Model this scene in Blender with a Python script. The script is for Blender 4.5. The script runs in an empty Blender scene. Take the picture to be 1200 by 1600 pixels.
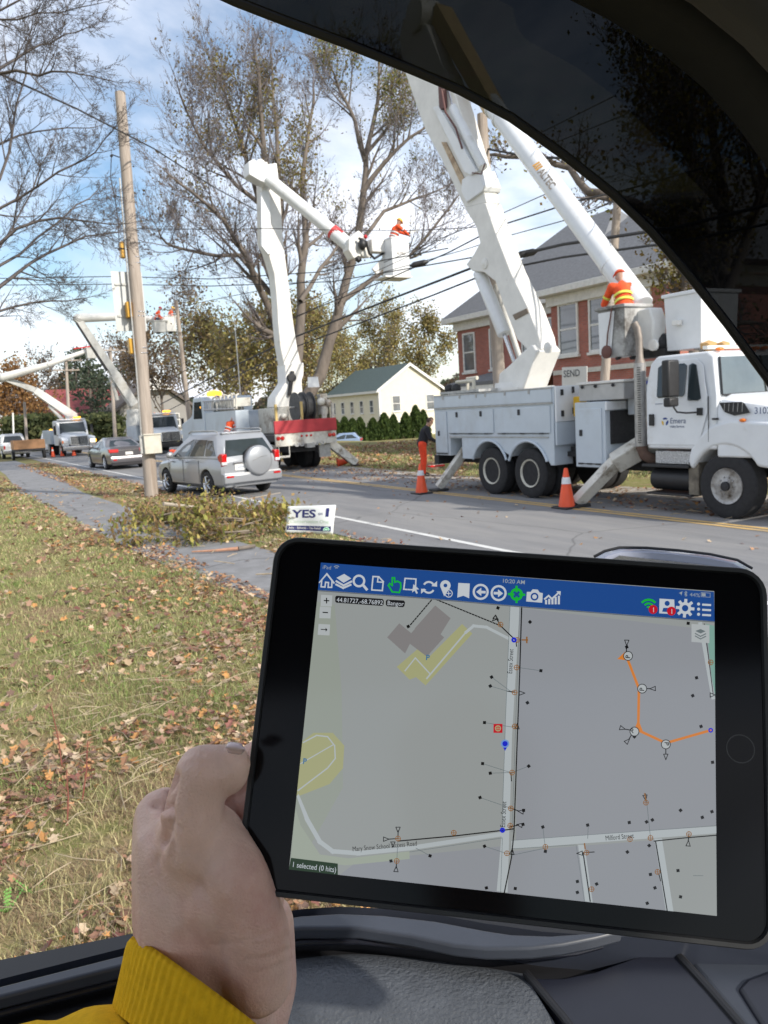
import bpy, bmesh, math, random
import numpy as np
from mathutils import Vector, Matrix, Euler
rad = math.radians
sc = bpy.context.scene
COL = sc.collection
# ---------------------------------------------------------------- camera
FPX, EYE, YAW, PITCH, ROLL = 1250.0, 2.1, 29.2, 7.4, -3.4
cd = bpy.data.cameras.new('camera'); cam = bpy.data.objects.new('camera', cd); COL.objects.link(cam)
CR = (Matrix.Rotation(-rad(YAW), 3, 'Z') @ Matrix.Rotation(rad(90-PITCH), 3, 'X') @ Matrix.Rotation(rad(ROLL), 3, 'Z'))
CL = Vector((0, 0, EYE))
cam.matrix_world = Matrix.Translation(CL) @ CR.to_4x4()
cd.sensor_fit = 'HORIZONTAL'; cd.sensor_width = 36; cd.lens = 36*FPX/1200
cd.clip_start = 0.02; cd.clip_end = 4000
cd.dof.use_dof = True; cd.dof.focus_distance = 0.47; cd.dof.aperture_fstop = 37.5/0.75
sc.camera = cam
sc.render.resolution_x = 768; sc.render.resolution_y = 1024
# ---------------------------------------------------------------- world, sun
SUN_EL, SUN = 31, Vector((0.36, -0.93, 0)).normalized()
w = bpy.data.worlds.new('World'); sc.world = w; w.use_nodes = True
nt = w.node_tree; nt.nodes.clear()
def N(nt, t, **k):
    n = nt.nodes.new(t)
    for a, v in k.items(): setattr(n, a, v)
    return n
sky = N(nt, 'ShaderNodeTexSky', sky_type='NISHITA', sun_disc=False, sun_elevation=rad(SUN_EL), sun_rotation=math.atan2(SUN.x, SUN.y), air_density=1.2, dust_density=0.6)
tc = N(nt, 'ShaderNodeTexCoord'); mp = N(nt, 'ShaderNodeMapping'); mp.inputs['Scale'].default_value = (1, 1, 1.9); mp.inputs['Location'].default_value = (0.35, 0.1, 0.18)
nz = N(nt, 'ShaderNodeTexNoise'); nz.inputs['Scale'].default_value = 2.3; nz.inputs['Detail'].default_value = 9; nz.inputs['Roughness'].default_value = 0.55; nz.inputs['Distortion'].default_value = 0.3
cr = N(nt, 'ShaderNodeValToRGB'); cr.color_ramp.elements[0].position = 0.37; cr.color_ramp.elements[1].position = 0.60
nz2 = N(nt, 'ShaderNodeTexNoise'); nz2.inputs['Scale'].default_value = 3.6; nz2.inputs['Detail'].default_value = 6
mr = N(nt, 'ShaderNodeMapRange'); mr.inputs['From Min'].default_value = 0.3; mr.inputs['From Max'].default_value = 0.7; mr.inputs['To Min'].default_value = 7.4; mr.inputs['To Max'].default_value = 11.5
cmb = N(nt, 'ShaderNodeMixRGB', blend_type='MULTIPLY'); cmb.inputs[0].default_value = 1; cmb.inputs[1].default_value = (0.915, 0.945, 1.03, 1)
skm = N(nt, 'ShaderNodeMixRGB', blend_type='MULTIPLY'); skm.inputs[0].default_value = 1; skm.inputs[2].default_value = (0.92, 1.02, 1.12, 1)
mix = N(nt, 'ShaderNodeMixRGB'); bg = N(nt, 'ShaderNodeBackground'); bg.inputs[1].default_value = 0.1; wo = N(nt, 'ShaderNodeOutputWorld')
L = nt.links.new
L(tc.outputs['Generated'], mp.inputs[0]); L(mp.outputs[0], nz.inputs[0]); L(mp.outputs[0], nz2.inputs[0]); L(nz.outputs[0], cr.inputs[0]); L(nz2.outputs[0], mr.inputs[0])
L(mr.outputs[0], cmb.inputs[2]); L(sky.outputs[0], skm.inputs[1]); L(cr.outputs[0], mix.inputs[0]); L(skm.outputs[0], mix.inputs[1]); L(cmb.outputs[0], mix.inputs[2]); L(mix.outputs[0], bg.inputs[0]); L(bg.outputs[0], wo.inputs[0])
sd = bpy.data.lights.new('sun', 'SUN'); sun = bpy.data.objects.new('sun', sd); COL.objects.link(sun)
sd.energy = 3.6; sd.angle = rad(1.2); sd.color = (1, 0.93, 0.82)
sun.rotation_euler = (-(SUN*math.cos(rad(SUN_EL)) + Vector((0, 0, math.sin(rad(SUN_EL)))))).to_track_quat('-Z', 'Y').to_euler()
sc.view_settings.view_transform = 'Standard'; sc.view_settings.look = 'None'; sc.view_settings.gamma = 1; sc.view_settings.exposure = 0.55
sc.render.engine = 'CYCLES'
# ---------------------------------------------------------------- where things stand, worked out from the surveyed camera
def ray(px, py): return CR @ Vector(((px-600)/FPX, -(py-800)/FPX, -1))
def G(px, py, z=0.0):
    d = ray(px, py); return CL + d*((z-EYE)/d.z)
def AX(px, py, x): d = ray(px, py); return CL + d*(x/d.x)
def AY(px, py, y): d = ray(px, py); return CL + d*(y/d.y)
def AD(px, py, dist): return CL + ray(px, py)*dist
# ---------------------------------------------------------------- materials
MATS = {}
def mat(name, base, rough=0.6, metal=0.0, var=0.12, scale=6.0, bump=0.0, bscale=None, detail=6, spec=0.5, emit=None, es=1.0, coat=0, stretch=None, second=None, thr=(0.45, 0.6), sss=0, object_co=True):
    if name in MATS: return MATS[name]
    m = bpy.data.materials.new(name); m.use_nodes = True; t = m.node_tree; b = t.nodes['Principled BSDF']
    b.inputs['Roughness'].default_value = rough; b.inputs['Metallic'].default_value = metal; b.inputs['Specular IOR Level'].default_value = spec
    b.inputs['Coat Weight'].default_value = coat
    if sss: b.inputs['Subsurface Weight'].default_value = sss; b.inputs['Subsurface Radius'].default_value = (0.008, 0.004, 0.002); b.inputs['Subsurface Scale'].default_value = 1
    co = N(t, 'ShaderNodeTexCoord'); mpn = N(t, 'ShaderNodeMapping')
    t.links.new(co.outputs['Object'], mpn.inputs[0])
    if stretch: mpn.inputs['Scale'].default_value = stretch
    nn = N(t, 'ShaderNodeTexNoise'); nn.inputs['Scale'].default_value = scale; nn.inputs['Detail'].default_value = detail; nn.inputs['Roughness'].default_value = 0.6
    t.links.new(mpn.outputs[0], nn.inputs[0])
    mx = N(t, 'ShaderNodeMixRGB')
    lo = tuple(c*(1-var) for c in base); hi = tuple(min(1, c*(1+var)) for c in base)
    mx.inputs[1].default_value = (*lo, 1); mx.inputs[2].default_value = (*hi, 1)
    r = N(t, 'ShaderNodeMapRange'); r.inputs['From Min'].default_value = 0.3; r.inputs['From Max'].default_value = 0.7
    t.links.new(nn.outputs[0], r.inputs[0]); t.links.new(r.outputs[0], mx.inputs[0])
    out = mx.outputs[0]
    if second:
        n2 = N(t, 'ShaderNodeTexNoise'); n2.inputs['Scale'].default_value = scale*0.4; n2.inputs['Detail'].default_value = 8; n2.inputs['Roughness'].default_value = 0.7
        t.links.new(mpn.outputs[0], n2.inputs[0])
        r2 = N(t, 'ShaderNodeMapRange'); r2.inputs['From Min'].default_value = thr[0]; r2.inputs['From Max'].default_value = thr[1]
        t.links.new(n2.outputs[0], r2.inputs[0])
        m2 = N(t, 'ShaderNodeMixRGB'); t.links.new(r2.outputs[0], m2.inputs[0]); t.links.new(out, m2.inputs[1]); m2.inputs[2].default_value = (*second, 1); out = m2.outputs[0]
    t.links.new(out, b.inputs['Base Color'])
    if bump:
        nb = N(t, 'ShaderNodeTexNoise'); nb.inputs['Scale'].default_value = bscale or scale*4; nb.inputs['Detail'].default_value = 4
        t.links.new(mpn.outputs[0], nb.inputs[0])
        bp = N(t, 'ShaderNodeBump'); bp.inputs['Strength'].default_value = bump; bp.inputs['Distance'].default_value = 0.02
        t.links.new(nb.outputs[0], bp.inputs['Height']); t.links.new(bp.outputs[0], b.inputs['Normal'])
    if emit: b.inputs['Emission Color'].default_value = (*emit, 1); b.inputs['Emission Strength'].default_value = es
    MATS[name] = m; return m
def cracked(m, scale, width, amt):
    t = m.node_tree; b = t.nodes['Principled BSDF']; src = b.inputs['Base Color'].links[0].from_socket; co = N(t, 'ShaderNodeTexCoord'); nn = N(t, 'ShaderNodeTexNoise'); nn.inputs['Scale'].default_value = scale*2; nn.inputs['Detail'].default_value = 6
    ad = N(t, 'ShaderNodeMixRGB'); ad.inputs[0].default_value = 0.35; t.links.new(co.outputs['Object'], nn.inputs[0]); t.links.new(co.outputs['Object'], ad.inputs[1]); t.links.new(nn.outputs['Color'], ad.inputs[2])
    v = N(t, 'ShaderNodeTexVoronoi', feature='DISTANCE_TO_EDGE'); v.inputs['Scale'].default_value = scale; t.links.new(ad.outputs[0], v.inputs[0]); r = N(t, 'ShaderNodeMapRange'); r.inputs['From Min'].default_value = 0; r.inputs['From Max'].default_value = width; r.inputs['To Min'].default_value = amt; r.inputs['To Max'].default_value = 0
    t.links.new(v.outputs[0], r.inputs[0]); mx = N(t, 'ShaderNodeMixRGB'); t.links.new(r.outputs[0], mx.inputs[0]); t.links.new(src, mx.inputs[1]); mx.inputs[2].default_value = (0.05, 0.05, 0.05, 1)
    sp = N(t, 'ShaderNodeTexNoise'); sp.inputs['Scale'].default_value = 260; sp.inputs['Detail'].default_value = 2; t.links.new(co.outputs['Object'], sp.inputs[0]); ov = N(t, 'ShaderNodeMixRGB', blend_type='OVERLAY'); ov.inputs[0].default_value = 0.35; t.links.new(mx.outputs[0], ov.inputs[1]); t.links.new(sp.outputs[0], ov.inputs[2]); t.links.new(ov.outputs[0], b.inputs['Base Color'])
def vcol_mat(name, rough=0.8, trans=0.3, spec=0.2):
    if name in MATS: return MATS[name]
    m = bpy.data.materials.new(name); m.use_nodes = True; t = m.node_tree; b = t.nodes['Principled BSDF']
    b.inputs['Roughness'].default_value = rough; b.inputs['Specular IOR Level'].default_value = spec
    a = N(t, 'ShaderNodeVertexColor', layer_name='col'); t.links.new(a.outputs[0], b.inputs['Base Color'])
    if trans:
        tr = N(t, 'ShaderNodeBsdfTranslucent'); t.links.new(a.outputs[0], tr.inputs[0])
        ms = N(t, 'ShaderNodeMixShader'); ms.inputs[0].default_value = trans
        t.links.new(b.outputs[0], ms.inputs[1]); t.links.new(tr.outputs[0], ms.inputs[2]); t.links.new(ms.outputs[0], t.nodes['Material Output'].inputs[0])
    MATS[name] = m; return m
def glass_dark(name, base=(0.02, 0.025, 0.03), rough=0.05): return mat(name, base, rough, 0, 0.1, 3, spec=0.55)
# ---------------------------------------------------------------- mesh tools
def nb(): return bmesh.new()
def quadf(bm, vs):
    try: return bm.faces.new(vs)
    except ValueError: return None
def box(bm, x0, x1, y0, y1, z0, z1, M=None):
    v = [Vector((x, y, z)) for z in (z0, z1) for y in (y0, y1) for x in (x0, x1)]
    if M: v = [M @ p for p in v]
    v = [bm.verts.new(p) for p in v]
    for f in ((0, 2, 3, 1), (4, 5, 7, 6), (0, 1, 5, 4), (2, 6, 7, 3), (0, 4, 6, 2), (1, 3, 7, 5)): bm.faces.new([v[i] for i in f])
    return bm
def loft(bm, rings, caps=True, closed=True):
    R_ = [[bm.verts.new(p) for p in r] for r in rings]
    n = len(R_[0])
    for a, b in zip(R_[:-1], R_[1:]):
        for i in range(n if closed else n-1):
            j = (i+1) % n; quadf(bm, (a[i], a[j], b[j], b[i]))
    if caps and closed: quadf(bm, R_[0][::-1]); quadf(bm, R_[-1])
    return R_
def frame(d):
    d = d.normalized(); u = d.cross(Vector((0, 0, 1)))
    if u.length < 1e-3: u = d.cross(Vector((0, 1, 0)))
    u.normalize(); return u, d.cross(u).normalized()
def tube(bm, pts, r, n=10, caps=True, sx=1.0):
    pts = [Vector(p) for p in pts]
    rs = r if isinstance(r, (list, tuple)) else [r]*len(pts)
    rings = []
    u0 = None
    for i, p in enumerate(pts):
        d = (pts[min(i+1, len(pts)-1)] - pts[max(i-1, 0)])
        u, v = frame(d)
        if u0 is not None and u.dot(u0) < 0: u, v = -u, -v
        u0 = u
        rings.append([p + (u*math.cos(2*math.pi*k/n)*sx + v*math.sin(2*math.pi*k/n))*rs[i] for k in range(n)])
    loft(bm, rings, caps); return bm
def disc_stack(bm, c, axis, prof, n=24):
    """lathe round an axis through c: prof = [(offset along axis, radius)]"""
    axis = Vector(axis).normalized(); u, v = frame(axis); c = Vector(c)
    loft(bm, [[c+axis*o+(u*math.cos(2*math.pi*k/n)+v*math.sin(2*math.pi*k/n))*max(r, 1e-4) for k in range(n)] for o, r in prof]); return bm
def prism(bm, prof, axis, a0, a1, taper=None):
    """prof: 2-D outline in the two other axes (in xyz order); extruded from a0 to a1"""
    def P(q, a):
        if axis == 'x': return Vector((a, q[0], q[1]))
        if axis == 'y': return Vector((q[0], a, q[1]))
        return Vector((q[0], q[1], a))
    A = [bm.verts.new(P(q, a0)) for q in prof]
    B = [bm.verts.new(P(q, a1)) for q in (taper or prof)]
    n = len(A)
    for i in range(n): quadf(bm, (A[i], A[(i+1) % n], B[(i+1) % n], B[i]))
    quadf(bm, A[::-1]); quadf(bm, B); return bm
def slab(bm, top, thick):
    """solid from an outline given as 3-D points, thickened by the vector thick"""
    A = [bm.verts.new(Vector(p)) for p in top]; B = [bm.verts.new(Vector(p)+Vector(thick)) for p in top]
    n = len(A)
    for i in range(n): quadf(bm, (A[i], A[(i+1) % n], B[(i+1) % n], B[i]))
    quadf(bm, A[::-1]); quadf(bm, B); return bm
def icos(bm, c, r, sub=2, sc3=(1, 1, 1), M=None):
    g = bmesh.ops.create_icosphere(bm, subdivisions=sub, radius=1.0)
    for v in g['verts']:
        v.co = Vector((v.co.x*r*sc3[0], v.co.y*r*sc3[1], v.co.z*r*sc3[2]))
        if M: v.co = M @ v.co
        v.co += Vector(c)
    return bm
ROOTS = {}
def wm(o):
    return Matrix.Translation(o.location) @ o.rotation_euler.to_matrix().to_4x4() if o.parent is None else wm(o.parent) @ Matrix.Translation(o.location)
def obj(name, bm, m, parent=None, world=True, bevel=0, smooth=True, seg=2, angle=35, solid=0, sub=0):
    me = bpy.data.meshes.new(name)
    if isinstance(bm, bpy.types.Mesh): me = bm; me.name = name
    else:
        bmesh.ops.recalc_face_normals(bm, faces=bm.faces[:])
        bm.to_mesh(me); bm.free()
    for mm in (m if isinstance(m, (list, tuple)) else [m]): me.materials.append(mm)
    o = bpy.data.objects.new(name, me); COL.objects.link(o)
    if parent is not None:
        o.parent = parent
        if world: me.transform(wm(parent).inverted())
    elif world and len(me.vertices):
        a = np.empty(len(me.vertices)*3, np.float32); me.vertices.foreach_get('co', a); a = a.reshape(-1, 3)
        c = Vector(((a[:, 0].min()+a[:, 0].max())/2, (a[:, 1].min()+a[:, 1].max())/2, a[:, 2].min())); c = Vector([float(q) for q in c])
        me.transform(Matrix.Translation(-c)); o.location = c
    if smooth:
        me.shade_smooth()
        if angle < 179:
            try: me.set_sharp_from_angle(angle=rad(angle))
            except Exception: pass
    if solid: s = o.modifiers.new('solid', 'SOLIDIFY'); s.thickness = solid
    if bevel:
        b = o.modifiers.new('bevel', 'BEVEL'); b.width = bevel; b.segments = seg; b.limit_method = 'ANGLE'; b.angle_limit = rad(40); b.harden_normals = False
    if sub: s = o.modifiers.new('sub', 'SUBSURF'); s.levels = sub; s.render_levels = sub
    return o
def tag(o, label, cat, group=None, kind=None):
    if label: o['label'] = label
    if cat: o['category'] = cat
    if group: o['group'] = group
    if kind: o['kind'] = kind
    return o
def thing(name, label, cat, loc=(0, 0, 0), rz=0, group=None):
    o = bpy.data.objects.new(name, None); COL.objects.link(o); o.location = loc; o.rotation_euler = (0, 0, rz); o.empty_display_size = 0.2
    return tag(o, label, cat, group)
def dup(root, loc, rz, label, group=None):
    r = root.copy(); COL.objects.link(r); r.location = loc; r.rotation_euler = (0, 0, rz); r['label'] = label
    if group: r['group'] = group
    for ch in [c for c in root.children]:
        c = ch.copy(); COL.objects.link(c); c.parent = r
        for g in [q for q in ch.children]:
            d = g.copy(); COL.objects.link(d); d.parent = c
    return r
def fast_mesh(name, V, F, cols=None):
    """V (n,3), F (m,k) arrays; cols (m,3) per-face colour"""
    V = np.asarray(V, np.float32); F = np.asarray(F, np.int32); k = F.shape[1]; me = bpy.data.meshes.new(name)
    me.vertices.add(len(V)); me.vertices.foreach_set('co', V.ravel())
    me.loops.add(F.size); me.loops.foreach_set('vertex_index', F.ravel())
    me.polygons.add(len(F)); me.polygons.foreach_set('loop_start', np.arange(0, F.size, k, dtype=np.int32)); me.polygons.foreach_set('loop_total', np.full(len(F), k, np.int32))
    me.update(calc_edges=True)
    if cols is not None:
        ca = me.color_attributes.new('col', 'FLOAT_COLOR', 'CORNER')
        c = np.ones((len(F), k, 4), np.float32); c[:, :, :3] = np.asarray(cols)[:, None, :]; ca.data.foreach_set('color', c.ravel())
    return me
def evaluated(o, name):
    dg = bpy.context.evaluated_depsgraph_get(); dg.update(); me = bpy.data.meshes.new_from_object(o.evaluated_get(dg)); me.name = name; return me
def round_cone(bm, a, b, ra, rb, sub=2):
    t = bmesh.new(); icos(t, a, ra, sub); icos(t, b, rb, sub)
    r = bmesh.ops.convex_hull(t, input=t.verts[:])
    kill = [g for g in r['geom_interior'] if isinstance(g, bmesh.types.BMVert)]
    bmesh.ops.delete(t, geom=list(set(kill)), context='VERTS')
    me = bpy.data.meshes.new('tmp'); t.to_mesh(me); t.free(); bm.from_mesh(me); bpy.data.meshes.remove(me)
def blob_mesh(name, cones, voxel, smooth_it=4, fac=0.6):
    bm = bmesh.new()
    for (a, b, ra, rb) in cones: round_cone(bm, Vector(a), Vector(b), ra, rb)
    me = bpy.data.meshes.new('tmp'); bm.to_mesh(me); bm.free()
    o = bpy.data.objects.new('tmp', me); COL.objects.link(o)
    r = o.modifiers.new('r', 'REMESH'); r.mode = 'VOXEL'; r.voxel_size = voxel; r.use_smooth_shade = True
    s = o.modifiers.new('s', 'SMOOTH'); s.iterations = smooth_it; s.factor = fac
    out = evaluated(o, name); bpy.data.objects.remove(o); bpy.data.meshes.remove(me); return out
def boolean_cut(me, cutters):
    o = bpy.data.objects.new('tmp', me); COL.objects.link(o); kill = []
    for c in cutters:
        cm = bpy.data.meshes.new('cut'); bmesh.ops.recalc_face_normals(c, faces=c.faces[:]); c.to_mesh(cm); c.free(); co = bpy.data.objects.new('cut', cm); COL.objects.link(co); kill.append(co)
        md = o.modifiers.new('b', 'BOOLEAN'); md.object = co; md.operation = 'DIFFERENCE'; md.solver = 'EXACT'
    out = evaluated(o, 'cut')
    for k in [o]+kill: bpy.data.objects.remove(k)
    return out
def text_mesh(body, size, M, bold=0.0, extrude=0.0, align='LEFT', space=1.0, shear=0.0, width=None):
    """flat lettering as a mesh; M places the text plane (x right, y up)"""
    cu = bpy.data.curves.new('t', 'FONT'); cu.body = body; cu.size = size; cu.offset = bold; cu.extrude = extrude; cu.align_x = align; cu.space_character = space; cu.shear = shear; cu.resolution_u = 3
    o = bpy.data.objects.new('t', cu); COL.objects.link(o); me = evaluated(o, 't'); bpy.data.objects.remove(o)
    if width:
        xs = [v.co.x for v in me.vertices]; s = width/(max(xs)-min(xs)); me.transform(Matrix.Diagonal((s, 1, 1, 1)))
    me.transform(M); me.materials.clear(); return me
def join_meshes(ms):
    bm = bmesh.new()
    for m in ms: bm.from_mesh(m)
    return bm
def arc(cx, cy, r, a0, a1, n=12): return [(cx+r*math.cos(rad(a0+(a1-a0)*i/n)), cy+r*math.sin(rad(a0+(a1-a0)*i/n))) for i in range(n+1)]
rng = random.Random(5); npr = np.random.RandomState(7)
# shared materials
white_paint = mat('white truck paint', (0.72, 0.74, 0.76), 0.32, 0, 0.05, 2.5, second=(0.50, 0.48, 0.43), thr=(0.56, 0.76), coat=0.2)
dirty_white = mat('weathered white fibreglass', (0.72, 0.71, 0.68), 0.45, 0, 0.08, 3, second=(0.42, 0.36, 0.28), thr=(0.62, 0.78))
shaded_white = mat('utility body white with painted shade', (0.52, 0.58, 0.64), 0.35, 0, 0.06, 1.5, second=(0.40, 0.42, 0.43), thr=(0.52, 0.78), coat=0.15)  # blue-grey base paints shade onto white panels; second tone is grime
grey_metal = mat('galvanised grey metal', (0.38, 0.38, 0.37), 0.5, 0.3, 0.2, 8, bump=0.1)
dark_metal = mat('dark chassis metal', (0.025, 0.025, 0.027), 0.7, 0, 0.4, 10)
rubber = mat('tyre rubber', (0.022, 0.022, 0.024), 0.85, 0, 0.3, 14, bump=0.25, bscale=60)
rimmat = mat('cream steel wheel', (0.6, 0.58, 0.5), 0.45, 0.1, 0.15, 6, second=(0.3, 0.22, 0.14), thr=(0.6, 0.75))
chrome = mat('polished alloy', (0.62, 0.62, 0.63), 0.22, 0.9, 0.15, 10)
stack_metal = mat('dull exhaust shield', (0.4, 0.39, 0.38), 0.42, 0.6, 0.2, 12)
black_plastic = mat('black plastic', (0.018, 0.018, 0.02), 0.5, 0, 0.2, 9)
truck_glass = glass_dark('dark cab glass', (0.03, 0.04, 0.045), 0.04)
amber = mat('amber lens', (0.8, 0.2, 0.02), 0.3, 0, 0.1, 9)
amber_lit = mat('lit amber beacon', (0.9, 0.3, 0.02), 0.3, 0, 0.05, 9, emit=(1.0, 0.42, 0.03), es=2.2)
red_lens = mat('red lens', (0.5, 0.01, 0.01), 0.2, 0, 0.1, 9, coat=0.6)
lamp_white = mat('clear lamp lens', (0.7, 0.72, 0.75), 0.12, 0.2, 0.1, 9, coat=1)
orange_cloth = mat('orange work cloth', (0.85, 0.1, 0.025), 0.85, 0, 0.2, 18, bump=0.3)
skin = mat('skin', (0.42, 0.25, 0.18), 0.5, 0, 0.12, 16, sss=0.1)
yellow_plastic = mat('yellow hard hat', (0.8, 0.45, 0.01), 0.3, 0, 0.08, 6, coat=0.4)
# ================================================================ THE SETTING: ground, road, path
def hgt(x, y):
    t = min(1, max(0, (x-25)/10)); return -1.5*t*t*(3-2*t)
def zone_mat():
    m = bpy.data.materials.new('lawn soil and thatch'); m.use_nodes = True; t = m.node_tree; b = t.nodes['Principled BSDF']; b.inputs['Roughness'].default_value = 0.95; b.inputs['Specular IOR Level'].default_value = 0.1
    co = N(t, 'ShaderNodeTexCoord')
    def noise(s, d=8, r=0.65):
        n = N(t, 'ShaderNodeTexNoise'); n.inputs['Scale'].default_value = s; n.inputs['Detail'].default_value = d; n.inputs['Roughness'].default_value = r; t.links.new(co.outputs['Object'], n.inputs[0]); return n
    def ramp(n, st):
        c = N(t, 'ShaderNodeValToRGB'); e = c.color_ramp.elements
        e[0].position, e[0].color = st[0][0], (*st[0][1], 1); e[1].position, e[1].color = st[1][0], (*st[1][1], 1)
        for p, q in st[2:]: x = e.new(p); x.color = (*q, 1)
        t.links.new(n.outputs[0], c.inputs[0]); return c
    a = ramp(noise(9), [(0.3, (0.16, 0.15, 0.06)), (0.7, (0.32, 0.27, 0.15)), (0.5, (0.22, 0.22, 0.08))])
    c = ramp(noise(35), [(0.35, (0.14, 0.09, 0.05)), (0.65, (0.40, 0.30, 0.18))])
    k = noise(0.9, 10, 0.7); r = N(t, 'ShaderNodeMapRange'); r.inputs['From Min'].default_value = 0.48; r.inputs['From Max'].default_value = 0.6; t.links.new(k.outputs[0], r.inputs[0])
    mx = N(t, 'ShaderNodeMixRGB'); t.links.new(r.outputs[0], mx.inputs[0]); t.links.new(a.outputs[0], mx.inputs[1]); t.links.new(c.outputs[0], mx.inputs[2]); t.links.new(mx.outputs[0], b.inputs['Base Color'])
    bp = N(t, 'ShaderNodeBump'); bp.inputs['Strength'].default_value = 0.6; bp.inputs['Distance'].default_value = 0.03; t.links.new(noise(60, 4).outputs[0], bp.inputs['Height']); t.links.new(bp.outputs[0], b.inputs['Normal'])
    return m
xs = [-1500, -400, -100, -40, -20, -8, 0, 3, 6, 13, 20, 24, 27, 29, 31, 33, 35, 37, 39, 45, 60, 100, 300, 1500]; ys = [-1500, -400, -100, -30, 0, 10, 20, 30, 40, 60, 90, 130, 200, 400, 1000, 3000]
bm = nb(); gv = [[bm.verts.new((x, y, hgt(x, y))) for x in xs] for y in ys]
for j in range(len(ys)-1):
    for i in range(len(xs)-1): bm.faces.new((gv[j][i], gv[j][i+1], gv[j+1][i+1], gv[j+1][i]))
tag(obj('ground', bm, zone_mat()), 'grass verge and lawns with patches of fallen brown leaves', None, kind='structure')
def sheet(name, left, right, z, m, label, cells=1):
    bm = nb(); A = [bm.verts.new((x, y, z)) for x, y in left]; B = [bm.verts.new((x, y, z)) for x, y in right]
    for i in range(len(A)-1): bm.faces.new((A[i], B[i], B[i+1], A[i+1]))
    o = obj(name, bm, m, world=False); return tag(o, label, None, kind='structure')
asphalt = mat('weathered asphalt', (0.20, 0.20, 0.205), 0.85, 0, 0.12, 1.3, bump=0.35, bscale=90, second=(0.26, 0.255, 0.25), thr=(0.42, 0.62), spec=0.3, stretch=(2.2, 0.25, 1))
walkm = mat('grey asphalt path', (0.235, 0.235, 0.24), 0.9, 0, 0.14, 3, bump=0.4, bscale=120, second=(0.19, 0.19, 0.19), thr=(0.5, 0.65), spec=0.25)
yy = [-80, -20, 0, 10, 20, 30, 40, 50, 60, 80, 120, 200]
road_l = [(5.95+0.12*math.sin(y*1.7), y) for y in yy]; road_r = [(13.0 + (0 if y < 30 else min(4.5, (y-30)*0.15)), y) for y in yy]
sheet('road', road_l, road_r, 0.012, asphalt, 'grey asphalt road running past the utility trucks')
sheet('path', [(3.25, -30), (3.2, 4), (3.2, 8.2), (2.85, 10.4), (2.7, 14.5), (2.62, 20.4), (2.44, 29.3), (3.0, 42), (3.3, 60)], [(4.5, -30), (4.45, 4), (4.4, 8.2), (4.42, 11.2), (4.3, 14.5), (4.16, 20.6), (4.06, 26.7), (4.9, 42), (5.0, 60)], 0.008, walkm, 'narrow grey asphalt footpath between the lawn and the road')
cracked(asphalt, 0.3, 0.005, 0.5); cracked(walkm, 0.5, 0.010, 0.6)
linew = mat('worn white line paint', (0.62, 0.62, 0.6), 0.7, 0, 0.1, 5, second=(0.3, 0.3, 0.3), thr=(0.55, 0.7)); liney = mat('worn yellow line paint', (0.60, 0.40, 0.15), 0.75, 0, 0.1, 5, second=(0.34, 0.28, 0.19), thr=(0.50, 0.68))
sheet('white_edge_line', [(6.79, y) for y in (-60, 0, 60, 120)], [(6.91, y) for y in (-60, 0, 60, 120)], 0.017, linew, 'long white line along the near side of the road')
for k, x in enumerate((10.36, 10.54)):
    sheet('yellow_centre_line', [(x-0.06, y) for y in (-60, 0, 60, 120)], [(x+0.05, y) for y in (-60, 0, 60, 120)], 0.017, liney, ['nearer stripe of the double yellow centre line', 'farther stripe of the double yellow centre line'][k])
sheet('roadside_gravel', [(12.7, 2), (12.4, 8), (12.6, 14), (12.5, 20), (12.9, 27), (13.2, 32)], [(14.2, 2), (14.0, 8), (13.5, 14), (13.3, 20), (13.5, 27), (13.3, 32)], 0.016, mat('pale sandy gravel', (0.42, 0.39, 0.35), 0.95, 0, 0.3, 12, bump=0.8, bscale=50, second=(0.25, 0.2, 0.14), thr=(0.45, 0.6)), 'pale sandy gravel shoulder beyond the truck wheels')
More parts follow.
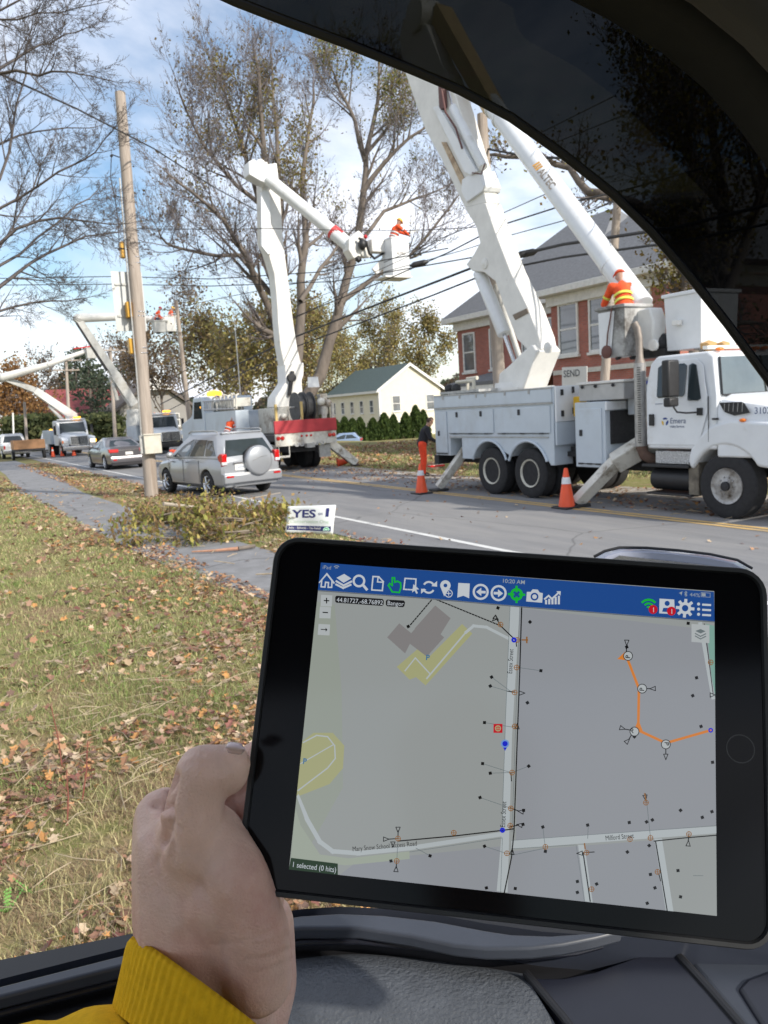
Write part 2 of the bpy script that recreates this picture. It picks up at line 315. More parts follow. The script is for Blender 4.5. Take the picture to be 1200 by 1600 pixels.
# grass blades
def blades(name, regs, label):
    V, F, Cc = [], [], []
    for (x0, x1, y0, y1, n, h0, h1, wd) in regs:
        x = npr.uniform(x0, x1, n); y = npr.uniform(y0, y1, n)
        clump = np.sin(x*2.1+np.sin(y*1.3)*2)*np.sin(y*1.7+x) + 0.6*np.sin(x*6+y*5)
        keep = (npr.rand(n) < 0.75+0.3*clump)
        x, y, cl = x[keep], y[keep], clump[keep]; n = len(x)
        a = npr.uniform(0, 6.283, n); h = npr.uniform(h0, h1, n)*(1+0.25*cl); w_ = wd*npr.uniform(0.6, 1.3, n)
        lean = npr.normal(0, 0.55 if h1 > 0.05 else 2.2, (n, 2))*h[:, None]
        b = np.stack([x, y, np.zeros(n)], 1); s = np.stack([np.cos(a)*w_, np.sin(a)*w_, np.zeros(n)], 1)
        md = b + np.stack([lean[:, 0]*0.35, lean[:, 1]*0.35, h*0.55], 1); tp = b + np.stack([lean[:, 0], lean[:, 1], h*0.85], 1)
        base = sum(len(q) for q in V)
        V.append(np.concatenate([b-s, b+s, md+s*0.7, md-s*0.7, tp], 0))
        i = np.arange(n); F.append(np.concatenate([np.stack([i, i+n, i+2*n, i+3*n], 1), np.stack([i+3*n, i+2*n, i+4*n, i+4*n], 1)[:, [0, 1, 2, 2]]], 0)+base)
        g = npr.rand(n)+0.25*cl-0.1*(y > 12)-0.55*np.clip((5.4-y)/1.2, 0, 1)
        f0 = 1.0
        gr = np.array([0.22, 0.31, 0.09]) if h1 > 0.05 else np.array([0.42, 0.33, 0.19]); st = np.array([0.54, 0.48, 0.26]); br = np.array([0.33, 0.24, 0.155])
        f = np.clip((g-0.25)*1.6, 0, 1)[:, None]; c = st*(1-f)+gr*f; bb = (npr.rand(n) < 0.2+0.3*np.clip((5.4-y)/1.2, 0, 1))[:, None]; c = np.where(bb, br, c)*npr.uniform(0.6, 1.3, (n, 1))
        Cc.append(np.concatenate([c, c*1.05], 0))
    V = np.concatenate(V); F = np.concatenate(F); C_ = np.concatenate(Cc)
    tri = F[:, 2] == F[:, 3]
    # two faces kinds: build all as triangles
    q = F[~tri]; t3 = F[tri][:, :3]
    T = np.concatenate([q[:, [0, 1, 2]], q[:, [0, 2, 3]], t3]); CT = np.concatenate([C_[~tri], C_[~tri], C_[tri]])
    tag(obj(name, fast_mesh(name, V, T, CT), vcol_mat('grass blades', 0.7, 0.35), world=False, angle=180), label, 'grass', kind='stuff')
blades('grass', [(-0.6, 1.3, 2.7, 4.6, 2200, 0.05, 0.17, 0.0022), (-1.2, 3.2, 2.4, 7.5, 26000, 0.018, 0.045, 0.0022), (-1.2, 3.1, 2.4, 6.5, 42000, 0.035, 0.085, 0.0026), (-1.5, 3.0, 6.5, 12, 36000, 0.03, 0.075, 0.0042), (-2.5, 2.7, 12, 24, 30000, 0.03, 0.07, 0.008), (-4, 2.6, 24, 46, 16000, 0.04, 0.09, 0.018),
                 (4.5, 5.8, 9, 26, 11000, 0.03, 0.09, 0.006), (4.7, 6.0, 26, 50, 6000, 0.03, 0.08, 0.014), (13.6, 26, 14, 40, 34000, 0.04, 0.1, 0.02)], 'short autumn grass turning from green to straw on the verge')
def leaf_polys(P, size, col, flat=0.35, asp=1.0):
    """curled five-lobed leaves, two half outlines each"""
    n = len(P); half = np.array([(0, -0.5), (0.33, -0.38), (0.26, -0.1), (0.5, 0.12), (0.2, 0.2), (0, 0.5)])
    a = npr.uniform(0, 6.283, n); ca, sa = np.cos(a), np.sin(a); nrm = npr.normal(0, flat, (n, 2)); curl = npr.uniform(0.1, 0.6, n)
    Vs = []; 
    for sgn in (1, -1):
        for (u, v) in half:
            X = u*sgn*size; Y = v*size*asp; Z = curl*abs(u)*size + curl*abs(v)*size*0.3
            Xr = X*ca-Y*sa; Yr = X*sa+Y*ca; Z = Z + Xr*nrm[:, 0]+Yr*nrm[:, 1]
            Vs.append(np.stack([P[:, 0]+Xr, P[:, 1]+Yr, P[:, 2]+Z], 1))
    V = np.stack(Vs, 1).reshape(-1, 3); i = np.arange(n)*12
    F = np.concatenate([np.stack([i+k for k in range(6)], 1), np.stack([i+6+k for k in range(5, -1, -1)], 1)])
    return V, F, np.concatenate([col, col*0.93])
LC = np.array([(0.40, 0.22, 0.13), (0.48, 0.27, 0.15), (0.28, 0.16, 0.11), (0.52, 0.38, 0.24), (0.20, 0.13, 0.10), (0.56, 0.29, 0.11), (0.44, 0.32, 0.24), (0.25, 0.11, 0.09), (0.55, 0.43, 0.30), (0.36, 0.22, 0.15)])
Vl, Fl, Cl = [], [], []
def scatter(x0, x1, y0, y1, n, s0, s1, z=0.035, fn=None):
    x = npr.uniform(x0, x1, n); y = npr.uniform(y0, y1, n)
    cl = np.sin(x*1.9+2+np.sin(y*1.1)*1.5)*np.sin(y*1.3-x*0.8)+0.5*np.sin(x*5-y*4)
    k = npr.rand(n) < 0.55+0.5*cl
    if fn is not None: k &= fn(x, y)
    x, y = x[k], y[k]; n = len(x); s = npr.uniform(s0, s1, n)
    c = LC[npr.randint(0, len(LC), n)]*npr.uniform(0.7, 1.3, (n, 1))
    V, F, C_ = leaf_polys(np.stack([x, y, npr.uniform(0.01, z, n)], 1), s, c)
    Fl.append(F+sum(len(q) for q in Vl)); Vl.append(V); Cl.append(C_)
scatter(-1.2, 3.1, 2.4, 5.6, 10500, 0.02, 0.075, 0.06); scatter(-1.2, 3.1, 5.6, 7.5, 900, 0.03, 0.08, 0.05); scatter(-1.2, 2.6, 2.4, 4.9, 9000, 0.012, 0.04, 0.04); scatter(1.2, 3.2, 5.5, 11, 1300, 0.03, 0.08, 0.04); scatter(-1.5, 3.1, 6.5, 14, 1300, 0.05, 0.10, 0.06); scatter(-3, 2.7, 14, 46, 2200, 0.06, 0.12, 0.07)
scatter(2.55, 3.3, 6, 14, 2600, 0.03, 0.07, 0.02); scatter(4.4, 6.1, 8, 20, 2600, 0.05, 0.09, 0.05); scatter(4.2, 6.2, 20, 52, 5200, 0.06, 0.12, 0.05); scatter(1.6, 2.7, 14, 60, 3200, 0.06, 0.12, 0.04)
scatter(13.3, 26, 16, 42, 12000, 0.08, 0.16, 0.08); scatter(2.8, 4.4, 6, 30, 160, 0.05, 0.09, 0.02); scatter(6.2, 12.6, 6, 30, 500, 0.04, 0.09, 0.025); scatter(11, 13.6, 8, 30, 2600, 0.04, 0.10, 0.04)
V = np.concatenate(Vl); F = np.concatenate(Fl); C_ = np.concatenate(Cl)
tag(obj('fallen_leaves', fast_mesh('fallen_leaves', V, F, C_), vcol_mat('dry leaves', 0.75, 0.2), world=False, angle=180), 'scattered brown and orange fallen leaves on grass and verge', 'leaves', kind='stuff')
# dry twigs, straw and the debris of the tree work
bm = nb()
for k in range(1150):
    near = k < 800
    x, y = (rng.uniform(-1, 3.1), rng.uniform(2.5, 8)) if near else (rng.choice((rng.uniform(2.6, 6.2), rng.uniform(10.8, 13.4))), rng.uniform(8, 30))
    l = rng.uniform(0.05, 0.32); a = rng.uniform(0, 6.28); r = rng.uniform(0.0012, 0.0035) if near else rng.uniform(0.003, 0.009)
    p = Vector((x, y, rng.uniform(0.02, 0.06))); q = p+Vector((math.cos(a)*l, math.sin(a)*l, rng.uniform(-0.015, 0.05)))
    tube(bm, [p, (p+q)/2+Vector((rng.uniform(-.02, .02), rng.uniform(-.02, .02), .008)), q], r, 4)
tag(obj('fallen_twigs', bm, mat('dry twig', (0.36, 0.29, 0.2), 0.9, 0, 0.4, 5), world=False), 'thin dry twigs and straw scattered over the grass and road edge', 'twigs', kind='stuff')
# weeds
red_stem = mat('reddish weed stem', (0.22, 0.07, 0.05), 0.8); green_leaf = mat('bright weed leaf', (0.16, 0.34, 0.07), 0.6)
for (px, py, h, lab) in ((98, 1205, 0.42, 'tall thin reddish weed stem standing alone in the grass'), (105, 1290, 0.30, 'short reddish weed stem beside the taller one near the bare patch'), (128, 1255, 0.34, 'leaning dark weed stem right of the reddish one'), (208, 1005, 0.17, 'small brown seed head on a short stem near the path')):
    p = G(px, py); bm = nb(); tp = p+Vector((rng.uniform(-.05, .05)+(0.06 if px == 128 else 0), 0.02, h))
    tube(bm, [p, (p+tp)/2+Vector((0.008, 0, 0)), tp], [0.0048, 0.004, 0.0025], 6)
    if px == 208:
        for q in range(9): icos(bm, tp+Vector((rng.uniform(-.03, .03), rng.uniform(-.02, .02), rng.uniform(-.01, .03))), 0.008, 1)
    else:
        for q in range(5): s = p.lerp(tp, 0.4+q*0.12); tube(bm, [s, s+Vector((rng.uniform(-.04, .04), rng.uniform(-.03, .03), 0.04))], [0.0018, 0.001], 4)
    tag(obj('weed_stem', bm, red_stem), lab, 'weed')
for (px, py, lab) in ((12, 1425, 'bright green feathery weed at the left edge above the window sill'), (52, 1395, 'small green feathery weed right of the larger one'), (55, 1240, 'tiny green weed sprout beside curled brown leaves')):
    p = G(px, py); bm = nb()
    for q in range(7):
        a = rng.uniform(0, 6.28); d = Vector((math.cos(a), math.sin(a), rng.uniform(0.5, 1.1))).normalized()*rng.uniform(0.05, 0.11)
        for s in range(6):
            c = p+d*(s+1)/6; sd_ = d.cross(Vector((0, 0, 1))).normalized()*0.018*(1-s/8)
            quadf(bm, [bm.verts.new(c-sd_), bm.verts.new(c+d*0.08), bm.verts.new(c+sd_), bm.verts.new(c-d*0.05)])
        tube(bm, [p, p+d], [0.002, 0.001], 4)
    tag(obj('green_weed', bm, green_leaf, angle=180), lab, 'weed')
# ================================================================ TREES
bark = mat('grey brown bark', (0.15, 0.125, 0.105), 0.9, 0, 0.3, 3, bump=0.6, bscale=14, stretch=(1, 1, 0.25)); bark_l = mat('pale twigs', (0.17, 0.15, 0.155), 0.9, 0, 0.2, 1.5); bark_d = mat('dark twigs', (0.10, 0.085, 0.08), 0.9, 0, 0.2, 1.5)
def tubes_mesh(name, segs, k=3):
    S = np.array([(*a, *b, ra, rb) for a, b, ra, rb in segs], np.float32); n = len(S)
    p, q, ra, rb = S[:, :3], S[:, 3:6], S[:, 6], S[:, 7]; d = q-p; ln = np.linalg.norm(d, axis=1, keepdims=True)+1e-9; d /= ln
    up = np.where(np.abs(d[:, 2:3]) > 0.95, np.array([[1., 0, 0]]), np.array([[0, 0, 1.]])); u = np.cross(d, up); u /= np.linalg.norm(u, axis=1, keepdims=True)+1e-9; v = np.cross(d, u)
    V = np.empty((n, 2, k, 3), np.float32)
    for j in range(k):
        c, s = math.cos(6.2832*j/k), math.sin(6.2832*j/k); o = u*c+v*s
        V[:, 0, j] = p-d*ra[:, None]*0.3+o*ra[:, None]; V[:, 1, j] = q+o*rb[:, None]
    b = np.arange(n)[:, None]*2*k; F = []
    for j in range(k):
        j2 = (j+1) % k; F.append(np.concatenate([b+j, b+j2, b+k+j2, b+k+j], 1))
    return fast_mesh(name, V.reshape(-1, 3), np.concatenate(F))
def rv(r): return Vector((r.gauss(0, 1), r.gauss(0, 1), r.gauss(0, 1))).normalized()
class Tree:
    def __init__(s, seed, up=0.12, droop=0.0, jit=0.16, ratio=0.62, minr=0.006, dens=1.0, spread=0.9):
        s.r = random.Random(seed); s.big = []; s.thin = []; s.tips = []; s.up = up; s.jit = jit; s.ratio = ratio; s.minr = minr; s.dens = dens; s.spread = spread; s.droop = droop
    def seg(s, a, b, ra, rb): (s.big if ra > 0.045 else s.thin).append((a, b, ra, rb))
    def grow(s, p, d, L, r0, lv, maxlv):
        n = 4 if L > 2 else 3; st = L/n; p = p.copy(); d = d.normalized(); pts = []
        for i in range(n):
            d = (d + rv(s.r)*s.jit + Vector((0, 0, s.up - s.droop*i/n))).normalized(); q = p+d*st
            ra, rb = r0*(1-0.75*i/n), r0*(1-0.75*(i+1)/n); s.seg(p, q, max(ra, s.minr), max(rb, s.minr*0.8)); pts.append((p, q, d, rb)); p = q
        if lv >= maxlv: s.tips.append((p.copy(), d.copy())); s.tips.append(((pts[0][1]).copy(), d.copy())); return
        s.kids(pts, L, r0, lv, maxlv)
    def kids(s, pts, L, r0, lv, maxlv, start=0.2, num=None):
        num = num or max(2, int(round((5.2 if lv >= 1 else 7)*s.dens))); n = len(pts)
        for k in range(num):
            t = start+(1-start)*(k+s.r.random())/num; i = min(n-1, int(t*n)); a, b, d, rb = pts[i]; pos = a.lerp(b, t*n-i)
            u, v = frame(d); an = s.r.uniform(0, 6.2832); side = (u*math.cos(an)+v*math.sin(an))
            nd = (d*(1-0.35*s.spread)+side*s.spread*s.r.uniform(0.55, 1.05)).normalized()
            s.grow(pos, nd, L*s.ratio*s.r.uniform(0.65, 1.1)*(1.1-0.5*t), max(s.minr, r0*(1-0.7*t)*0.55), lv+1, maxlv)
        # leader carries on
        a, b, d, rb = pts[-1]; s.grow(b, d, L*s.ratio*0.9, max(s.minr, rb), lv+1, maxlv)
    def stem(s, pts, r0, r1, kid_len, maxlv, start=0.3, num=None, lv=0):
        """a limb that follows given 3-D points and branches on its own"""
        out = []; n = len(pts)-1
        P = []
        for i in range(n):
            for q in range(2): P.append(pts[i].lerp(pts[i+1], q/2)+rv(s.r)*0.06*(q == 1))
        P.append(pts[-1]); n = len(P)-1
        for i in range(n):
            ra, rb = r0+(r1-r0)*i/n, r0+(r1-r0)*(i+1)/n; s.seg(P[i], P[i+1], ra*0.8, rb*0.8); out.append((P[i], P[i+1], (P[i+1]-P[i]).normalized(), rb))
        m = num or 12
        for k in range(m):
            t = start+(1-start)*(k+s.r.random())/m; i = min(n-1, int(t*n)); a, b, d, rb = out[i]; pos = a.lerp(b, t*n-i)
            u, v = frame(d); an = s.r.uniform(0, 6.2832); nd = (d*0.75+(u*math.cos(an)+v*math.sin(an))*s.r.uniform(0.6, 1.0)*s.spread).normalized()
            s.grow(pos, nd, kid_len*(1.15-0.55*t)*s.r.uniform(0.7, 1.15), max(s.minr, rb*0.5), 1, maxlv)
        s.grow(P[-1], out[-1][2], kid_len*0.6, max(s.minr, r1), 1, maxlv)
    def leaves(s, name, per, size, cols, spread=0.3, frac=1.0, keep=None, root=None):
        tp = [t for t in s.tips if s.r.random() < frac and (keep is None or keep(t[0]))]
        if not tp: return None
        P = np.array([t[0] for t in tp], np.float32); n = len(P)*per; P = np.repeat(P, per, 0)+npr.normal(0, spread, (n, 3)).astype(np.float32)
        a = npr.normal(0, 1, (n, 3)); a /= np.linalg.norm(a, axis=1, keepdims=True); b = npr.normal(0, 1, (n, 3)); b = np.cross(a, b); b /= np.linalg.norm(b, axis=1, keepdims=True)
        sz = (size*npr.uniform(0.5, 1.3, n))[:, None]; a = a*sz*0.5; b = b*sz*0.38
        V = np.stack([P-a, P+b*0.9-a*0.1, P+a, P-b], 1).reshape(-1, 3); F = np.arange(n*4).reshape(n, 4)
        c = np.array(cols)[npr.randint(0, len(cols), n)]*npr.uniform(0.65, 1.3, (n, 1))
        return obj(name, fast_mesh(name, V, F, c), vcol_mat('tree leaves', 0.7, 0.4), root, angle=180)
    def build(s, name, label, base, cat='tree', group=None, bigm=None, thinm=None, crown=None):
        rt = thing(name, label, cat, base, 0, group)
        if s.big: obj('trunk', tubes_mesh('trunk', s.big, 7), bigm or bark, rt, angle=60)
        if s.thin: obj('branches', tubes_mesh('branches', s.thin, 3), thinm or bark_l, rt, angle=180)
        return rt
YG = [(0.24, 0.21, 0.05), (0.30, 0.25, 0.07), (0.17, 0.16, 0.05), (0.22, 0.15, 0.06)]
def pl(pts, y, dy=0.0): return [AY(px, py, y+dy*i/(len(pts)-1)) for i, (px, py) in enumerate(pts)]
# the big many-stemmed tree behind the red-backed truck
t = Tree(11, up=0.10, ratio=0.60, minr=0.007, dens=0.95, spread=0.8)
Y = 37
stems = [([(462, 690), (462, 640), (455, 580), (440, 520), (428, 440), (420, 340), (412, 230), (405, 120)], 0.62, 0.09, 3, -1.5), ([(440, 540), (415, 470), (385, 400), (350, 345), (300, 300)], 0.26, 0.07, 3.2, -3.5), ([(430, 440), (440, 330), (432, 200), (425, 100)], 0.24, 0.06, 2.8, 1.5),
         ([(462, 580), (468, 520), (470, 440), (478, 380), (472, 290), (480, 220), (490, 160)], 0.36, 0.08, 2.8, 2.5), ([(425, 380), (395, 280), (370, 200), (345, 130)], 0.18, 0.06, 3.0, -1), ([(470, 470), (500, 420), (530, 380), (560, 350)], 0.16, 0.05, 2.4, 3),
         ([(385, 400), (340, 400), (290, 390), (260, 380)], 0.13, 0.05, 2.8, -4), ([(418, 330), (370, 290), (320, 230), (290, 170)], 0.15, 0.05, 3.0, -3)]
for pts, r0, r1, kl, dy in stems: t.stem(pl(pts, Y, dy), r0, r1, kl, 4, 0.35 if r0 > 0.3 else 0.25, 13)
R1 = t.build('bare_maple', 'tallest many-stemmed bare tree behind the boom with the high bucket', Vector((AY(462, 690, Y).x, Y, 0)))
cl_ = [AY(px, py, Y) for px, py in ((320, 175), (350, 225), (385, 205), (300, 285), (350, 290), (270, 300), (330, 140), (460, 250), (470, 200), (400, 150))]
t.leaves('crown', 3, 0.14, YG, 0.25, 0.35, lambda p: any((p-c).length < 1.5 for c in cl_), R1)
t.leaves('crown', 1, 0.13, [(0.16, 0.13, 0.09), (0.2, 0.15, 0.08)], 0.25, 0.07, None, R1)
# second big tree, right of it
t = Tree(12, up=0.10, ratio=0.60, minr=0.007, dens=0.95, spread=0.8)
Y = 40
for pts, r0, r1, kl, dy in [([(462, 690), (474, 630), (500, 588), (516, 530), (530, 480), (553, 400), (568, 300), (572, 240), (590, 160), (592, 100)], 0.52, 0.08, 3.0, 0), ([(570, 250), (555, 190), (530, 140), (515, 100)], 0.18, 0.05, 2.8, 1), ([(566, 300), (600, 255), (640, 215), (680, 190)], 0.2, 0.05, 2.8, -2), ([(562, 380), (600, 330), (650, 310), (700, 290)], 0.16, 0.05, 2.8, 2), ([(535, 470), (590, 430), (640, 400), (690, 340), (720, 300)], 0.2, 0.05, 3.0, -1), ([(572, 240), (620, 180), (640, 120)], 0.14, 0.05, 2.6, 2)]:
    t.stem(pl(pts, Y, dy), r0, r1, kl, 4, 0.35, 12)
R1 = t.build('bare_maple', 'tall bare tree with a few green leaves at its top between the two booms', Vector((AY(462, 690, Y).x, Y, 0)))
cl_ = [AY(px, py, Y) for px, py in ((540, 80), (570, 110), (610, 100), (645, 130), (590, 165), (640, 210), (520, 290), (620, 140))]
t.leaves('crown', 3, 0.14, YG+[(0.16, 0.2, 0.05)], 0.25, 0.28, lambda p: any((p-c).length < 1.5 for c in cl_), R1)
t.leaves('crown', 1, 0.13, [(0.16, 0.13, 0.09), (0.22, 0.18, 0.07)], 0.25, 0.07, None, R1)
# the near tree whose boughs hang in from the left
t = Tree(13, up=0.03, ratio=0.62, minr=0.0028, dens=0.8, spread=0.8, jit=0.13)
Y = 14
t.stem([Vector((-2.6, 14, 0)), Vector((-2.6, 14, 3)), Vector((-2.5, 14.2, 6)), Vector((-2.3, 14, 9.5)), Vector((-2.2, 14, 12))], 0.38, 0.12, 1.0, 1, 0.3, 3)
for pts, r0, dy, kl in [([(-180, 190), (-60, 140), (0, 107), (40, 82), (78, 68), (120, 50)], 0.05, 1, 1.3), ([(-180, 130), (0, 114), (60, 118), (110, 112), (140, 118)], 0.045, -1, 1.2), ([(-180, 330), (0, 280), (20, 200), (40, 120), (45, 60)], 0.045, 1, 1.3), ([(-180, 560), (0, 448), (50, 410), (110, 380), (165, 365)], 0.06, 1.5, 1.35), ([(-180, 420), (-40, 350), (0, 325), (60, 290), (130, 250), (165, 215)], 0.045, -1, 1.3), ([(-180, 400), (0, 380), (60, 345), (130, 345), (170, 350)], 0.05, 0, 1.3),
                     ([(-180, 250), (0, 225), (60, 205), (140, 200)], 0.04, 2, 1.3), ([(-180, 600), (-40, 510), (20, 480), (80, 470), (120, 468)], 0.045, 1, 1.1), ([(-180, 90), (-40, 40), (30, 0), (90, -40)], 0.045, 0, 1.5), ([(-180, 480), (0, 415), (60, 370), (120, 320), (150, 300)], 0.045, 2, 1.2), ([(-100, 20), (0, 30), (60, 20), (130, 10)], 0.035, -1, 1.2), ([(-180, 520), (-20, 420), (50, 300), (80, 230)], 0.04, 2, 1.2)]:
    P = pl(pts, Y, dy); P.insert(0, Vector((-2.4, 14, max(3.5, P[0].z-1.2)))); t.stem(P, r0*1.1, r0*0.28, kl*0.62, 4, 0.45, 10)
R1 = t.build('bare_tree', 'bare tree whose fine twigs hang in from the left of the sky', (-2.6, 14, 0), thinm=bark_d)
# the tree on the right behind the cab
t = Tree(14, up=0.08, ratio=0.62, minr=0.006, dens=0.9, spread=0.85)
Y = 13.6
for pts, r0, r1, kl, dy in [([(1085, 700), (1092, 640), (1108, 540), (1122, 500), (1135, 430), (1130, 300), (1110, 180)], 0.42, 0.12, 2.0, 0.5), ([(1130, 470), (1190, 300), (1240, 150)], 0.2, 0.06, 2.0, -1), ([(1133, 430), (1080, 370), (1010, 328), (960, 310), (920, 300), (890, 262), (850, 248), (790, 245), (760, 243)], 0.2, 0.05, 1.0, 5), ([(1130, 330), (1060, 220), (1000, 120)], 0.14, 0.05, 1.9, 2), ([(1120, 400), (1080, 300), (1075, 180)], 0.15, 0.05, 1.8, -1), ([(1085, 560), (1070, 480), (1060, 400), (1050, 330)], 0.16, 0.05, 1.2, 1.5)]:
    t.stem(pl(pts, Y, dy), r0, r1, kl, 3 if kl < 1.1 else 4, 0.3, 11)
R1 = t.build('roadside_maple', 'thick-trunked tree behind the cab, one long limb reaching left', Vector((AY(1085, 700, 13.6).x, 13.6, 0)))
t.leaves('crown', 1, 0.12, YG+[(0.18, 0.12, 0.05)], 0.22, 0.45, None, R1)
# fuller olive and brown trees in the background
OL = [(0.28, 0.25, 0.08), (0.34, 0.29, 0.11), (0.22, 0.20, 0.08), (0.27, 0.2, 0.10), (0.38, 0.30, 0.13)]
BR = [(0.17, 0.12, 0.07), (0.22, 0.15, 0.08), (0.13, 0.1, 0.07)]
def autotree(seed, x, y, H, name, label, cols, per, size, fracl=1.0, dens=1.0, maxlv=3, r=0.25, spread=0.85, group=None, base=None, low=0.25, thin=None, kl=None, minr=0.015, lspread=0.5):
    z = hgt(x, y) if base is None else base
    t = Tree(seed, up=0.10, ratio=0.62, minr=minr, dens=dens, spread=spread); rr = random.Random(seed)
    P = [Vector((x+rr.uniform(-.3, .3)*i, y+rr.uniform(-.3, .3)*i, z+H*0.8*i/4)) for i in range(5)]; P[0] = Vector((x, y, z-0.1))
    t.stem(P, r, r*0.25, kl or H*0.34, maxlv, low, 13)
    R_ = t.build(name, label, (x, y, z), group=group, thinm=thin)
    if per: t.leaves('crown', per, size, cols, lspread, fracl, None, R_)
    return R_
def atpx(px, y): p = AY(px, 690, y); return p.x, p.y
BGG = 'trees in the background'
for i, (px, y, H, cols, per, size, lab, nm) in enumerate([
    (395, 46, 8.5, OL, 6, 0.22, 'olive leafed tree just left of the tall white lift boom', 'leafy_tree'), (500, 105, 19, OL, 7, 0.36, 'olive leafed tree left of and behind the cream house', 'leafy_tree'), (600, 112, 20, OL, 7, 0.36, 'large olive leafed tree rising over the cream house roof', 'leafy_tree'),
    (672, 110, 18, OL, 6, 0.42, 'thin yellowing tree between the cream house and the brick house', 'leafy_tree'), (350, 60, 9.5, BR+OL, 5, 0.26, 'brown leafed tree behind the leaning pole', 'leafy_tree'), (300, 85, 16, BR, 2, 0.3, 'tall thin bare tree right of the leaning pole', 'bare_tree'),
    (255, 95, 13, BR, 3, 0.35, 'bare brown tree seen just right of the near pole', 'bare_tree'), (452, 75, 13, BR+OL, 7, 0.36, 'brown and olive tree behind the trunk of the tallest bare tree', 'leafy_tree'), (548, 108, 17, OL, 7, 0.36, 'olive tree directly behind the roof ridge of the cream house', 'leafy_tree')]):
    x, yy_ = atpx(px, y); autotree(30+i, x, yy_, H, nm, lab, cols, per, size, dens=0.95, group=BGG, minr=0.02 if y > 60 else 0.014)
for i, (px, y, H, per, lab) in enumerate([(20, 120, 9, 0, 'small bare tree at the far left beyond the white pickup'), (70, 150, 15, 1, 'bare grey tree left of the far crossarm pole'), (225, 120, 15, 1, 'bare grey tree behind the near pole and its sign'), (250, 130, 13, 2, 'faint bare tree behind the grey gabled house')]):
    x, yy_ = atpx(px, y); autotree(60+i, x, yy_, H, 'bare_tree', lab, BR, per, 0.4, dens=0.95, group=BGG, minr=0.03)
x, yy_ = atpx(22, 100); autotree(70, x, yy_, 8.2, 'orange_tree', 'rusty orange leafed tree at the far left', [(0.30, 0.16, 0.06), (0.24, 0.13, 0.06), (0.34, 0.20, 0.08)], 5, 0.36, dens=0.9, kl=3.6)
def pine(px, y, H, lab, seed):
    x, yy_ = atpx(px, y); r = random.Random(seed); rt = thing('pine_tree', lab, 'tree', (x, yy_, 0), 0, 'distant pines'); bm = nb(); tube(bm, [(x, yy_, 0), (x+0.3, yy_, H)], [0.3, 0.05], 7); segs = []; tips = []
    for k in range(46):
        z = H*(0.18+0.8*k/46); L = (1-(z/H))*H*0.36*r.uniform(0.5, 1.1)+0.5; a = r.uniform(0, 6.28); p = Vector((x+0.3*z/H, yy_, z)); q = p+Vector((math.cos(a)*L, math.sin(a)*L, L*r.uniform(-.05, .3)))
        segs.append((p, q, 0.06, 0.02)); tips += [p.lerp(q, f) for f in (0.45, 0.6, 0.75, 0.9, 1)]
    obj('trunk', bm, bark, rt); obj('branches', tubes_mesh('branches', segs, 3), bark_d, rt, angle=180)
    P = np.array([tuple(q) for q in tips], np.float32); n = len(P)*5; P = np.repeat(P, 5, 0)+npr.normal(0, 1, (n, 3))*np.array([0.42, 0.42, 0.2]); a = npr.normal(0, 1, (n, 3))*0.17; b = npr.normal(0, 1, (n, 3))*0.12
    V = np.stack([P-a, P+b, P+a, P-b], 1).reshape(-1, 3); c = np.array([(0.09, 0.12, 0.08), (0.12, 0.14, 0.09), (0.07, 0.09, 0.06)])[npr.randint(0, 3, n)]
    obj('crown', fast_mesh('crown', V, np.arange(n*4).reshape(n, 4), c), vcol_mat('tree leaves', 0.7, 0.4), rt, angle=180)
for k, (px, y, H, lab) in enumerate([(147, 110, 12.5, 'dark green pine left of the grey lift boom'), (128, 150, 16, 'thin tall pine right of the far crossarm pole'), (165, 125, 10, 'short pine behind the slanting boom'), (118, 165, 15, 'slim pine just behind the far crossarm pole'), (200, 140, 13, 'pine partly hidden by the near pole')]): pine(px, y, H, lab, 90+k)
# far wood along the horizon, read as one mass
n = 60000; px = npr.uniform(-500, 1500, n); d = npr.uniform(150, 210, n); V0 = []
ang = np.radians(YAW)+np.arctan((px-600)/FPX); top = 7+3.5*np.sin(px*0.013)+2.5*np.sin(px*0.041+2)
P = np.stack([np.sin(ang)*d, np.cos(ang)*d, npr.rand(n)**0.8*top], 1); a = npr.normal(0, 1, (n, 3))*0.3; b = npr.normal(0, 1, (n, 3))*0.26
V = np.stack([P-a, P+b, P+a, P-b], 1).reshape(-1, 3); c = np.array([(0.10, 0.085, 0.07), (0.07, 0.08, 0.05), (0.14, 0.1, 0.07), (0.06, 0.075, 0.045)])[npr.randint(0, 4, n)]
tag(obj('distant_wood', fast_mesh('distant_wood', V, np.arange(n*4).reshape(n, 4), c), vcol_mat('tree leaves', 0.7, 0.4), world=False, angle=180), 'low brown and green wood along the horizon', 'trees', kind='stuff')
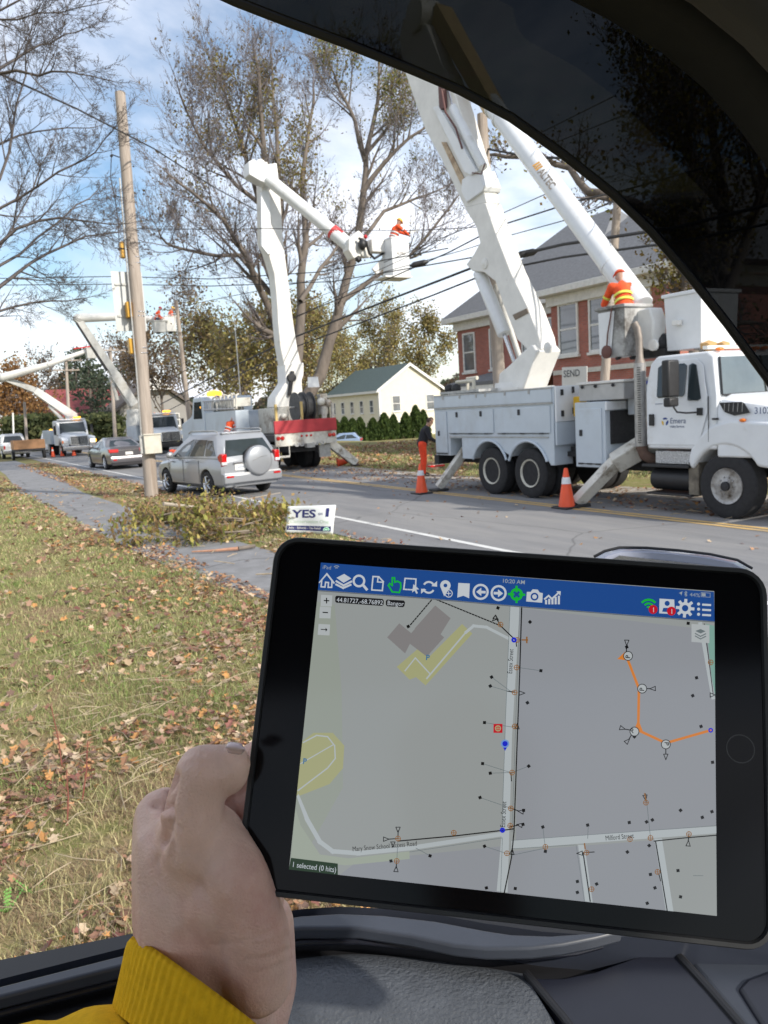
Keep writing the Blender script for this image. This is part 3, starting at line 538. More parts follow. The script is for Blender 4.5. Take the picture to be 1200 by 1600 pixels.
# arborvitae hedge trees before the cream house
def conifer(x, y, H, R_, lab, seed, base=0.0):
    n = 2600; h = npr.rand(n)**0.8; a = npr.uniform(0, 6.283, n); rr_ = R_*(1-h)**0.6*(0.72+0.35*npr.rand(n))*(1+0.12*np.sin(a*5+h*9))
    P = np.stack([x+np.cos(a)*rr_, y+np.sin(a)*rr_, base+0.1+h*H], 1); up = np.stack([np.cos(a)*0.05, np.sin(a)*0.05, np.full(n, 0.16)], 1)+npr.normal(0, 0.05, (n, 3)); b = npr.normal(0, 0.08, (n, 3))
    V = np.stack([P-up, P+b, P+up, P-b], 1).reshape(-1, 3); c = np.array([(0.07, 0.11, 0.03), (0.10, 0.145, 0.04), (0.045, 0.075, 0.025)])[npr.randint(0, 3, n)]
    rt = thing('arborvitae', lab, 'shrub', (x, y, base), 0, 'arborvitae row in front of the cream house')
    obj('foliage', fast_mesh('foliage', V, np.arange(n*4).reshape(n, 4), c), vcol_mat('tree leaves', 0.7, 0.4), rt, angle=180)
    bm = nb(); tube(bm, [(x, y, base-0.05), (x, y, base+H*0.8)], [0.09, 0.03], 6); obj('trunk', bm, bark, rt)
hed = [(527, 1.5), (541, 1.65), (553, 1.5), (565, 1.55), (585, 1.45), (603, 1.75), (617, 1.6), (636, 1.7), (652, 2.15), (664, 1.8)]
ordn = ['first', 'second', 'third', 'fourth', 'fifth', 'sixth', 'seventh', 'eighth', 'ninth', 'tenth']
for i, (px, H) in enumerate(hed):
    p = AY(px, 697, 81-0.3*i); conifer(p.x, p.y, H*1.62, 0.85+0.15*(i % 3), 'cone shaped evergreen shrub, %s from the left in the row' % ordn[i], i, base=-1.5)
def hedge(x0, y0, x1, y1, H, T, lab):
    n = 9000; f = npr.rand(n); P = np.stack([x0+(x1-x0)*f, y0+(y1-y0)*f, npr.rand(n)**0.7*H], 1)+npr.normal(0, 1, (n, 3))*np.array([T, T, 0.12]); P[:, 2] = np.clip(P[:, 2], 0.05, None)
    a = npr.normal(0, 0.14, (n, 3)); b = npr.normal(0, 0.14, (n, 3)); V = np.stack([P-a, P+b, P+a, P-b], 1).reshape(-1, 3); c = np.array([(0.09, 0.11, 0.045), (0.13, 0.14, 0.06), (0.06, 0.075, 0.035)])[npr.randint(0, 3, n)]
    tag(obj('hedge', fast_mesh('hedge', V, np.arange(n*4).reshape(n, 4), c), vcol_mat('tree leaves', 0.7, 0.4), angle=180), lab, 'hedge')
a = AY(25, 700, 84); b = AY(82, 700, 80); hedge(a.x, a.y, b.x, b.y, 3.2, 0.6, 'long clipped green hedge behind the far white pickup')
a = AY(145, 700, 84); b = AY(178, 700, 80); hedge(a.x, a.y, b.x, b.y, 2.9, 0.6, 'dark hedge behind the grey sedan')
# ================================================================ BUILDINGS
brickm = None
def brick_mat(name, c1, c2, mortar, sx=1.0):
    m = bpy.data.materials.new(name); m.use_nodes = True; t = m.node_tree; b = t.nodes['Principled BSDF']; b.inputs['Roughness'].default_value = 0.9
    co = N(t, 'ShaderNodeTexCoord'); g = N(t, 'ShaderNodeNewGeometry'); sp = N(t, 'ShaderNodeSeparateXYZ'); t.links.new(co.outputs['Object'], sp.inputs[0])
    ad = N(t, 'ShaderNodeMath', operation='ADD'); t.links.new(sp.outputs[0], ad.inputs[0]); t.links.new(sp.outputs[1], ad.inputs[1])
    cb = N(t, 'ShaderNodeCombineXYZ'); t.links.new(ad.outputs[0], cb.inputs[0]); t.links.new(sp.outputs[2], cb.inputs[1])
    br = N(t, 'ShaderNodeTexBrick'); br.inputs['Scale'].default_value = 1; br.inputs['Brick Width'].default_value = 0.22; br.inputs['Row Height'].default_value = 0.075; br.inputs['Mortar Size'].default_value = 0.008
    br.inputs['Color1'].default_value = (*c1, 1); br.inputs['Color2'].default_value = (*c2, 1); br.inputs['Mortar'].default_value = (*mortar, 1); t.links.new(cb.outputs[0], br.inputs[0])
    nn = N(t, 'ShaderNodeTexNoise'); nn.inputs['Scale'].default_value = 1.2; nn.inputs['Detail'].default_value = 8; t.links.new(co.outputs['Object'], nn.inputs[0])
    mx = N(t, 'ShaderNodeMixRGB', blend_type='MULTIPLY'); mx.inputs[0].default_value = 0.5; t.links.new(br.outputs[0], mx.inputs[1]); t.links.new(nn.outputs[0], mx.inputs[2]); 
    br2 = N(t, 'ShaderNodeBrightContrast'); br2.inputs[1].default_value = 0.03; t.links.new(mx.outputs[0], br2.inputs[0]); t.links.new(br2.outputs[0], b.inputs['Base Color']); MATS[name] = m; return m
def siding_mat(name, c, pitch=0.13):
    m = mat(name, c, 0.7, 0, 0.05, 2); t = m.node_tree; co = N(t, 'ShaderNodeTexCoord'); wv = N(t, 'ShaderNodeTexWave', wave_type='BANDS', bands_direction='Z', wave_profile='SAW'); wv.inputs['Scale'].default_value = 1/pitch/3.1416*0.5*2; wv.inputs['Distortion'].default_value = 0
    t.links.new(co.outputs['Object'], wv.inputs[0]); bp = N(t, 'ShaderNodeBump'); bp.inputs['Strength'].default_value = 0.6; bp.inputs['Distance'].default_value = 0.03; t.links.new(wv.outputs[0], bp.inputs['Height']); t.links.new(bp.outputs[0], t.nodes['Principled BSDF'].inputs['Normal']); return m
red_brick = brick_mat('red brick', (0.54, 0.15, 0.10), (0.42, 0.11, 0.075), (0.33, 0.24, 0.2))
stone = mat('pale stone trim', (0.6, 0.58, 0.53), 0.7); slate = mat('grey shingle roof', (0.17, 0.175, 0.185), 0.85, 0, 0.2, 7, bump=0.3, bscale=20, stretch=(1, 1, 3)); greenroof = mat('dark green grey shingles', (0.07, 0.10, 0.095), 0.85, 0, 0.2, 5, bump=0.3)
trim = mat('white trim', (0.72, 0.71, 0.68), 0.5); cream = siding_mat('cream clapboard', (0.78, 0.73, 0.60)); pane_m = mat('window pane', (0.10, 0.12, 0.14), 0.05, 0, 0.5, 0.8, spec=1, coat=1); dark_in = mat('porch shade wood', (0.10, 0.085, 0.075), 0.8)
redroof = mat('dark red roof', (0.22, 0.05, 0.05), 0.8, 0, 0.15, 3); grey_sid = siding_mat('grey clapboard', (0.30, 0.29, 0.28))
def window(parent, p, n, wd, ht, fm=trim, proud=0.06, fw=0.09, bars=True, sill=True):
    """sash window on a wall; p = centre of the opening on the wall, n = outward normal (horizontal)"""
    n = Vector(n).normalized(); u = Vector((0, 0, 1)).cross(n); M = Matrix((( u.x, n.x, 0, p[0]), (u.y, n.y, 0, p[1]), (0, 0, 1, p[2]), (0, 0, 0, 1)))
    bm = nb()
    for (a, b, c, d) in ((-wd/2-fw, -wd/2, -ht/2-fw, ht/2+fw), (wd/2, wd/2+fw, -ht/2-fw, ht/2+fw), (-wd/2, wd/2, ht/2, ht/2+fw), (-wd/2, wd/2, -ht/2-fw, -ht/2)): box(bm, a, b, -0.02, proud, c, d, M)
    if bars: box(bm, -wd/2, wd/2, 0.012, proud*0.75, -0.035, 0.035, M)
    f = obj('window', bm, fm, parent)
    g = nb(); box(g, -wd/2+0.001, wd/2-0.001, -0.01, 0.02, -ht/2+0.001, ht/2-0.001, M); obj('pane', g, pane_m, f)
    if sill: s = nb(); box(s, -wd/2-fw-0.05, wd/2+fw+0.05, -0.02, proud+0.07, -ht/2-fw-0.10, -ht/2-fw-0.001, M); obj('sill', s, fm, f)
    return f
# ---- cream house with the green roof
cx, cy, zb = 47.5, 84.6, -1.5
W_, D_, E_ = 8.9, 13.8, 4.25
h = thing('cream_house', 'two storey cream clapboard house with dark green roof and white corner trim', 'house', (cx, cy, zb))
bm = nb(); prism(bm, [(cx, zb), (cx+W_, zb), (cx+W_, E_), (cx+W_/2, E_+2.9), (cx, E_)], 'y', cy, cy+D_); obj('wall', bm, cream, h)
bm = nb()
for s in (0, 1):
    xe = cx-0.35 if s == 0 else cx+W_+0.35; ze = E_-0.23; xr = cx+W_/2; zr = E_+2.9
    prism(bm, [(xe, ze), (xr, zr), (xr, zr+0.22), (xe, ze+0.2)], 'y', cy-0.3, cy+D_+0.3)
obj('roof', bm, greenroof, h)
bm = nb(); rk = 0.33
for s in (0, 1):
    xe = cx-0.38 if s == 0 else cx+W_+0.38; xr = cx+W_/2; prism(bm, [(xe, E_-0.34), (xr, E_+2.78), (xr, E_+3.16), (xe, E_+0.02)], 'y', cy-0.36, cy-0.302)
box(bm, cx-0.44, cx-0.36, cy-0.3, cy+D_+0.3, E_-0.35, E_-0.05); obj('rake_trim', bm, trim, h)
bm = nb(); box(bm, cx-0.03, cx+0.22, cy-0.035, cy-0.002, zb, E_-0.1); box(bm, cx-0.035, cx-0.002, cy-0.002, cy+0.22, zb, E_-0.3); obj('corner_board', bm, trim, h)
for (fx, z, wd) in ((0.27, 2.55, 1.0), (0.82, 2.5, 1.0), (0.27, -0.6, 0.9), (0.42, -0.55, 0.9)): window(h, (cx+W_*fx, cy, z), (0, -1, 0), wd, 1.75, proud=0.05)
for k in range(5):
    window(h, (cx, cy+1.9+k*2.6, 2.35), (-1, 0, 0), 0.75, 1.4, proud=0.05); window(h, (cx, cy+1.9+k*2.6, -0.7), (-1, 0, 0), 0.75, 1.4, proud=0.05)
# ---- brick house
bx = 24.0
h = thing('brick_house', 'large red brick house with grey hipped roof, dormers and a dark porch', 'house', (bx, 26, 0))
bm = nb(); box(bm, bx, bx+10, 26.3, 34.2, -0.6, 6.05); box(bm, bx-1.6, bx+9, 19.5, 25.3, -0.6, 6.05); prism(bm, [(bx-1.6, 25.3), (bx, 26.3), (bx+2, 26.3), (bx+2, 25.3)], 'z', -0.6, 6.05); obj('wall', bm, red_brick, h)
def hip(bm, x0, x1, y0, y1, z0, hgt_, o=0.55, ridge=0.35):
    a = [Vector((x0-o, y0-o, z0)), Vector((x1+o, y0-o, z0)), Vector((x1+o, y1+o, z0)), Vector((x0-o, y1+o, z0))]; mx_ = (x0+x1)/2; my = (y0+y1)/2
    ly = max(0.0, (y1-y0)-(x1-x0)*0.75)/2+0.6; r = [Vector((mx_, my-ly, z0+hgt_)), Vector((mx_, my+ly, z0+hgt_))]
    v = [bm.verts.new(p) for p in a]; b_ = [bm.verts.new(p-Vector((0, 0, 0.02))) for p in a]; q = [bm.verts.new(p) for p in r]
    bm.faces.new((v[0], v[1], q[0])); bm.faces.new((v[1], v[2], q[1], q[0])); bm.faces.new((v[2], v[3], q[1])); bm.faces.new((v[3], v[0], q[0], q[1])); bm.faces.new(b_[::-1])
    for i in range(4): bm.faces.new((b_[i], b_[(i+1) % 4], v[(i+1) % 4], v[i]))
bm = nb(); hip(bm, bx, bx+10, 25, 34.2, 6.4, 4.3); hip(bm, bx-1.6, bx+9.2, 18.6, 25.3, 6.4, 4.6); obj('roof', bm, slate, h)
bm = nb()
for (x0, x1, y0, y1) in ((bx, bx+10, 26.3, 34.2), (bx-1.6, bx+9, 19.5, 25.3)):
    o = 0.58; box(bm, x0-o, x1+o, y0-o, y1+o, 6.12, 6.38); box(bm, x0-0.15, x1+0.15, y0-0.15, y1+0.15, 5.72, 6.118)
obj('cornice', bm, trim, h, bevel=0.02)
for y in (33.2, 31.0, 28.6, 27.1): window(h, (bx, y, 4.6), (-1, 0, 0), 0.85, 1.75)
for y in (24.3, 22.6, 20.7): window(h, (bx-1.6, y, 4.75), (-1, 0, 0), 0.95, 1.85)
for y in (24.3, 23.5, 22.0, 20.6): window(h, (bx-1.6, y, 1.9), (-1, 0, 0), 0.6, 1.3)
window(h, (bx-0.8, 25.8, 4.6), (-0.53, 0.85, 0), 0.6, 1.7)
bm = nb(); box(bm, bx-1.68, bx-1.602, 19.6, 25.2, 3.0, 3.18); obj('stone_band', bm, stone, h)
for (y, z, s) in ():   # gabled dormers
    x0 = bx-0.2 if y > 26 else bx-0.9
    bm = nb(); prism(bm, [(y-0.95*s, z-1.0), (y+0.95*s, z-1.0), (y+0.95*s, z+0.75), (y, z+1.6*s), (y-0.95*s, z+0.75)], 'x', x0+0.5, x0+3.6); d_ = obj('dormer', bm, mat('dormer cream shingle', (0.42, 0.41, 0.39), 0.7), h)
    bm = nb(); prism(bm, [(y-1.3*s, z+0.55), (y, z+1.72*s), (y, z+1.95*s), (y-1.3*s, z+0.78)], 'x', x0+0.2, x0+4.2); prism(bm, [(y+1.3*s, z+0.55), (y, z+1.72*s), (y, z+1.95*s), (y+1.3*s, z+0.78)], 'x', x0+0.2, x0+4.2); obj('dormer_roof', bm, slate, d_)
    bm = nb(); box(bm, x0+0.44, x0+0.498, y-0.45*s, y+0.45*s, z-0.55, z+0.55); obj('dormer_window', bm, pane_m, d_)
# porch along the left wing
bm = nb(); prism(bm, [(bx-2.6, 2.85), (bx+0.0, 3.35), (bx+0.0, 3.5), (bx-2.6, 3.0)], 'y', 25.6, 31.6); obj('porch_roof', bm, slate, h)
bm = nb(); box(bm, bx-2.58, bx-2.35, 25.7, 31.5, 2.5, 2.85); box(bm, bx-2.34, bx, 31.2, 31.5, 2.5, 2.9); obj('porch_beam', bm, trim, h)
for y in (26.2, 28.8, 31.3):
    bm = nb(); box(bm, bx-2.58, bx-2.32, y-0.14, y+0.14, -0.5, 2.5); obj('porch_post', bm, trim, h)
bm = nb(); box(bm, bx-2.6, bx, 25.6, 31.6, -0.6, 0.35); obj('porch_deck', bm, dark_in, h)
# hand lettered bedsheet on the porch rail
p0, p1 = AX(864+14, 574, 20.2), AX(864+53, 572, 20.2); p2, p3 = AX(864+53, 616, 20.2), AX(864+14, 618, 20.2)
# ---- far buildings
x0, y0 = AY(232, 650, 105).x, 105
h = thing('gabled_house', 'small grey house with a white gable behind the cab of the second lift truck', 'house', (x0, y0, 0))
bm = nb(); prism(bm, [(x0-3.5, 0), (x0+5.5, 0), (x0+5.5, 3.9), (x0+1, 7.2), (x0-3.5, 3.9)], 'y', y0, y0+9); obj('wall', bm, grey_sid, h)
bm = nb(); prism(bm, [(x0-4.2, 3.5), (x0+1, 7.3), (x0+6.2, 3.5), (x0+6.2, 3.9), (x0+1, 7.75), (x0-4.2, 3.9)], 'y', y0-0.6, y0+9.3); obj('roof', bm, mat('brown grey shingle', (0.13, 0.11, 0.1), 0.85), h)
bm = nb(); prism(bm, [(x0-1.2, 6.1), (x0+3.2, 6.1), (x0+1, 7.9)], 'y', y0-1.1, y0-0.62); obj('gable', bm, trim, h)
window(h, (x0-1.8, y0, 2.2), (0, -1, 0), 1.0, 1.5); window(h, (x0+3.4, y0, 2.2), (0, -1, 0), 1.0, 1.5)
a, b = AY(92, 650, 130), AY(215, 650, 130)
h = thing('red_roof_building', 'long low building with a dark red roof behind the utility trucks', 'building', (a.x, 130, 0))
bm = nb(); box(bm, a.x, b.x, 130, 142, 0, 3.6); obj('wall', bm, grey_sid, h)
bm = nb(); prism(bm, [(129, 3.5), (143, 3.5), (136, 8.0)], 'x', a.x-0.8, b.x+0.6); obj('roof', bm, redroof, h)
for k in range(4): window(h, (a.x+3+k*3, 130, 2.0), (0, -1, 0), 1.2, 1.4)
a, b = AY(-45, 640, 140), AY(42, 640, 140)
h = thing('pale_house', 'pale grey house with a low roof at the far left edge', 'house', (a.x, 140, 0))
bm = nb(); box(bm, a.x, b.x, 140, 150, 0, 5.2); obj('wall', bm, siding_mat('pale clapboard', (0.55, 0.56, 0.58)), h)
bm = nb(); prism(bm, [(139, 5.1), (151, 5.1), (145, 8.6)], 'x', a.x-0.8, b.x+0.6); obj('roof', bm, mat('grey roof', (0.2, 0.2, 0.21), 0.85), h)
for k in range(3): window(h, (a.x+2.5+k*3.2, 140, 3.4), (0, -1, 0), 1.2, 1.4)
# ================================================================ POLES, SIGNALS, WIRES
wood = mat('weathered pole wood', (0.37, 0.315, 0.27), 0.85, 0, 0.22, 9, bump=0.5, bscale=26, stretch=(1, 1, 0.08), second=(0.25, 0.2, 0.16), thr=(0.5, 0.66))
box_paint = mat('tan box paint', (0.56, 0.53, 0.45), 0.5); alu = mat('brushed sign back', (0.44, 0.45, 0.44), 0.42, 0.35, 0.1, 2.5); sig = mat('yellow signal housing', (0.55, 0.29, 0.02), 0.4)
P = thing('utility_pole', 'thick wooden utility pole on the verge with a tan box and sign back', 'pole', (5.3, 22.9, 0))
bm = nb(); tube(bm, [(5.3, 22.9, -0.2), (5.42, 22.9, 5.4), (5.5, 22.9, 10.85)], [0.19, 0.165, 0.135], 24); obj('shaft', bm, wood, P)
bm = nb(); box(bm, 5.15, 5.62, 22.5, 22.74, 1.22, 1.76); bx_ = obj('control_box', bm, box_paint, P, bevel=0.012)
bm = nb(); box(bm, 5.14, 5.63, 22.47, 22.5, 1.74, 1.775); obj('box_lid', bm, box_paint, bx_)
bm = nb(); tube(bm, [(5.13, 22.72, 1.3), (5.18, 22.72, 3.6), (5.2, 22.73, 6.4), (5.24, 22.75, 8.6)], 0.022, 8); box(bm, 5.06, 5.145, 22.6, 22.7, 1.24, 1.74); obj('conduit', bm, grey_metal, P)
for z in (3.98, 4.12, 4.98, 5.1, 6.4, 6.56):
    bm = nb(); c_ = 5.32+z*0.02; 
    for k in range(20):
        a0, a1 = rad(18*k), rad(18*(k+1)); r1 = 0.184-0.0045*z*0.9
        quadf(bm, [bm.verts.new((c_+r1*math.cos(q), 22.9+r1*math.sin(q), z+dz)) for q, dz in ((a0, 0), (a1, 0), (a1, 0.03), (a0, 0.03))])
    obj('strap', bm, chrome, P, solid=0.006)
bm = nb()
for (z, dx) in ((9.15, -0.32), (8.1, -0.34), (6.75, -0.36)): tube(bm, [(5.3, 22.8, z), (5.4+dx, 22.75, z+0.04)], 0.015, 6); icos(bm, (5.4+dx, 22.75, z), 0.045, 1)
tube(bm, [(5.08, 22.75, 9.15), (5.0, 22.74, 8.6), (5.06, 22.75, 8.1), (5.09, 22.74, 7.4), (5.04, 22.75, 6.75)], 0.012, 6); obj('bracket_wiring', bm, black_plastic, P)
S_ = thing('road_sign', 'large blank grey back of a road sign strapped to the thick pole', 'sign', (5.25, 23.1, 4.6))
bm = nb(); box(bm, 4.83, 5.66, 23.08, 23.086, 4.62, 6.22); obj('sign_panel', bm, alu, S_, bevel=0.0)
bm = nb(); box(bm, 4.9, 5.6, 23.05, 23.08, 5.0, 5.05); box(bm, 4.9, 5.6, 23.05, 23.08, 5.85, 5.9); obj('brace', bm, grey_metal, S_)
for (z, lab, dx) in ((6.55, 'uppermost yellow traffic signal housing on the left side of the thick pole', -0.27), (4.96, 'middle yellow traffic signal housing on the pole, before the sign back', -0.24), (3.98, 'lowest yellow traffic signal housing on the left side of the thick pole', -0.25)):
    q = thing('traffic_signal', lab, 'traffic signal', (5.4+dx, 22.95, z), 0, 'signal housings on the thick pole'); c_ = 5.35+dx+z*0.018-0.02
    bm = nb(); box(bm, c_-0.08, c_+0.06, 22.78, 23.0, z, z+0.42); obj('housing', bm, sig, q, bevel=0.02)
    for k in range(3):
        bm = nb(); zc = z+0.07+k*0.14
        for j in range(9):
            a0, a1 = rad(20*j), rad(20*(j+1)); quadf(bm, [bm.verts.new((c_-0.01+0.06*math.cos(q2), yy0, zc+0.06*math.sin(q2))) for q2, yy0 in ((a0, 23.0), (a1, 23.0), (a1, 23.16), (a0, 23.16))])
        obj('visor', bm, sig, q, solid=0.004)
def pole(px0, py0, px1, py1, y, r0, r1, lab, arms=(), nm='utility_pole', m=wood, base=True):
    a, b = AY(px1, py1, y), AY(px0, py0, y); d = (b-a)/(b.z-a.z); z0 = hgt(a.x, a.y)-0.1; a = a+d*(z0-a.z)
    q = thing(nm, lab, 'pole', (a.x, a.y, z0)); bm = nb(); tube(bm, [a, a.lerp(b, 0.5), b], [r0, (r0+r1)/2, r1], 12); obj('shaft', bm, m, q)
    for (f, hw, dr) in arms:
        c = a.lerp(b, f); bm = nb(); u = Vector((math.cos(dr), math.sin(dr), 0)); tube(bm, [c-u*hw-Vector((0, .2, 0)), c+u*hw-Vector((0, .2, 0))], 0.07, 6)
        for s in (-0.9, -0.45, 0.45, 0.9): icos(bm, c+u*hw*s+Vector((0, -.2, 0.14)), 0.07, 1)
        obj('crossarm', bm, wood, q)
    return q
pole(275, 470, 299, 684, 55, 0.17, 0.13, 'leaning wooden utility pole right of the second lift truck', [(0.78, 0.001, 0)])
pole(172, 543, 180, 684, 72, 0.17, 0.13, 'wooden pole with one crossarm between the two farther booms', [(0.97, 1.3, 0.2)])
pole(103, 562, 109, 684, 88, 0.19, 0.14, 'far pole with two crossarms above the farthest utility truck', [(0.99, 1.6, 0.2), (0.88, 1.3, 0.2)])
pole(38, 628, 43, 706, 66, 0.11, 0.10, 'short bare wooden post beside the hedge'); pole(20, 645, 22, 704, 76, 0.08, 0.07, 'thin white post left of the hedge', nm='post', m=trim)
pole(753, 178, 778, 560, 17.6, 0.19, 0.13, 'wooden utility pole just behind the big two-piece boom'); pole(966, 300, 938, 690, 14.9, 0.13, 0.10, 'grey leaning pole behind the worker in the near bucket')
# old porch sheet sign
bs = nb(); slab(bs, [p0, p1, p2, p3], (0.02, 0, 0)); o = obj('cloth_banner', bs, mat('white bedsheet', (0.72, 0.72, 0.7), 0.9, 0, 0.06, 2), None); tag(o, 'white sheet with scrawled dark lettering hung by the brick house porch', 'banner')
Mx = Matrix(((0, 0, -1, 20.19), (-1, 0, 0, p0.y-0.08), (0, 1, 0, p0.z-0.36), (0, 0, 0, 1)))
tm = text_mesh('SEND', 0.34, Mx, bold=0.004, width=None); ob = obj('lettering', tm, mat('faded black marker', (0.12, 0.13, 0.14), 0.8), o, angle=180)
# wires ------------------------------------------------------------------------------------------------
wire_m = mat('black cable', (0.03, 0.03, 0.032), 0.7)
def wire(pts, r, lab, sag=0.0, group='overhead cables crossing the street'):
    """pts = [(px,py,y-depth)...] anchor points joined by hanging spans"""
    A = [AY(*p) for p in pts]; P_ = []
    for a, b in zip(A[:-1], A[1:]):
        for i in range(8): f = i/8; P_.append(a.lerp(b, f)-Vector((0, 0, 4*sag*f*(1-f))))
    P_.append(A[-1]); bm = nb(); tube(bm, P_, r, 5); o = obj('overhead_cable', bm, wire_m); tag(o, lab, 'cable', group); return o
wire([(-60, 88, 13), (0, 116, 15), (120, 170, 19), (240, 232, 23), (330, 290, 27), (430, 345, 32)], 0.02, 'cable slanting down from the top left corner across the thick pole')
wire([(-60, 436, 45), (180, 432, 40), (330, 436, 36), (500, 425, 30), (700, 388, 22)], 0.02, 'upper of the two level cables behind the sign back')
wire([(-60, 446, 45), (180, 444, 40), (330, 447, 36), (520, 440, 30), (740, 402, 20)], 0.02, 'lower of the two level cables behind the sign back')
wire([(190, 357, 24), (420, 357, 24), (640, 360, 22), (780, 352, 18)], 0.012, 'thin level wire running right from the middle of the thick pole', 0.02)
wire([(250, 632, 60), (360, 575, 42), (460, 527, 31), (560, 487, 25), (680, 441, 20), (760, 410, 17.5), (880, 382, 14), (1060, 355, 11), (1200, 320, 9)], 0.036, 'thickest bundled cable rising to the right under the high bucket')
wire([(250, 648, 60), (360, 592, 42), (467, 540, 31), (570, 502, 25), (680, 460, 20), (770, 424, 17.5), (880, 402, 14), (1060, 378, 11), (1200, 350, 9)], 0.026, 'second bundled cable just below the thickest one')
wire([(240, 610, 60), (360, 534, 42), (456, 497, 31), (592, 442, 24), (700, 395, 20), (783, 352, 17.5), (905, 313, 14), (977, 297, 12), (1100, 262, 10)], 0.02, 'cable with slack loops crossing in front of the long boom')
wire([(330, 532, 42), (456, 500, 31), (600, 425, 24), (720, 392, 20), (796, 368, 17.5), (887, 343, 14), (1000, 300, 11)], 0.012, 'thin wire just below the cable with slack loops')
wire([(600, 410, 24), (690, 372, 20), (752, 348, 17.6), (860, 300, 13.5)], 0.011, 'thin wire from the high bucket toward the pole behind the boom')
wire([(250, 590, 60), (380, 510, 42), (520, 455, 28), (640, 400, 21), (755, 340, 17.6)], 0.010, 'faint wire climbing to the pole behind the big boom')
wire([(775, 235, 17.6), (850, 205, 14.5), (960, 150, 11)], 0.010, 'upper thin wire right of the long boom under the visor'); wire([(775, 250, 17.6), (870, 222, 14.5), (980, 178, 11)], 0.010, 'lower thin wire right of the long boom under the visor')
wire([(758, 232, 17.6), (800, 240, 16.5), (845, 246, 15.3), (905, 248, 14)], 0.03, 'thick dark cable bundle beside the reaching limb')
wire([(173, 552, 72), (260, 520, 58), (276, 480, 55), (400, 455, 40), (520, 432, 30)], 0.018, 'wire from the crossarm pole to the leaning pole'); wire([(104, 568, 88), (150, 556, 78), (172, 549, 72)], 0.025, 'short far wire between the two crossarm poles')
for (px, py, y, lab) in ((655, 412, 20.5, 'dark oval cable splice hanging right of the high bucket'), (823, 396, 15.6, 'dark splice box on the thick cable beside the big boom')):
    c = AY(px, py, y); bm = nb(); tube(bm, [c-Vector((0.28, -.1, 0.06)), c-Vector((0.16, -.05, 0.03)), c+Vector((0.16, -.05, 0.03)), c+Vector((0.28, -.1, 0.06))], [0.02, 0.085, 0.085, 0.02], 10); tag(obj('cable_splice', bm, black_plastic), lab, 'cable splice')
# ================================================================ VEHICLES
def wheel(parent, c, r, wd, side, rim=None, name='wheel', dual=False, hubr=0.6, deep=0.0, nuts=8, spokes=0):
    """c = centre of the outer face (world or local same as parent space); side = -1 faces -x, +1 faces +x"""
    c = Vector(c); ax = Vector((side, 0, 0)); bm = nb(); rr = r*hubr
    disc_stack(bm, c, ax, [(-wd, rr*0.98), (-wd, r*0.9), (-wd*0.9, r*0.985), (-wd*0.5, r), (-wd*0.12, r*0.985), (-0.012, r*0.93), (0.0, r*0.8), (-0.006, rr*1.06), (-0.03, rr*0.99)], 36)
    if dual: disc_stack(bm, c-ax*(wd+0.05), ax, [(-wd, rr), (-wd, r*0.9), (-wd*0.8, r), (-wd*0.1, r), (0, r*0.85), (0, rr)], 28)
    w_ = obj(name, bm, [rubber], parent, world=False)
    bm = nb(); d = deep
    disc_stack(bm, c, ax, [(-wd*0.8, rr*0.9), (-0.02, rr*1.01), (0.004, rr*1.0), (-0.004, rr*0.92), (-0.03-d*0.6, rr*0.82), (-0.035-d, rr*0.66), (-0.03-d, rr*0.30), (0.0-d*0.5, rr*0.22), (0.005-d*0.5, 0.001)], 28)
    for k in range(nuts):
        a = 2*math.pi*k/nuts; icos(bm, c+Vector((side*(-0.03-d), math.cos(a)*rr*0.5, math.sin(a)*rr*0.5)), rr*0.06, 1)
    for k in range(spokes):
        a = 2*math.pi*k/spokes; p = Vector((0, math.cos(a), math.sin(a))); tube(bm, [c+ax*0.0+p*rr*0.15, c+ax*-0.005+p*rr*0.93], [rr*0.13, rr*0.10], 6)
    obj('rim', bm, rim or rimmat, w_, world=False); return w_
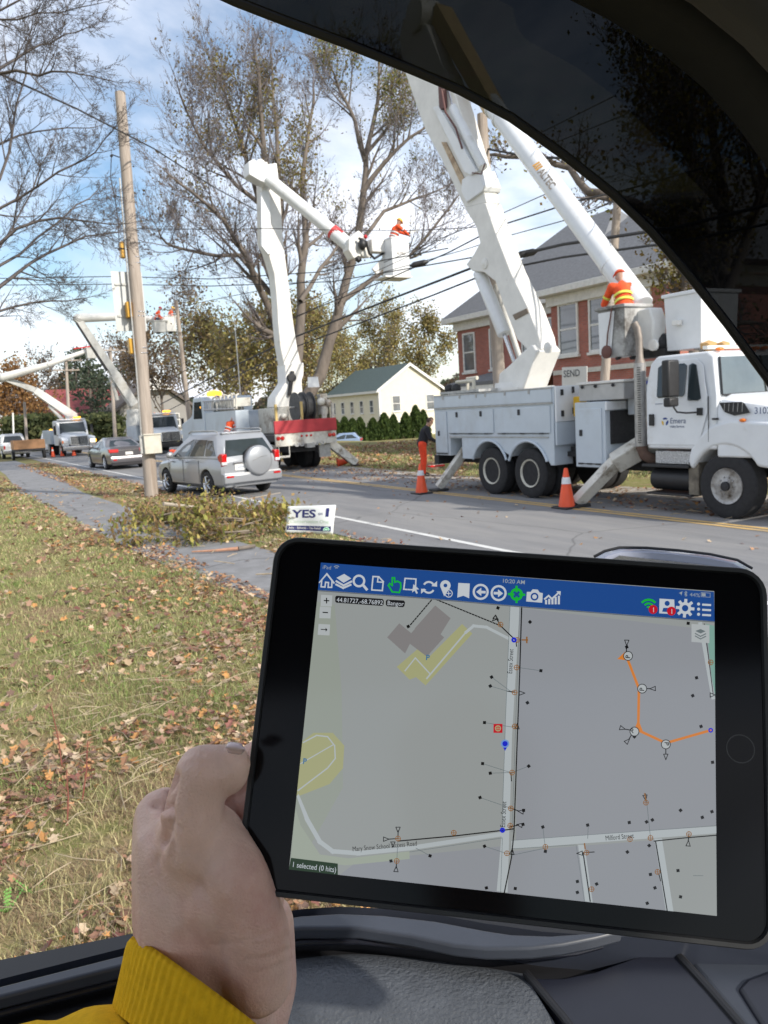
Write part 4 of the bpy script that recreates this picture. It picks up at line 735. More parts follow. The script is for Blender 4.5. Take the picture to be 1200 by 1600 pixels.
def car(name, label, cat, loc, rz, paint, L_, W_, deck, roof, wh, belt, wins, seat=0.30, front_glass=True, tail=None, group=None, arch_r=None, rimm=None, wr=0.33, low=0.22, rearlow=None, extra=None, doors=(), plate=True, side_cover=0.0):
    """deck: [(y, z_top, half_w)] body stations; roof: dict(y0,y1 at belt; ty0,ty1 at top; z; w; tw)"""
    t = thing(name, label, cat, loc, rz, group); bm = nb(); rings = []
    for (y, zt, hw) in deck:
        zb = low + (0.10 if y in (deck[0][0], deck[-1][0]) else 0); zm = zb+(zt-zb)*0.45; zs = zb+(zt-zb)*0.86
        half = [(hw*0.86, zb), (hw*0.97, zb+0.07), (hw, zm), (hw*0.985, zs), (hw*0.93, zt-0.02), (hw*0.80, zt), (hw*0.35, zt+0.018)]
        rings.append([Vector((-a, y, z)) for a, z in half[::-1]][::-1] and [Vector((a, y, z)) for a, z in half]+[Vector((-a, y, z)) for a, z in half[::-1]])
    loft(bm, rings); bmesh.ops.recalc_face_normals(bm, faces=bm.faces[:]); me = bpy.data.meshes.new('b'); bm.to_mesh(me); bm.free()
    cuts = []
    for y in wh:
        for s in (-1, 1):
            c = nb(); disc_stack(c, (s*(W_/2+0.2), y, wr), (s, 0, 0), [(-0.55, 0.001), (-0.55, wr*1.16), (0.0, wr*1.2), (0.0, 0.001)], 26); cuts.append(c)
    me = boolean_cut(me, cuts); obj('body', me, paint, t, world=False, bevel=0.012, angle=28)
    bm = nb(); box(bm, -W_/2+0.2, W_/2-0.2, 0.25, L_-0.25, low-0.04, low+0.16)
    for y in wh: box(bm, -W_/2+0.18, W_/2-0.18, y-0.42, y+0.42, low, wr+0.36)
    obj('underbody', bm, black_plastic, t, world=False)
    R_ = roof; n = 5; rings = []
    for i in range(n+1):
        f = i/n; e = f**1.15; y0 = R_['y0']+(R_['ty0']-R_['y0'])*e; y1 = R_['y1']+(R_['ty1']-R_['y1'])*e; w_ = R_['w']+(R_['tw']-R_['w'])*f**1.3; z = belt-0.03+(R_['z']-belt-0.02)*f
        cn = 0.14; rings.append([Vector(p) for p in ((-w_+cn, y0, z), (w_-cn, y0, z), (w_, y0+cn, z), (w_, y1-cn*1.5, z), (w_-cn, y1, z), (-w_+cn, y1, z), (-w_, y1-cn*1.5, z), (-w_, y0+cn, z))])
    top = [Vector((p.x*0.86, (p.y-(R_['ty0']+R_['ty1'])/2)*0.9+(R_['ty0']+R_['ty1'])/2, R_['z']+0.035)) for p in rings[-1]]; rings.append(top)
    bm = nb(); loft(bm, rings); obj('cabin', bm, paint, t, world=False, bevel=0.02, angle=40)
    def on(face, a, h, off=0.008):
        e = h**1.15; z = belt-0.03+(R_['z']-belt-0.02)*h; y0 = R_['y0']+(R_['ty0']-R_['y0'])*e; y1 = R_['y1']+(R_['ty1']-R_['y1'])*e; w_ = R_['w']+(R_['tw']-R_['w'])*h**1.3
        if face == 'r': return Vector((a*(w_-0.10), y0-off, z))
        if face == 'f': return Vector((a*(w_-0.10), y1+off, z))
        s = -1 if face == 'L' else 1; return Vector((s*(w_+off), y0+0.1+(y1-y0-0.2)*a, z))
    for face, poly in wins:
        bm = nb()
        # subdivide outline in h so the pane follows the curve
        pts = []
        for i in range(len(poly)):
            a, b = poly[i], poly[(i+1) % len(poly)]
            for k in range(4): f = k/4; pts.append(on(face, a[0]+(b[0]-a[0])*f, a[1]+(b[1]-a[1])*f))
        nrm = (Vector((0, -1, 0)) if face == 'r' else Vector((0, 1, 0)) if face == 'f' else Vector((-1 if face == 'L' else 1, 0, 0)))
        slab(bm, pts, -nrm*0.02); obj({'r': 'rear_window', 'f': 'windscreen'}.get(face, 'side_window'), bm, truck_glass, t, world=False, smooth=False)
    for y in wh:
        for s in (-1, 1): wheel(t, (s*(W_/2-0.015), y, wr), wr, 0.21, s, rimm or chrome, nuts=5, hubr=0.66, spokes=5)
    return t
silver = mat('silver car paint', (0.34, 0.355, 0.38), 0.33, 0.35, 0.04, 2, coat=0.6); graphite = mat('dark grey car paint', (0.13, 0.125, 0.135), 0.3, 0.5, 0.05, 2, coat=0.8); bluecar_m = mat('pale blue car paint', (0.28, 0.37, 0.52), 0.3, 0.4, 0.05, 2, coat=0.7); whitecar = mat('white car paint', (0.7, 0.7, 0.7), 0.35, 0, 0.05, 2, coat=0.5, second=(0.45, 0.42, 0.38), thr=(0.6, 0.8))
ws = [(0.03, 0.12), (0.97, 0.12), (0.9, 0.86), (0.12, 0.86)]
# --- silver SUV with a hard spare wheel cover
a_ = rad(9); sx, sy = 7.34, 20.15
V1 = car('suv', 'silver sport utility vehicle with a round hard spare wheel cover on its tailgate', 'car', (sx, sy, 0.012), a_, silver, 4.5, 1.82, [(0, 0.95, 0.80), (0.06, 1.06, 0.87), (0.5, 1.08, 0.905), (1.6, 1.06, 0.91), (2.9, 1.03, 0.91), (3.2, 1.0, 0.905), (3.9, 0.92, 0.87), (4.3, 0.82, 0.78), (4.42, 0.66, 0.62)],
         dict(y0=0.07, y1=3.35, ty0=0.36, ty1=2.35, z=1.66, w=0.88, tw=0.70), (0.88, 3.52), 1.05,
         [('r', [(-0.93, 0.02), (0.93, 0.02), (0.86, 0.8), (-0.86, 0.8)]), ('f', [(-0.95, 0.1), (0.95, 0.1), (0.85, 0.85), (-0.85, 0.85)])]
         + [(s, [(0.03, 0.14), (0.235, 0.12), (0.25, 0.82), (0.10, 0.80)]) for s in 'LR'] + [(s, [(0.27, 0.12), (0.55, 0.1), (0.56, 0.86), (0.27, 0.84)]) for s in 'LR'] + [(s, [(0.58, 0.1), (0.90, 0.08), (0.84, 0.62), (0.70, 0.88), (0.585, 0.87)]) for s in 'LR'], wr=0.345, low=0.27)
def lp(bm, name, m, t, **k): return obj(name, bm, m, t, world=False, **k)
bm = nb(); disc_stack(bm, (0.16, 0.02, 0.92), (0, -1, 0), [(0.0, 0.36), (0.02, 0.385), (0.15, 0.395), (0.19, 0.38), (0.215, 0.33), (0.225, 0.001)], 40); sc_ = lp(bm, 'spare_wheel_cover', silver, V1, angle=50)
bm = nb(); tube(bm, [(-0.10, -0.215, 0.90), (0.05, -0.222, 0.98), (0.2, -0.222, 1.02), (0.38, -0.21, 1.03)], [0.004, 0.008, 0.008, 0.003], 6); lp(bm, 'swoosh_crease', mat('crease grey', (0.25, 0.25, 0.25), 0.4), sc_)
bm = nb(); disc_stack(bm, (0.16, 0.03, 0.92), (0, -1, 0), [(0.0, 0.405), (0.05, 0.405)], 36); lp(bm, 'cover_gasket', black_plastic, sc_)
for s in (-1, 1):
    bm = nb(); prism(bm, [(0.02, 0.83), (-0.03, 0.86), (-0.03, 1.14), (0.10, 1.16), (0.24, 1.08), (0.12, 0.84)], 'x', s*0.86, s*0.715); l = lp(bm, 'tail_light', red_lens, V1, bevel=0.015)
    bm = nb(); box(bm, min(s*0.868, s*0.72), max(s*0.868, s*0.72), -0.037, 0.03, 0.86, 0.94); lp(bm, 'reversing_lens', lamp_white, l, bevel=0.01)
    bm = nb(); box(bm, min(s*0.6, s*0.8), max(s*0.6, s*0.8), -0.115, -0.06, 0.53, 0.58); lp(bm, 'reflector', red_lens, V1)
    bm = nb(); tube(bm, [(s*0.66, 0.5, 1.70), (s*0.665, 0.62, 1.745), (s*0.665, 2.05, 1.755), (s*0.655, 2.25, 1.69)], 0.02, 8); lp(bm, 'roof_rail', grey_metal, V1)
    for y in (1.92, 2.85): bm = nb(); tube(bm, [(s*0.905, y, 0.93), (s*0.94, y+0.03, 0.935), (s*0.94, y+0.17, 0.935), (s*0.905, y+0.2, 0.93)], 0.014, 6); lp(bm, 'door_handle', silver, V1)
    bm = nb(); icos(bm, (s*1.0, 2.85, 1.12), 0.12, 2, (1, 0.55, 0.75)); tube(bm, [(s*0.88, 2.9, 1.08), (s*1.0, 2.86, 1.1)], 0.025, 6); lp(bm, 'side_mirror', silver, V1)
    bm = nb()
    for y in (1.28, 2.27, 3.2): tube(bm, [(s*0.909, y, 0.38), (s*0.914, y, 0.66), (s*0.90, y, 0.99)], 0.005, 4)
    lp(bm, 'door_seam', black_plastic, V1)
bm = nb(); prism(bm, [(0.06, 0.34), (-0.08, 0.38), (-0.10, 0.52), (-0.09, 0.6), (-0.02, 0.64), (0.06, 0.64)], 'x', -0.86, 0.86); lp(bm, 'rear_bumper', silver, V1, bevel=0.02)
bm = nb(); box(bm, -0.8, 0.8, -0.106, -0.07, 0.60, 0.632); lp(bm, 'bumper_trim', mat('pale trim', (0.6, 0.6, 0.6), 0.3), V1)
bm = nb(); box(bm, -0.50, -0.19, -0.022, 0.02, 0.70, 0.86); pt = lp(bm, 'number_plate', trim, V1); bm = nb(); box(bm, -0.55, -0.14, -0.03, 0.02, 0.87, 0.91); lp(bm, 'plate_garnish', chrome, V1)
bm = nb(); box(bm, -0.44, -0.25, -0.0235, -0.0221, 0.76, 0.80); lp(bm, 'plate_smudge', mat('plate blue grey', (0.35, 0.38, 0.45), 0.6), pt)
bm = nb(); box(bm, -0.6, 0.6, 0.38, 0.5, 1.655, 1.695); lp(bm, 'spoiler', silver, V1, bevel=0.015)
bm = nb(); tube(bm, [(-0.05, 0.12, 1.1), (0.25, 0.14, 1.15)], 0.008, 5); lp(bm, 'wiper', black_plastic, V1)
bm = nb(); tube(bm, [(-0.55, 0.02, 0.30), (-0.55, -0.06, 0.27)], 0.03, 8); lp(bm, 'exhaust_tip', chrome, V1)
# --- dark grey sedan ahead
V2 = car('sedan', 'dark grey sedan driving away, half hidden by the thick pole', 'car', (7.95, 37.9, 0.012), rad(4), graphite, 4.8, 1.83, [(0, 0.92, 0.78), (0.08, 1.02, 0.86), (0.6, 1.06, 0.90), (1.6, 0.98, 0.915), (3.0, 0.95, 0.915), (3.3, 0.97, 0.90), (4.2, 0.86, 0.86), (4.65, 0.72, 0.72), (4.78, 0.6, 0.6)],
         dict(y0=0.62, y1=3.5, ty0=1.35, ty1=2.6, z=1.42, w=0.85, tw=0.62), (0.98, 3.75), 0.98, [('r', [(-0.95, 0.1), (0.95, 0.1), (0.88, 0.9), (-0.88, 0.9)]), ('f', [(-0.95, 0.1), (0.95, 0.1), (0.85, 0.85), (-0.85, 0.85)])]
         + [(s, [(0.1, 0.14), (0.47, 0.1), (0.49, 0.84), (0.32, 0.82)]) for s in 'LR'] + [(s, [(0.5, 0.1), (0.9, 0.08), (0.76, 0.62), (0.62, 0.86), (0.515, 0.86)]) for s in 'LR'], wr=0.33, low=0.2)
for s in (-1, 1):
    bm = nb(); prism(bm, [(0.0, 0.78), (-0.02, 0.8), (0.0, 0.94), (0.3, 0.96), (0.16, 0.8)], 'x', s*0.89, s*0.48); l = lp(bm, 'tail_light', red_lens, V2, bevel=0.01)
    bm = nb(); icos(bm, (s*1.0, 2.75, 1.05), 0.11, 2, (1, 0.55, 0.7)); tube(bm, [(s*0.86, 2.8, 1.0), (s*1.0, 2.76, 1.03)], 0.025, 6); lp(bm, 'side_mirror', graphite, V2)
    for y in (1.7, 2.6): bm = nb(); tube(bm, [(s*0.91, y, 0.86), (s*0.935, y+0.1, 0.865), (s*0.91, y+0.2, 0.86)], 0.012, 6); lp(bm, 'door_handle', chrome, V2)
    bm = nb(); box(bm, min(s*0.6, s*0.75), max(s*0.6, s*0.75), -0.075, -0.03, 0.42, 0.48); lp(bm, 'reflector', red_lens, V2)
bm = nb(); prism(bm, [(0.08, 0.28), (-0.05, 0.32), (-0.07, 0.5), (-0.02, 0.62), (0.08, 0.64)], 'x', -0.86, 0.86); lp(bm, 'rear_bumper', graphite, V2, bevel=0.02)
bm = nb(); box(bm, -0.45, 0.45, -0.012, 0.03, 0.86, 0.9); lp(bm, 'chrome_strip', chrome, V2); bm = nb(); box(bm, -0.17, 0.17, -0.016, 0.02, 0.66, 0.79); lp(bm, 'number_plate', trim, V2)
# --- pale blue hatchback parked by the evergreens
V3 = car('hatchback', 'pale blue hatchback parked in front of the evergreen shrubs', 'car', (35.0, 66.0, -1.48), rad(58), bluecar_m, 4.1, 1.7, [(0, 0.9, 0.72), (0.06, 0.98, 0.80), (0.5, 1.0, 0.84), (1.6, 0.95, 0.85), (2.7, 0.93, 0.85), (3.0, 0.93, 0.84), (3.7, 0.82, 0.8), (4.05, 0.66, 0.66)],
         dict(y0=0.1, y1=3.2, ty0=0.55, ty1=2.2, z=1.45, w=0.80, tw=0.60), (0.75, 3.3), 0.96, [('r', [(-0.93, 0.12), (0.93, 0.12), (0.86, 0.86), (-0.86, 0.86)]), ('f', [(-0.95, 0.1), (0.95, 0.1), (0.85, 0.85), (-0.85, 0.85)])] + [(s, [(0.06, 0.14), (0.44, 0.1), (0.45, 0.84), (0.16, 0.82)]) for s in 'LR'] + [(s, [(0.47, 0.1), (0.9, 0.08), (0.74, 0.65), (0.62, 0.86), (0.48, 0.86)]) for s in 'LR'], wr=0.31, low=0.2)
for s in (-1, 1): bm = nb(); box(bm, min(s*0.62, s*0.8), max(s*0.62, s*0.8), -0.02, 0.12, 0.72, 0.95); lp(bm, 'tail_light', red_lens, V3, bevel=0.02)
bm = nb(); box(bm, -0.8, 0.8, -0.05, 0.08, 0.28, 0.5); lp(bm, 'rear_bumper', whitecar, V3, bevel=0.02)
# --- white pickup with a wooden box at the far left
def pickup(lab, x, y, rz, group=None):
    t = car('pickup_truck', lab, 'pickup truck', (x, y, 0.012), rz, whitecar, 5.3, 1.9, [(0, 0.95, 0.86), (0.05, 1.05, 0.9), (1.8, 1.08, 0.93), (3.2, 1.08, 0.94), (3.5, 1.06, 0.93), (4.6, 1.0, 0.9), (5.1, 0.85, 0.8), (5.25, 0.7, 0.7)], dict(y0=1.75, y1=3.75, ty0=1.95, ty1=3.0, z=1.78, w=0.90, tw=0.72), (1.1, 4.3), 1.1,
            [('r', [(-0.9, 0.15), (0.9, 0.15), (0.82, 0.85), (-0.82, 0.85)]), ('f', [(-0.95, 0.1), (0.95, 0.1), (0.85, 0.85), (-0.85, 0.85)])]+[(s, [(0.08, 0.12), (0.45, 0.1), (0.46, 0.85), (0.12, 0.83)]) for s in 'LR']+[(s, [(0.48, 0.1), (0.92, 0.08), (0.75, 0.65), (0.66, 0.86), (0.49, 0.86)]) for s in 'LR'], wr=0.38, low=0.34)
    for s in (-1, 1): bm = nb(); box(bm, min(s*0.78, s*0.88), max(s*0.78, s*0.88), -0.02, 0.1, 0.72, 0.98); lp(bm, 'tail_light', red_lens, t)
    bm = nb(); box(bm, -0.9, 0.9, -0.1, 0.02, 0.42, 0.62); lp(bm, 'rear_bumper', chrome, t, bevel=0.02); return t
V4 = pickup('white pickup truck driving away at the far left with a trailer behind', 5.55, 64.2, rad(2))
tr = thing('trailer', 'small open trailer with brown plywood sides behind the far white pickup', 'trailer', (6.0, 61.2, 0)); ply = mat('brown plywood', (0.45, 0.24, 0.12), 0.8, 0, 0.2, 3)
bm = nb(); box(bm, -1.0, 1.0, -1.1, -1.04, 0.75, 1.35); box(bm, -1.0, -0.94, -1.04, 1.1, 0.75, 1.35); box(bm, 0.94, 1.0, -1.04, 1.1, 0.75, 1.35); box(bm, -0.94, 0.94, 1.04, 1.1, 0.75, 1.35); obj('side_boards', bm, ply, tr, world=False)
bm = nb(); box(bm, -0.98, 0.98, -1.15, 1.12, 0.6, 0.745); box(bm, -0.05, 0.05, 1.12, 2.2, 0.62, 0.7); obj('chassis', bm, dark_metal, tr, world=False)
for s in (-1, 1): wheel(tr, (s*1.1, 0, 0.32), 0.32, 0.2, s, rimmat, nuts=4)
V5 = car('beacon_car', 'white service car with an amber beacon parked beside the farthest utility truck', 'car', (9.0, 72.5, 0.012), rad(-8), whitecar, 4.6, 1.85, [(0, 0.95, 0.82), (0.06, 1.05, 0.88), (1.6, 1.05, 0.91), (2.9, 1.02, 0.91), (3.9, 0.92, 0.87), (4.5, 0.66, 0.62)], dict(y0=0.08, y1=3.3, ty0=0.4, ty1=2.3, z=1.75, w=0.88, tw=0.7), (0.9, 3.6), 1.05,
         [('r', [(-0.93, 0.1), (0.93, 0.1), (0.86, 0.86), (-0.86, 0.86)])]+[(s, [(0.06, 0.12), (0.5, 0.1), (0.5, 0.84), (0.1, 0.82)]) for s in 'LR'], wr=0.36, low=0.28)
bm = nb(); disc_stack(bm, (0, 1.2, 1.78), (0, 0, 1), [(0, 0.16), (0.12, 0.15), (0.2, 0.001)], 12); obj('beacon', bm, amber_lit, V5, world=False)
for s in (-1, 1): bm = nb(); box(bm, min(s*0.7, s*0.86), max(s*0.7, s*0.86), -0.03, 0.1, 0.78, 1.05); lp(bm, 'tail_light', red_lens, V5)
# --- front-on utility trucks ----------------------------------------------------------------
def front_truck(lab, loc, rz, sc_=1.0, H=2.9, box_h=2.2, L_=8.0):
    """conventional cab truck pointing to -y of its own frame, origin under the front bumper"""
    t = thing('utility_truck', lab, 'utility truck', loc, rz); t.scale = (sc_, sc_, sc_) if False else (1, 1, 1); W2 = 1.15
    def o(name, bm, m, par=t, **k): return obj(name, bm, m, par, world=False, **k)
    bm = nb(); prism(bm, [(2.0, 0.75), (2.0, 1.55), (2.35, 2.45), (2.6, 2.56), (3.9, 2.56), (4.0, 2.45), (4.0, 0.75)], 'x', -1.05, 1.05); cab = o('cab', bm, white_paint, bevel=0.05)
    bm = nb(); slab(bm, [(-0.92, 1.985, 1.62), (0.92, 1.985, 1.62), (0.84, 2.285, 2.38), (-0.84, 2.285, 2.38)], (0, 0.03, -0.01)); o('windscreen', bm, truck_glass, smooth=False)
    bm = nb(); box(bm, -0.95, 0.95, 2.14, 2.6, 2.58, 2.66); o('roof_visor', bm, white_paint, bevel=0.03)
    for k in range(5): bm = nb(); icos(bm, ((k-2)*0.35, 2.42, 2.66), 0.05, 1, (1.3, 0.8, 0.7)); o('marker_light', bm, amber)
    bm = nb(); box(bm, 0.25, 0.75, 2.6, 2.85, 2.66, 2.80); o('beacon', bm, amber_lit, bevel=0.05)
    bm = nb(); loft(bm, [[Vector((x, y, z)) for x, z in ((-w_, 0.85), (w_, 0.85), (w_, zt-0.16), (w_*0.8, zt), (-w_*0.8, zt), (-w_, zt-0.16))] for y, w_, zt in ((0.12, 0.62, 1.42), (0.2, 0.68, 1.5), (1.2, 0.82, 1.62), (2.02, 0.95, 1.7))]); o('hood', bm, white_paint, bevel=0.03)
    for s in (-1, 1):
        pr = [(0.15, 0.75), (0.1, 1.15), (0.35, 1.34), (1.4, 1.42), (2.0, 1.3), (2.0, 0.8)]+[(1.05+0.6*math.cos(rad(a)), 0.55+0.6*math.sin(rad(a))) for a in range(20, 161, 20)]
        bm = nb(); prism(bm, pr, 'x', s*0.70, s*1.15); o('fender', bm, white_paint, bevel=0.05)
        bm = nb(); box(bm, min(s*0.74, s*1.08), max(s*0.74, s*1.08), 0.04, 0.16, 0.92, 1.15); hl = o('headlight', bm, mat('lit headlamp', (0.9, 0.8, 0.6), 0.2, emit=(1, 0.85, 0.6), es=1.2) if s > 0 else lamp_white, bevel=0.03)
        bm = nb(); box(bm, min(s*1.085, s*1.16), max(s*1.085, s*1.16), 0.05, 0.25, 0.95, 1.12); o('turn_signal', bm, amber_lit if s > 0 else amber)
        wheel(t, (s*1.16, 1.05, 0.52), 0.52, 0.3, s, rimmat); wheel(t, (s*1.16, 5.9, 0.52), 0.52, 0.3, s, rimmat, dual=True)
        bm = nb(); box(bm, min(s*1.2, s*1.36), max(s*1.2, s*1.36), 1.75, 1.85, 1.55, 2.2); tube(bm, [(s*1.05, 2.1, 1.5), (s*1.28, 1.8, 1.6)], 0.02, 5); tube(bm, [(s*1.05, 2.2, 2.3), (s*1.28, 1.8, 2.15)], 0.02, 5); o('side_mirror', bm, black_plastic)
    bm = nb(); box(bm, -0.62, 0.62, 0.03, 0.14, 0.78, 1.42); g = o('grille_surround', bm, trim, bevel=0.04)
    bm = nb()
    for k in range(13): box(bm, -0.54, -0.03, 0.012, 0.032, 0.84+k*0.042, 0.855+k*0.042); box(bm, 0.03, 0.54, 0.012, 0.032, 0.84+k*0.042, 0.855+k*0.042)
    for k in range(9): box(bm, -0.54+k*0.06, -0.53+k*0.06, 0.008, 0.014, 0.84, 1.36); box(bm, 0.04+k*0.06, 0.05+k*0.06, 0.008, 0.014, 0.84, 1.36)
    o('grille_mesh', bm, grey_metal, g); bm = nb(); box(bm, -0.56, 0.56, 0.022, 0.031, 0.82, 1.38); o('grille_back', bm, dark_metal, g)
    bm = nb(); prism(bm, [(-0.1, 0.42), (-0.14, 0.5), (-0.12, 0.74), (0.1, 0.74), (0.12, 0.42)], 'x', -1.15, 1.15); o('bumper', bm, black_plastic if H > 2.8 else chrome, bevel=0.03)
    bm = nb(); box(bm, -0.45, 0.45, 0.3, L_, 0.55, 0.8); o('chassis', bm, dark_metal)
    bm = nb(); box(bm, -1.2, 1.2, 4.4, L_, 0.85, box_h); o('service_body', bm, shaded_white, bevel=0.02)
    bm = nb()
    for s in (-1, 1):
        for y in (4.5, 5.35, 6.2, 7.05): box(bm, s*1.2+min(0, s*0.012), s*1.2+max(0, s*0.012), y, y+0.78, 1.15, box_h-0.08)
    o('locker_doors', bm, shaded_white, bevel=0.01); return t
def up_outrig(t, x, y, z0=1.6): pass
p = AY(258, 703, 52); T3 = front_truck('white lift truck facing the camera behind the thick pole, its boom reaching right', (13.55, 51.6, 0.0), rad(-1), box_h=2.3)
p = AY(122, 713, 60); T4 = front_truck('farthest white lift truck facing the camera beside traffic cones', (9.3, 60.2, 0.0), rad(2), H=2.5, box_h=1.9)
def tr_poly(name, pts, ref, ax, val, th, m, par, bevel=0.015, off=0.0):
    """solid side plate of a boom: outline points in the vertical plane ax=val, given real thickness th across it"""
    f = AX if ax == 'x' else AY; P_ = [f(px, py, val) for px, py in pts]; d = Vector((th, 0, 0)) if ax == 'x' else Vector((0, th, 0)); bm = nb(); slab(bm, [q-d*0.5+d*off for q in P_], d); return obj(name, bm, m, par, bevel=bevel)
def ctube(name, a, b, ra, rb, m, par, n=18, ends=True):
    bm = nb(); a, b = Vector(a), Vector(b); d = (b-a).normalized(); tube(bm, [a, a+d*0.02, b-d*0.02, b], [ra*0.93, ra, rb, rb*0.93], n); return obj(name, bm, m, par)
def bar(name, a, b, w_, h_, w2, h2, m, par, bevel=0.015, mids=()):
    """box-section beam between two points"""
    a, b = Vector(a), Vector(b); d = (b-a).normalized(); u = d.cross(Vector((0, 1, 0))) if abs(d.y) < 0.8 else d.cross(Vector((1, 0, 0))); u.normalize(); v = d.cross(u)
    bm = nb(); rings = []
    for p_, ww, hh in [(a, w_, h_)]+list(mids)+[(b, w2, h2)]: rings.append([Vector(p_)+u*x*ww/2+v*y*hh/2 for x, y in ((-1, -1), (1, -1), (1, 1), (-1, 1))])
    loft(bm, rings); return obj(name, bm, m, par, bevel=bevel)
def bucket(par_label, c, w_, d_, h_, m, base=0.9, name='bucket', par=None, rz=0.0, lip=0.04):
    """open-topped lift bucket, c = centre of its floor"""
    c = Vector(c); bm = nb(); M = Matrix.Translation(c) @ Matrix.Rotation(rz, 4, 'Z'); rg = []
    def R4(a, b, z): return [M @ Vector((x*a/2, y*b/2, z)) for x, y in ((-1, -1), (1, -1), (1, 1), (-1, 1))]
    loft(bm, [R4(w_*base, d_*base, 0), R4(w_, d_, h_-0.06), R4(w_+lip*2, d_+lip*2, h_-0.06), R4(w_+lip*2, d_+lip*2, h_), R4(w_-0.04, d_-0.04, h_), R4(w_*base-0.05, d_*base-0.05, 0.05)]); return obj(name, bm, m, par, bevel=0.012)
# T3 boom: pedestal - slanting lower boom up-left - level upper boom to the right
bs_ = AY(206, 640, 55.5); P0 = AY(205, 628, 55.5); P1 = AY(178, 585, 55.5); P2 = AY(121, 498, 55.5); P3 = AY(190, 495, 54.5); P4 = AY(262, 500, 53.5)
M_ = T3
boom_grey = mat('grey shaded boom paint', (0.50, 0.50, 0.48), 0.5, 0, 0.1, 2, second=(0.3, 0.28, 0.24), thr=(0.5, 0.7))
bm = nb(); tube(bm, [(P0.x+0.1, 55.5, 1.9), (P0.x+0.1, 55.5, 3.0)], [0.55, 0.45], 16); obj('turntable', bm, boom_grey, M_)
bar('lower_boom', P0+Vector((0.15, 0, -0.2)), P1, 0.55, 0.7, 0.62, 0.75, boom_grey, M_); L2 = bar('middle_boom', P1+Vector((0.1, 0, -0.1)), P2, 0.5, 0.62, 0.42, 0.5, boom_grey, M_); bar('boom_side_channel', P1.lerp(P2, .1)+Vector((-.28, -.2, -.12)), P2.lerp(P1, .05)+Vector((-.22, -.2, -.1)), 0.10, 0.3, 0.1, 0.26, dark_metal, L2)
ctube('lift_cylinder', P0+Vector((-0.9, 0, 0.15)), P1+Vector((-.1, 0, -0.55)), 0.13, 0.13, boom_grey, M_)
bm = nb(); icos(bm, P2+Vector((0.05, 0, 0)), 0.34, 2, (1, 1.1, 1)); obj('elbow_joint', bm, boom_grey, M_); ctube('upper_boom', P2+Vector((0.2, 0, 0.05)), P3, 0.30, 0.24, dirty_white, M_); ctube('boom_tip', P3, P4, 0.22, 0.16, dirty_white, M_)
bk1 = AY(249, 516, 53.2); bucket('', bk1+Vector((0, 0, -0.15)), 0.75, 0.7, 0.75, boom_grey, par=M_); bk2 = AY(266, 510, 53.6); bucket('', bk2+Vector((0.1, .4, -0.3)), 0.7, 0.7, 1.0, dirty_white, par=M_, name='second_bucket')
# T4 boom
Q0 = AY(112, 650, 64); Q1 = AY(55, 610, 64); Q2 = AY(4, 590, 64); Q3 = AY(75, 570, 62); Q4 = AY(136, 548, 61)
bm = nb(); tube(bm, [(Q0.x, 64, 1.8), (Q0.x, 64, 2.9)], [0.5, 0.45], 14); obj('turntable', bm, dirty_white, T4)
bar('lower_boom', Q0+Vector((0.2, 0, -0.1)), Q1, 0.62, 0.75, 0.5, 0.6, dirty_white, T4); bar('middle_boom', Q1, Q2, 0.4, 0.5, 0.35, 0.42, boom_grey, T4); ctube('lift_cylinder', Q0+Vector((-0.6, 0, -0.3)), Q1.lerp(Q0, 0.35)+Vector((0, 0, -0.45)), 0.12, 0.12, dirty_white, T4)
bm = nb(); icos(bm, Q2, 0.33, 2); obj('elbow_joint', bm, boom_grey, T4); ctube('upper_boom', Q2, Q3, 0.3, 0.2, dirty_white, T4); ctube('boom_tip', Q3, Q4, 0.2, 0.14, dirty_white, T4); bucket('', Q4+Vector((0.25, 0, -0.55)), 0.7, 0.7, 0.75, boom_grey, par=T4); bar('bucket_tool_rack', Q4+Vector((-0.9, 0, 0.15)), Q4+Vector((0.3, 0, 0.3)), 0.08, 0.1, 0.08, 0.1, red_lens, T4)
# ================================================================ NEAR UTILITY TRUCK (two-piece boom)
X0, X1 = 10.95, 13.42
T1 = thing('utility_truck', 'nearest white three-axle bucket truck with its two-piece boom folded over the cab', 'utility truck', (12.2, 12.0, 0.012))
def o1(name, bm, m, par=None, **k): return obj(name, bm, m, par or T1, **k)
# rear service body: side panel with two wheel arches
wz = 0.545; wy1, wy2 = 14.55, 13.22
def side_prof():
    pr = [(16.75, 0.86), (16.1, 0.86), (16.1, 1.28), (15.62, 1.28), (15.62, 0.80), (15.25, 0.80)]
    pr += [(wy1+0.66*math.cos(rad(a)), wz+0.68*math.sin(rad(a))) for a in range(25, 151, 14)]
    pr += [(wy2+0.66*math.cos(rad(a)), wz+0.68*math.sin(rad(a))) for a in range(30, 156, 14)]
    pr += [(12.52, 0.74), (12.40, 0.74), (12.40, 1.55), (12.36, 2.33), (16.75, 2.30)]
    return pr
bm = nb(); prism(bm, side_prof(), 'x', X0, X0+0.5); sb = o1('service_body', bm, shaded_white, bevel=0.012)
bm = nb(); prism(bm, side_prof(), 'x', X1-0.5, X1); box(bm, X0+0.5, X1-0.5, 12.5, 16.6, 1.0, 1.35); o1('service_body', bm, shaded_white, bevel=0.01)
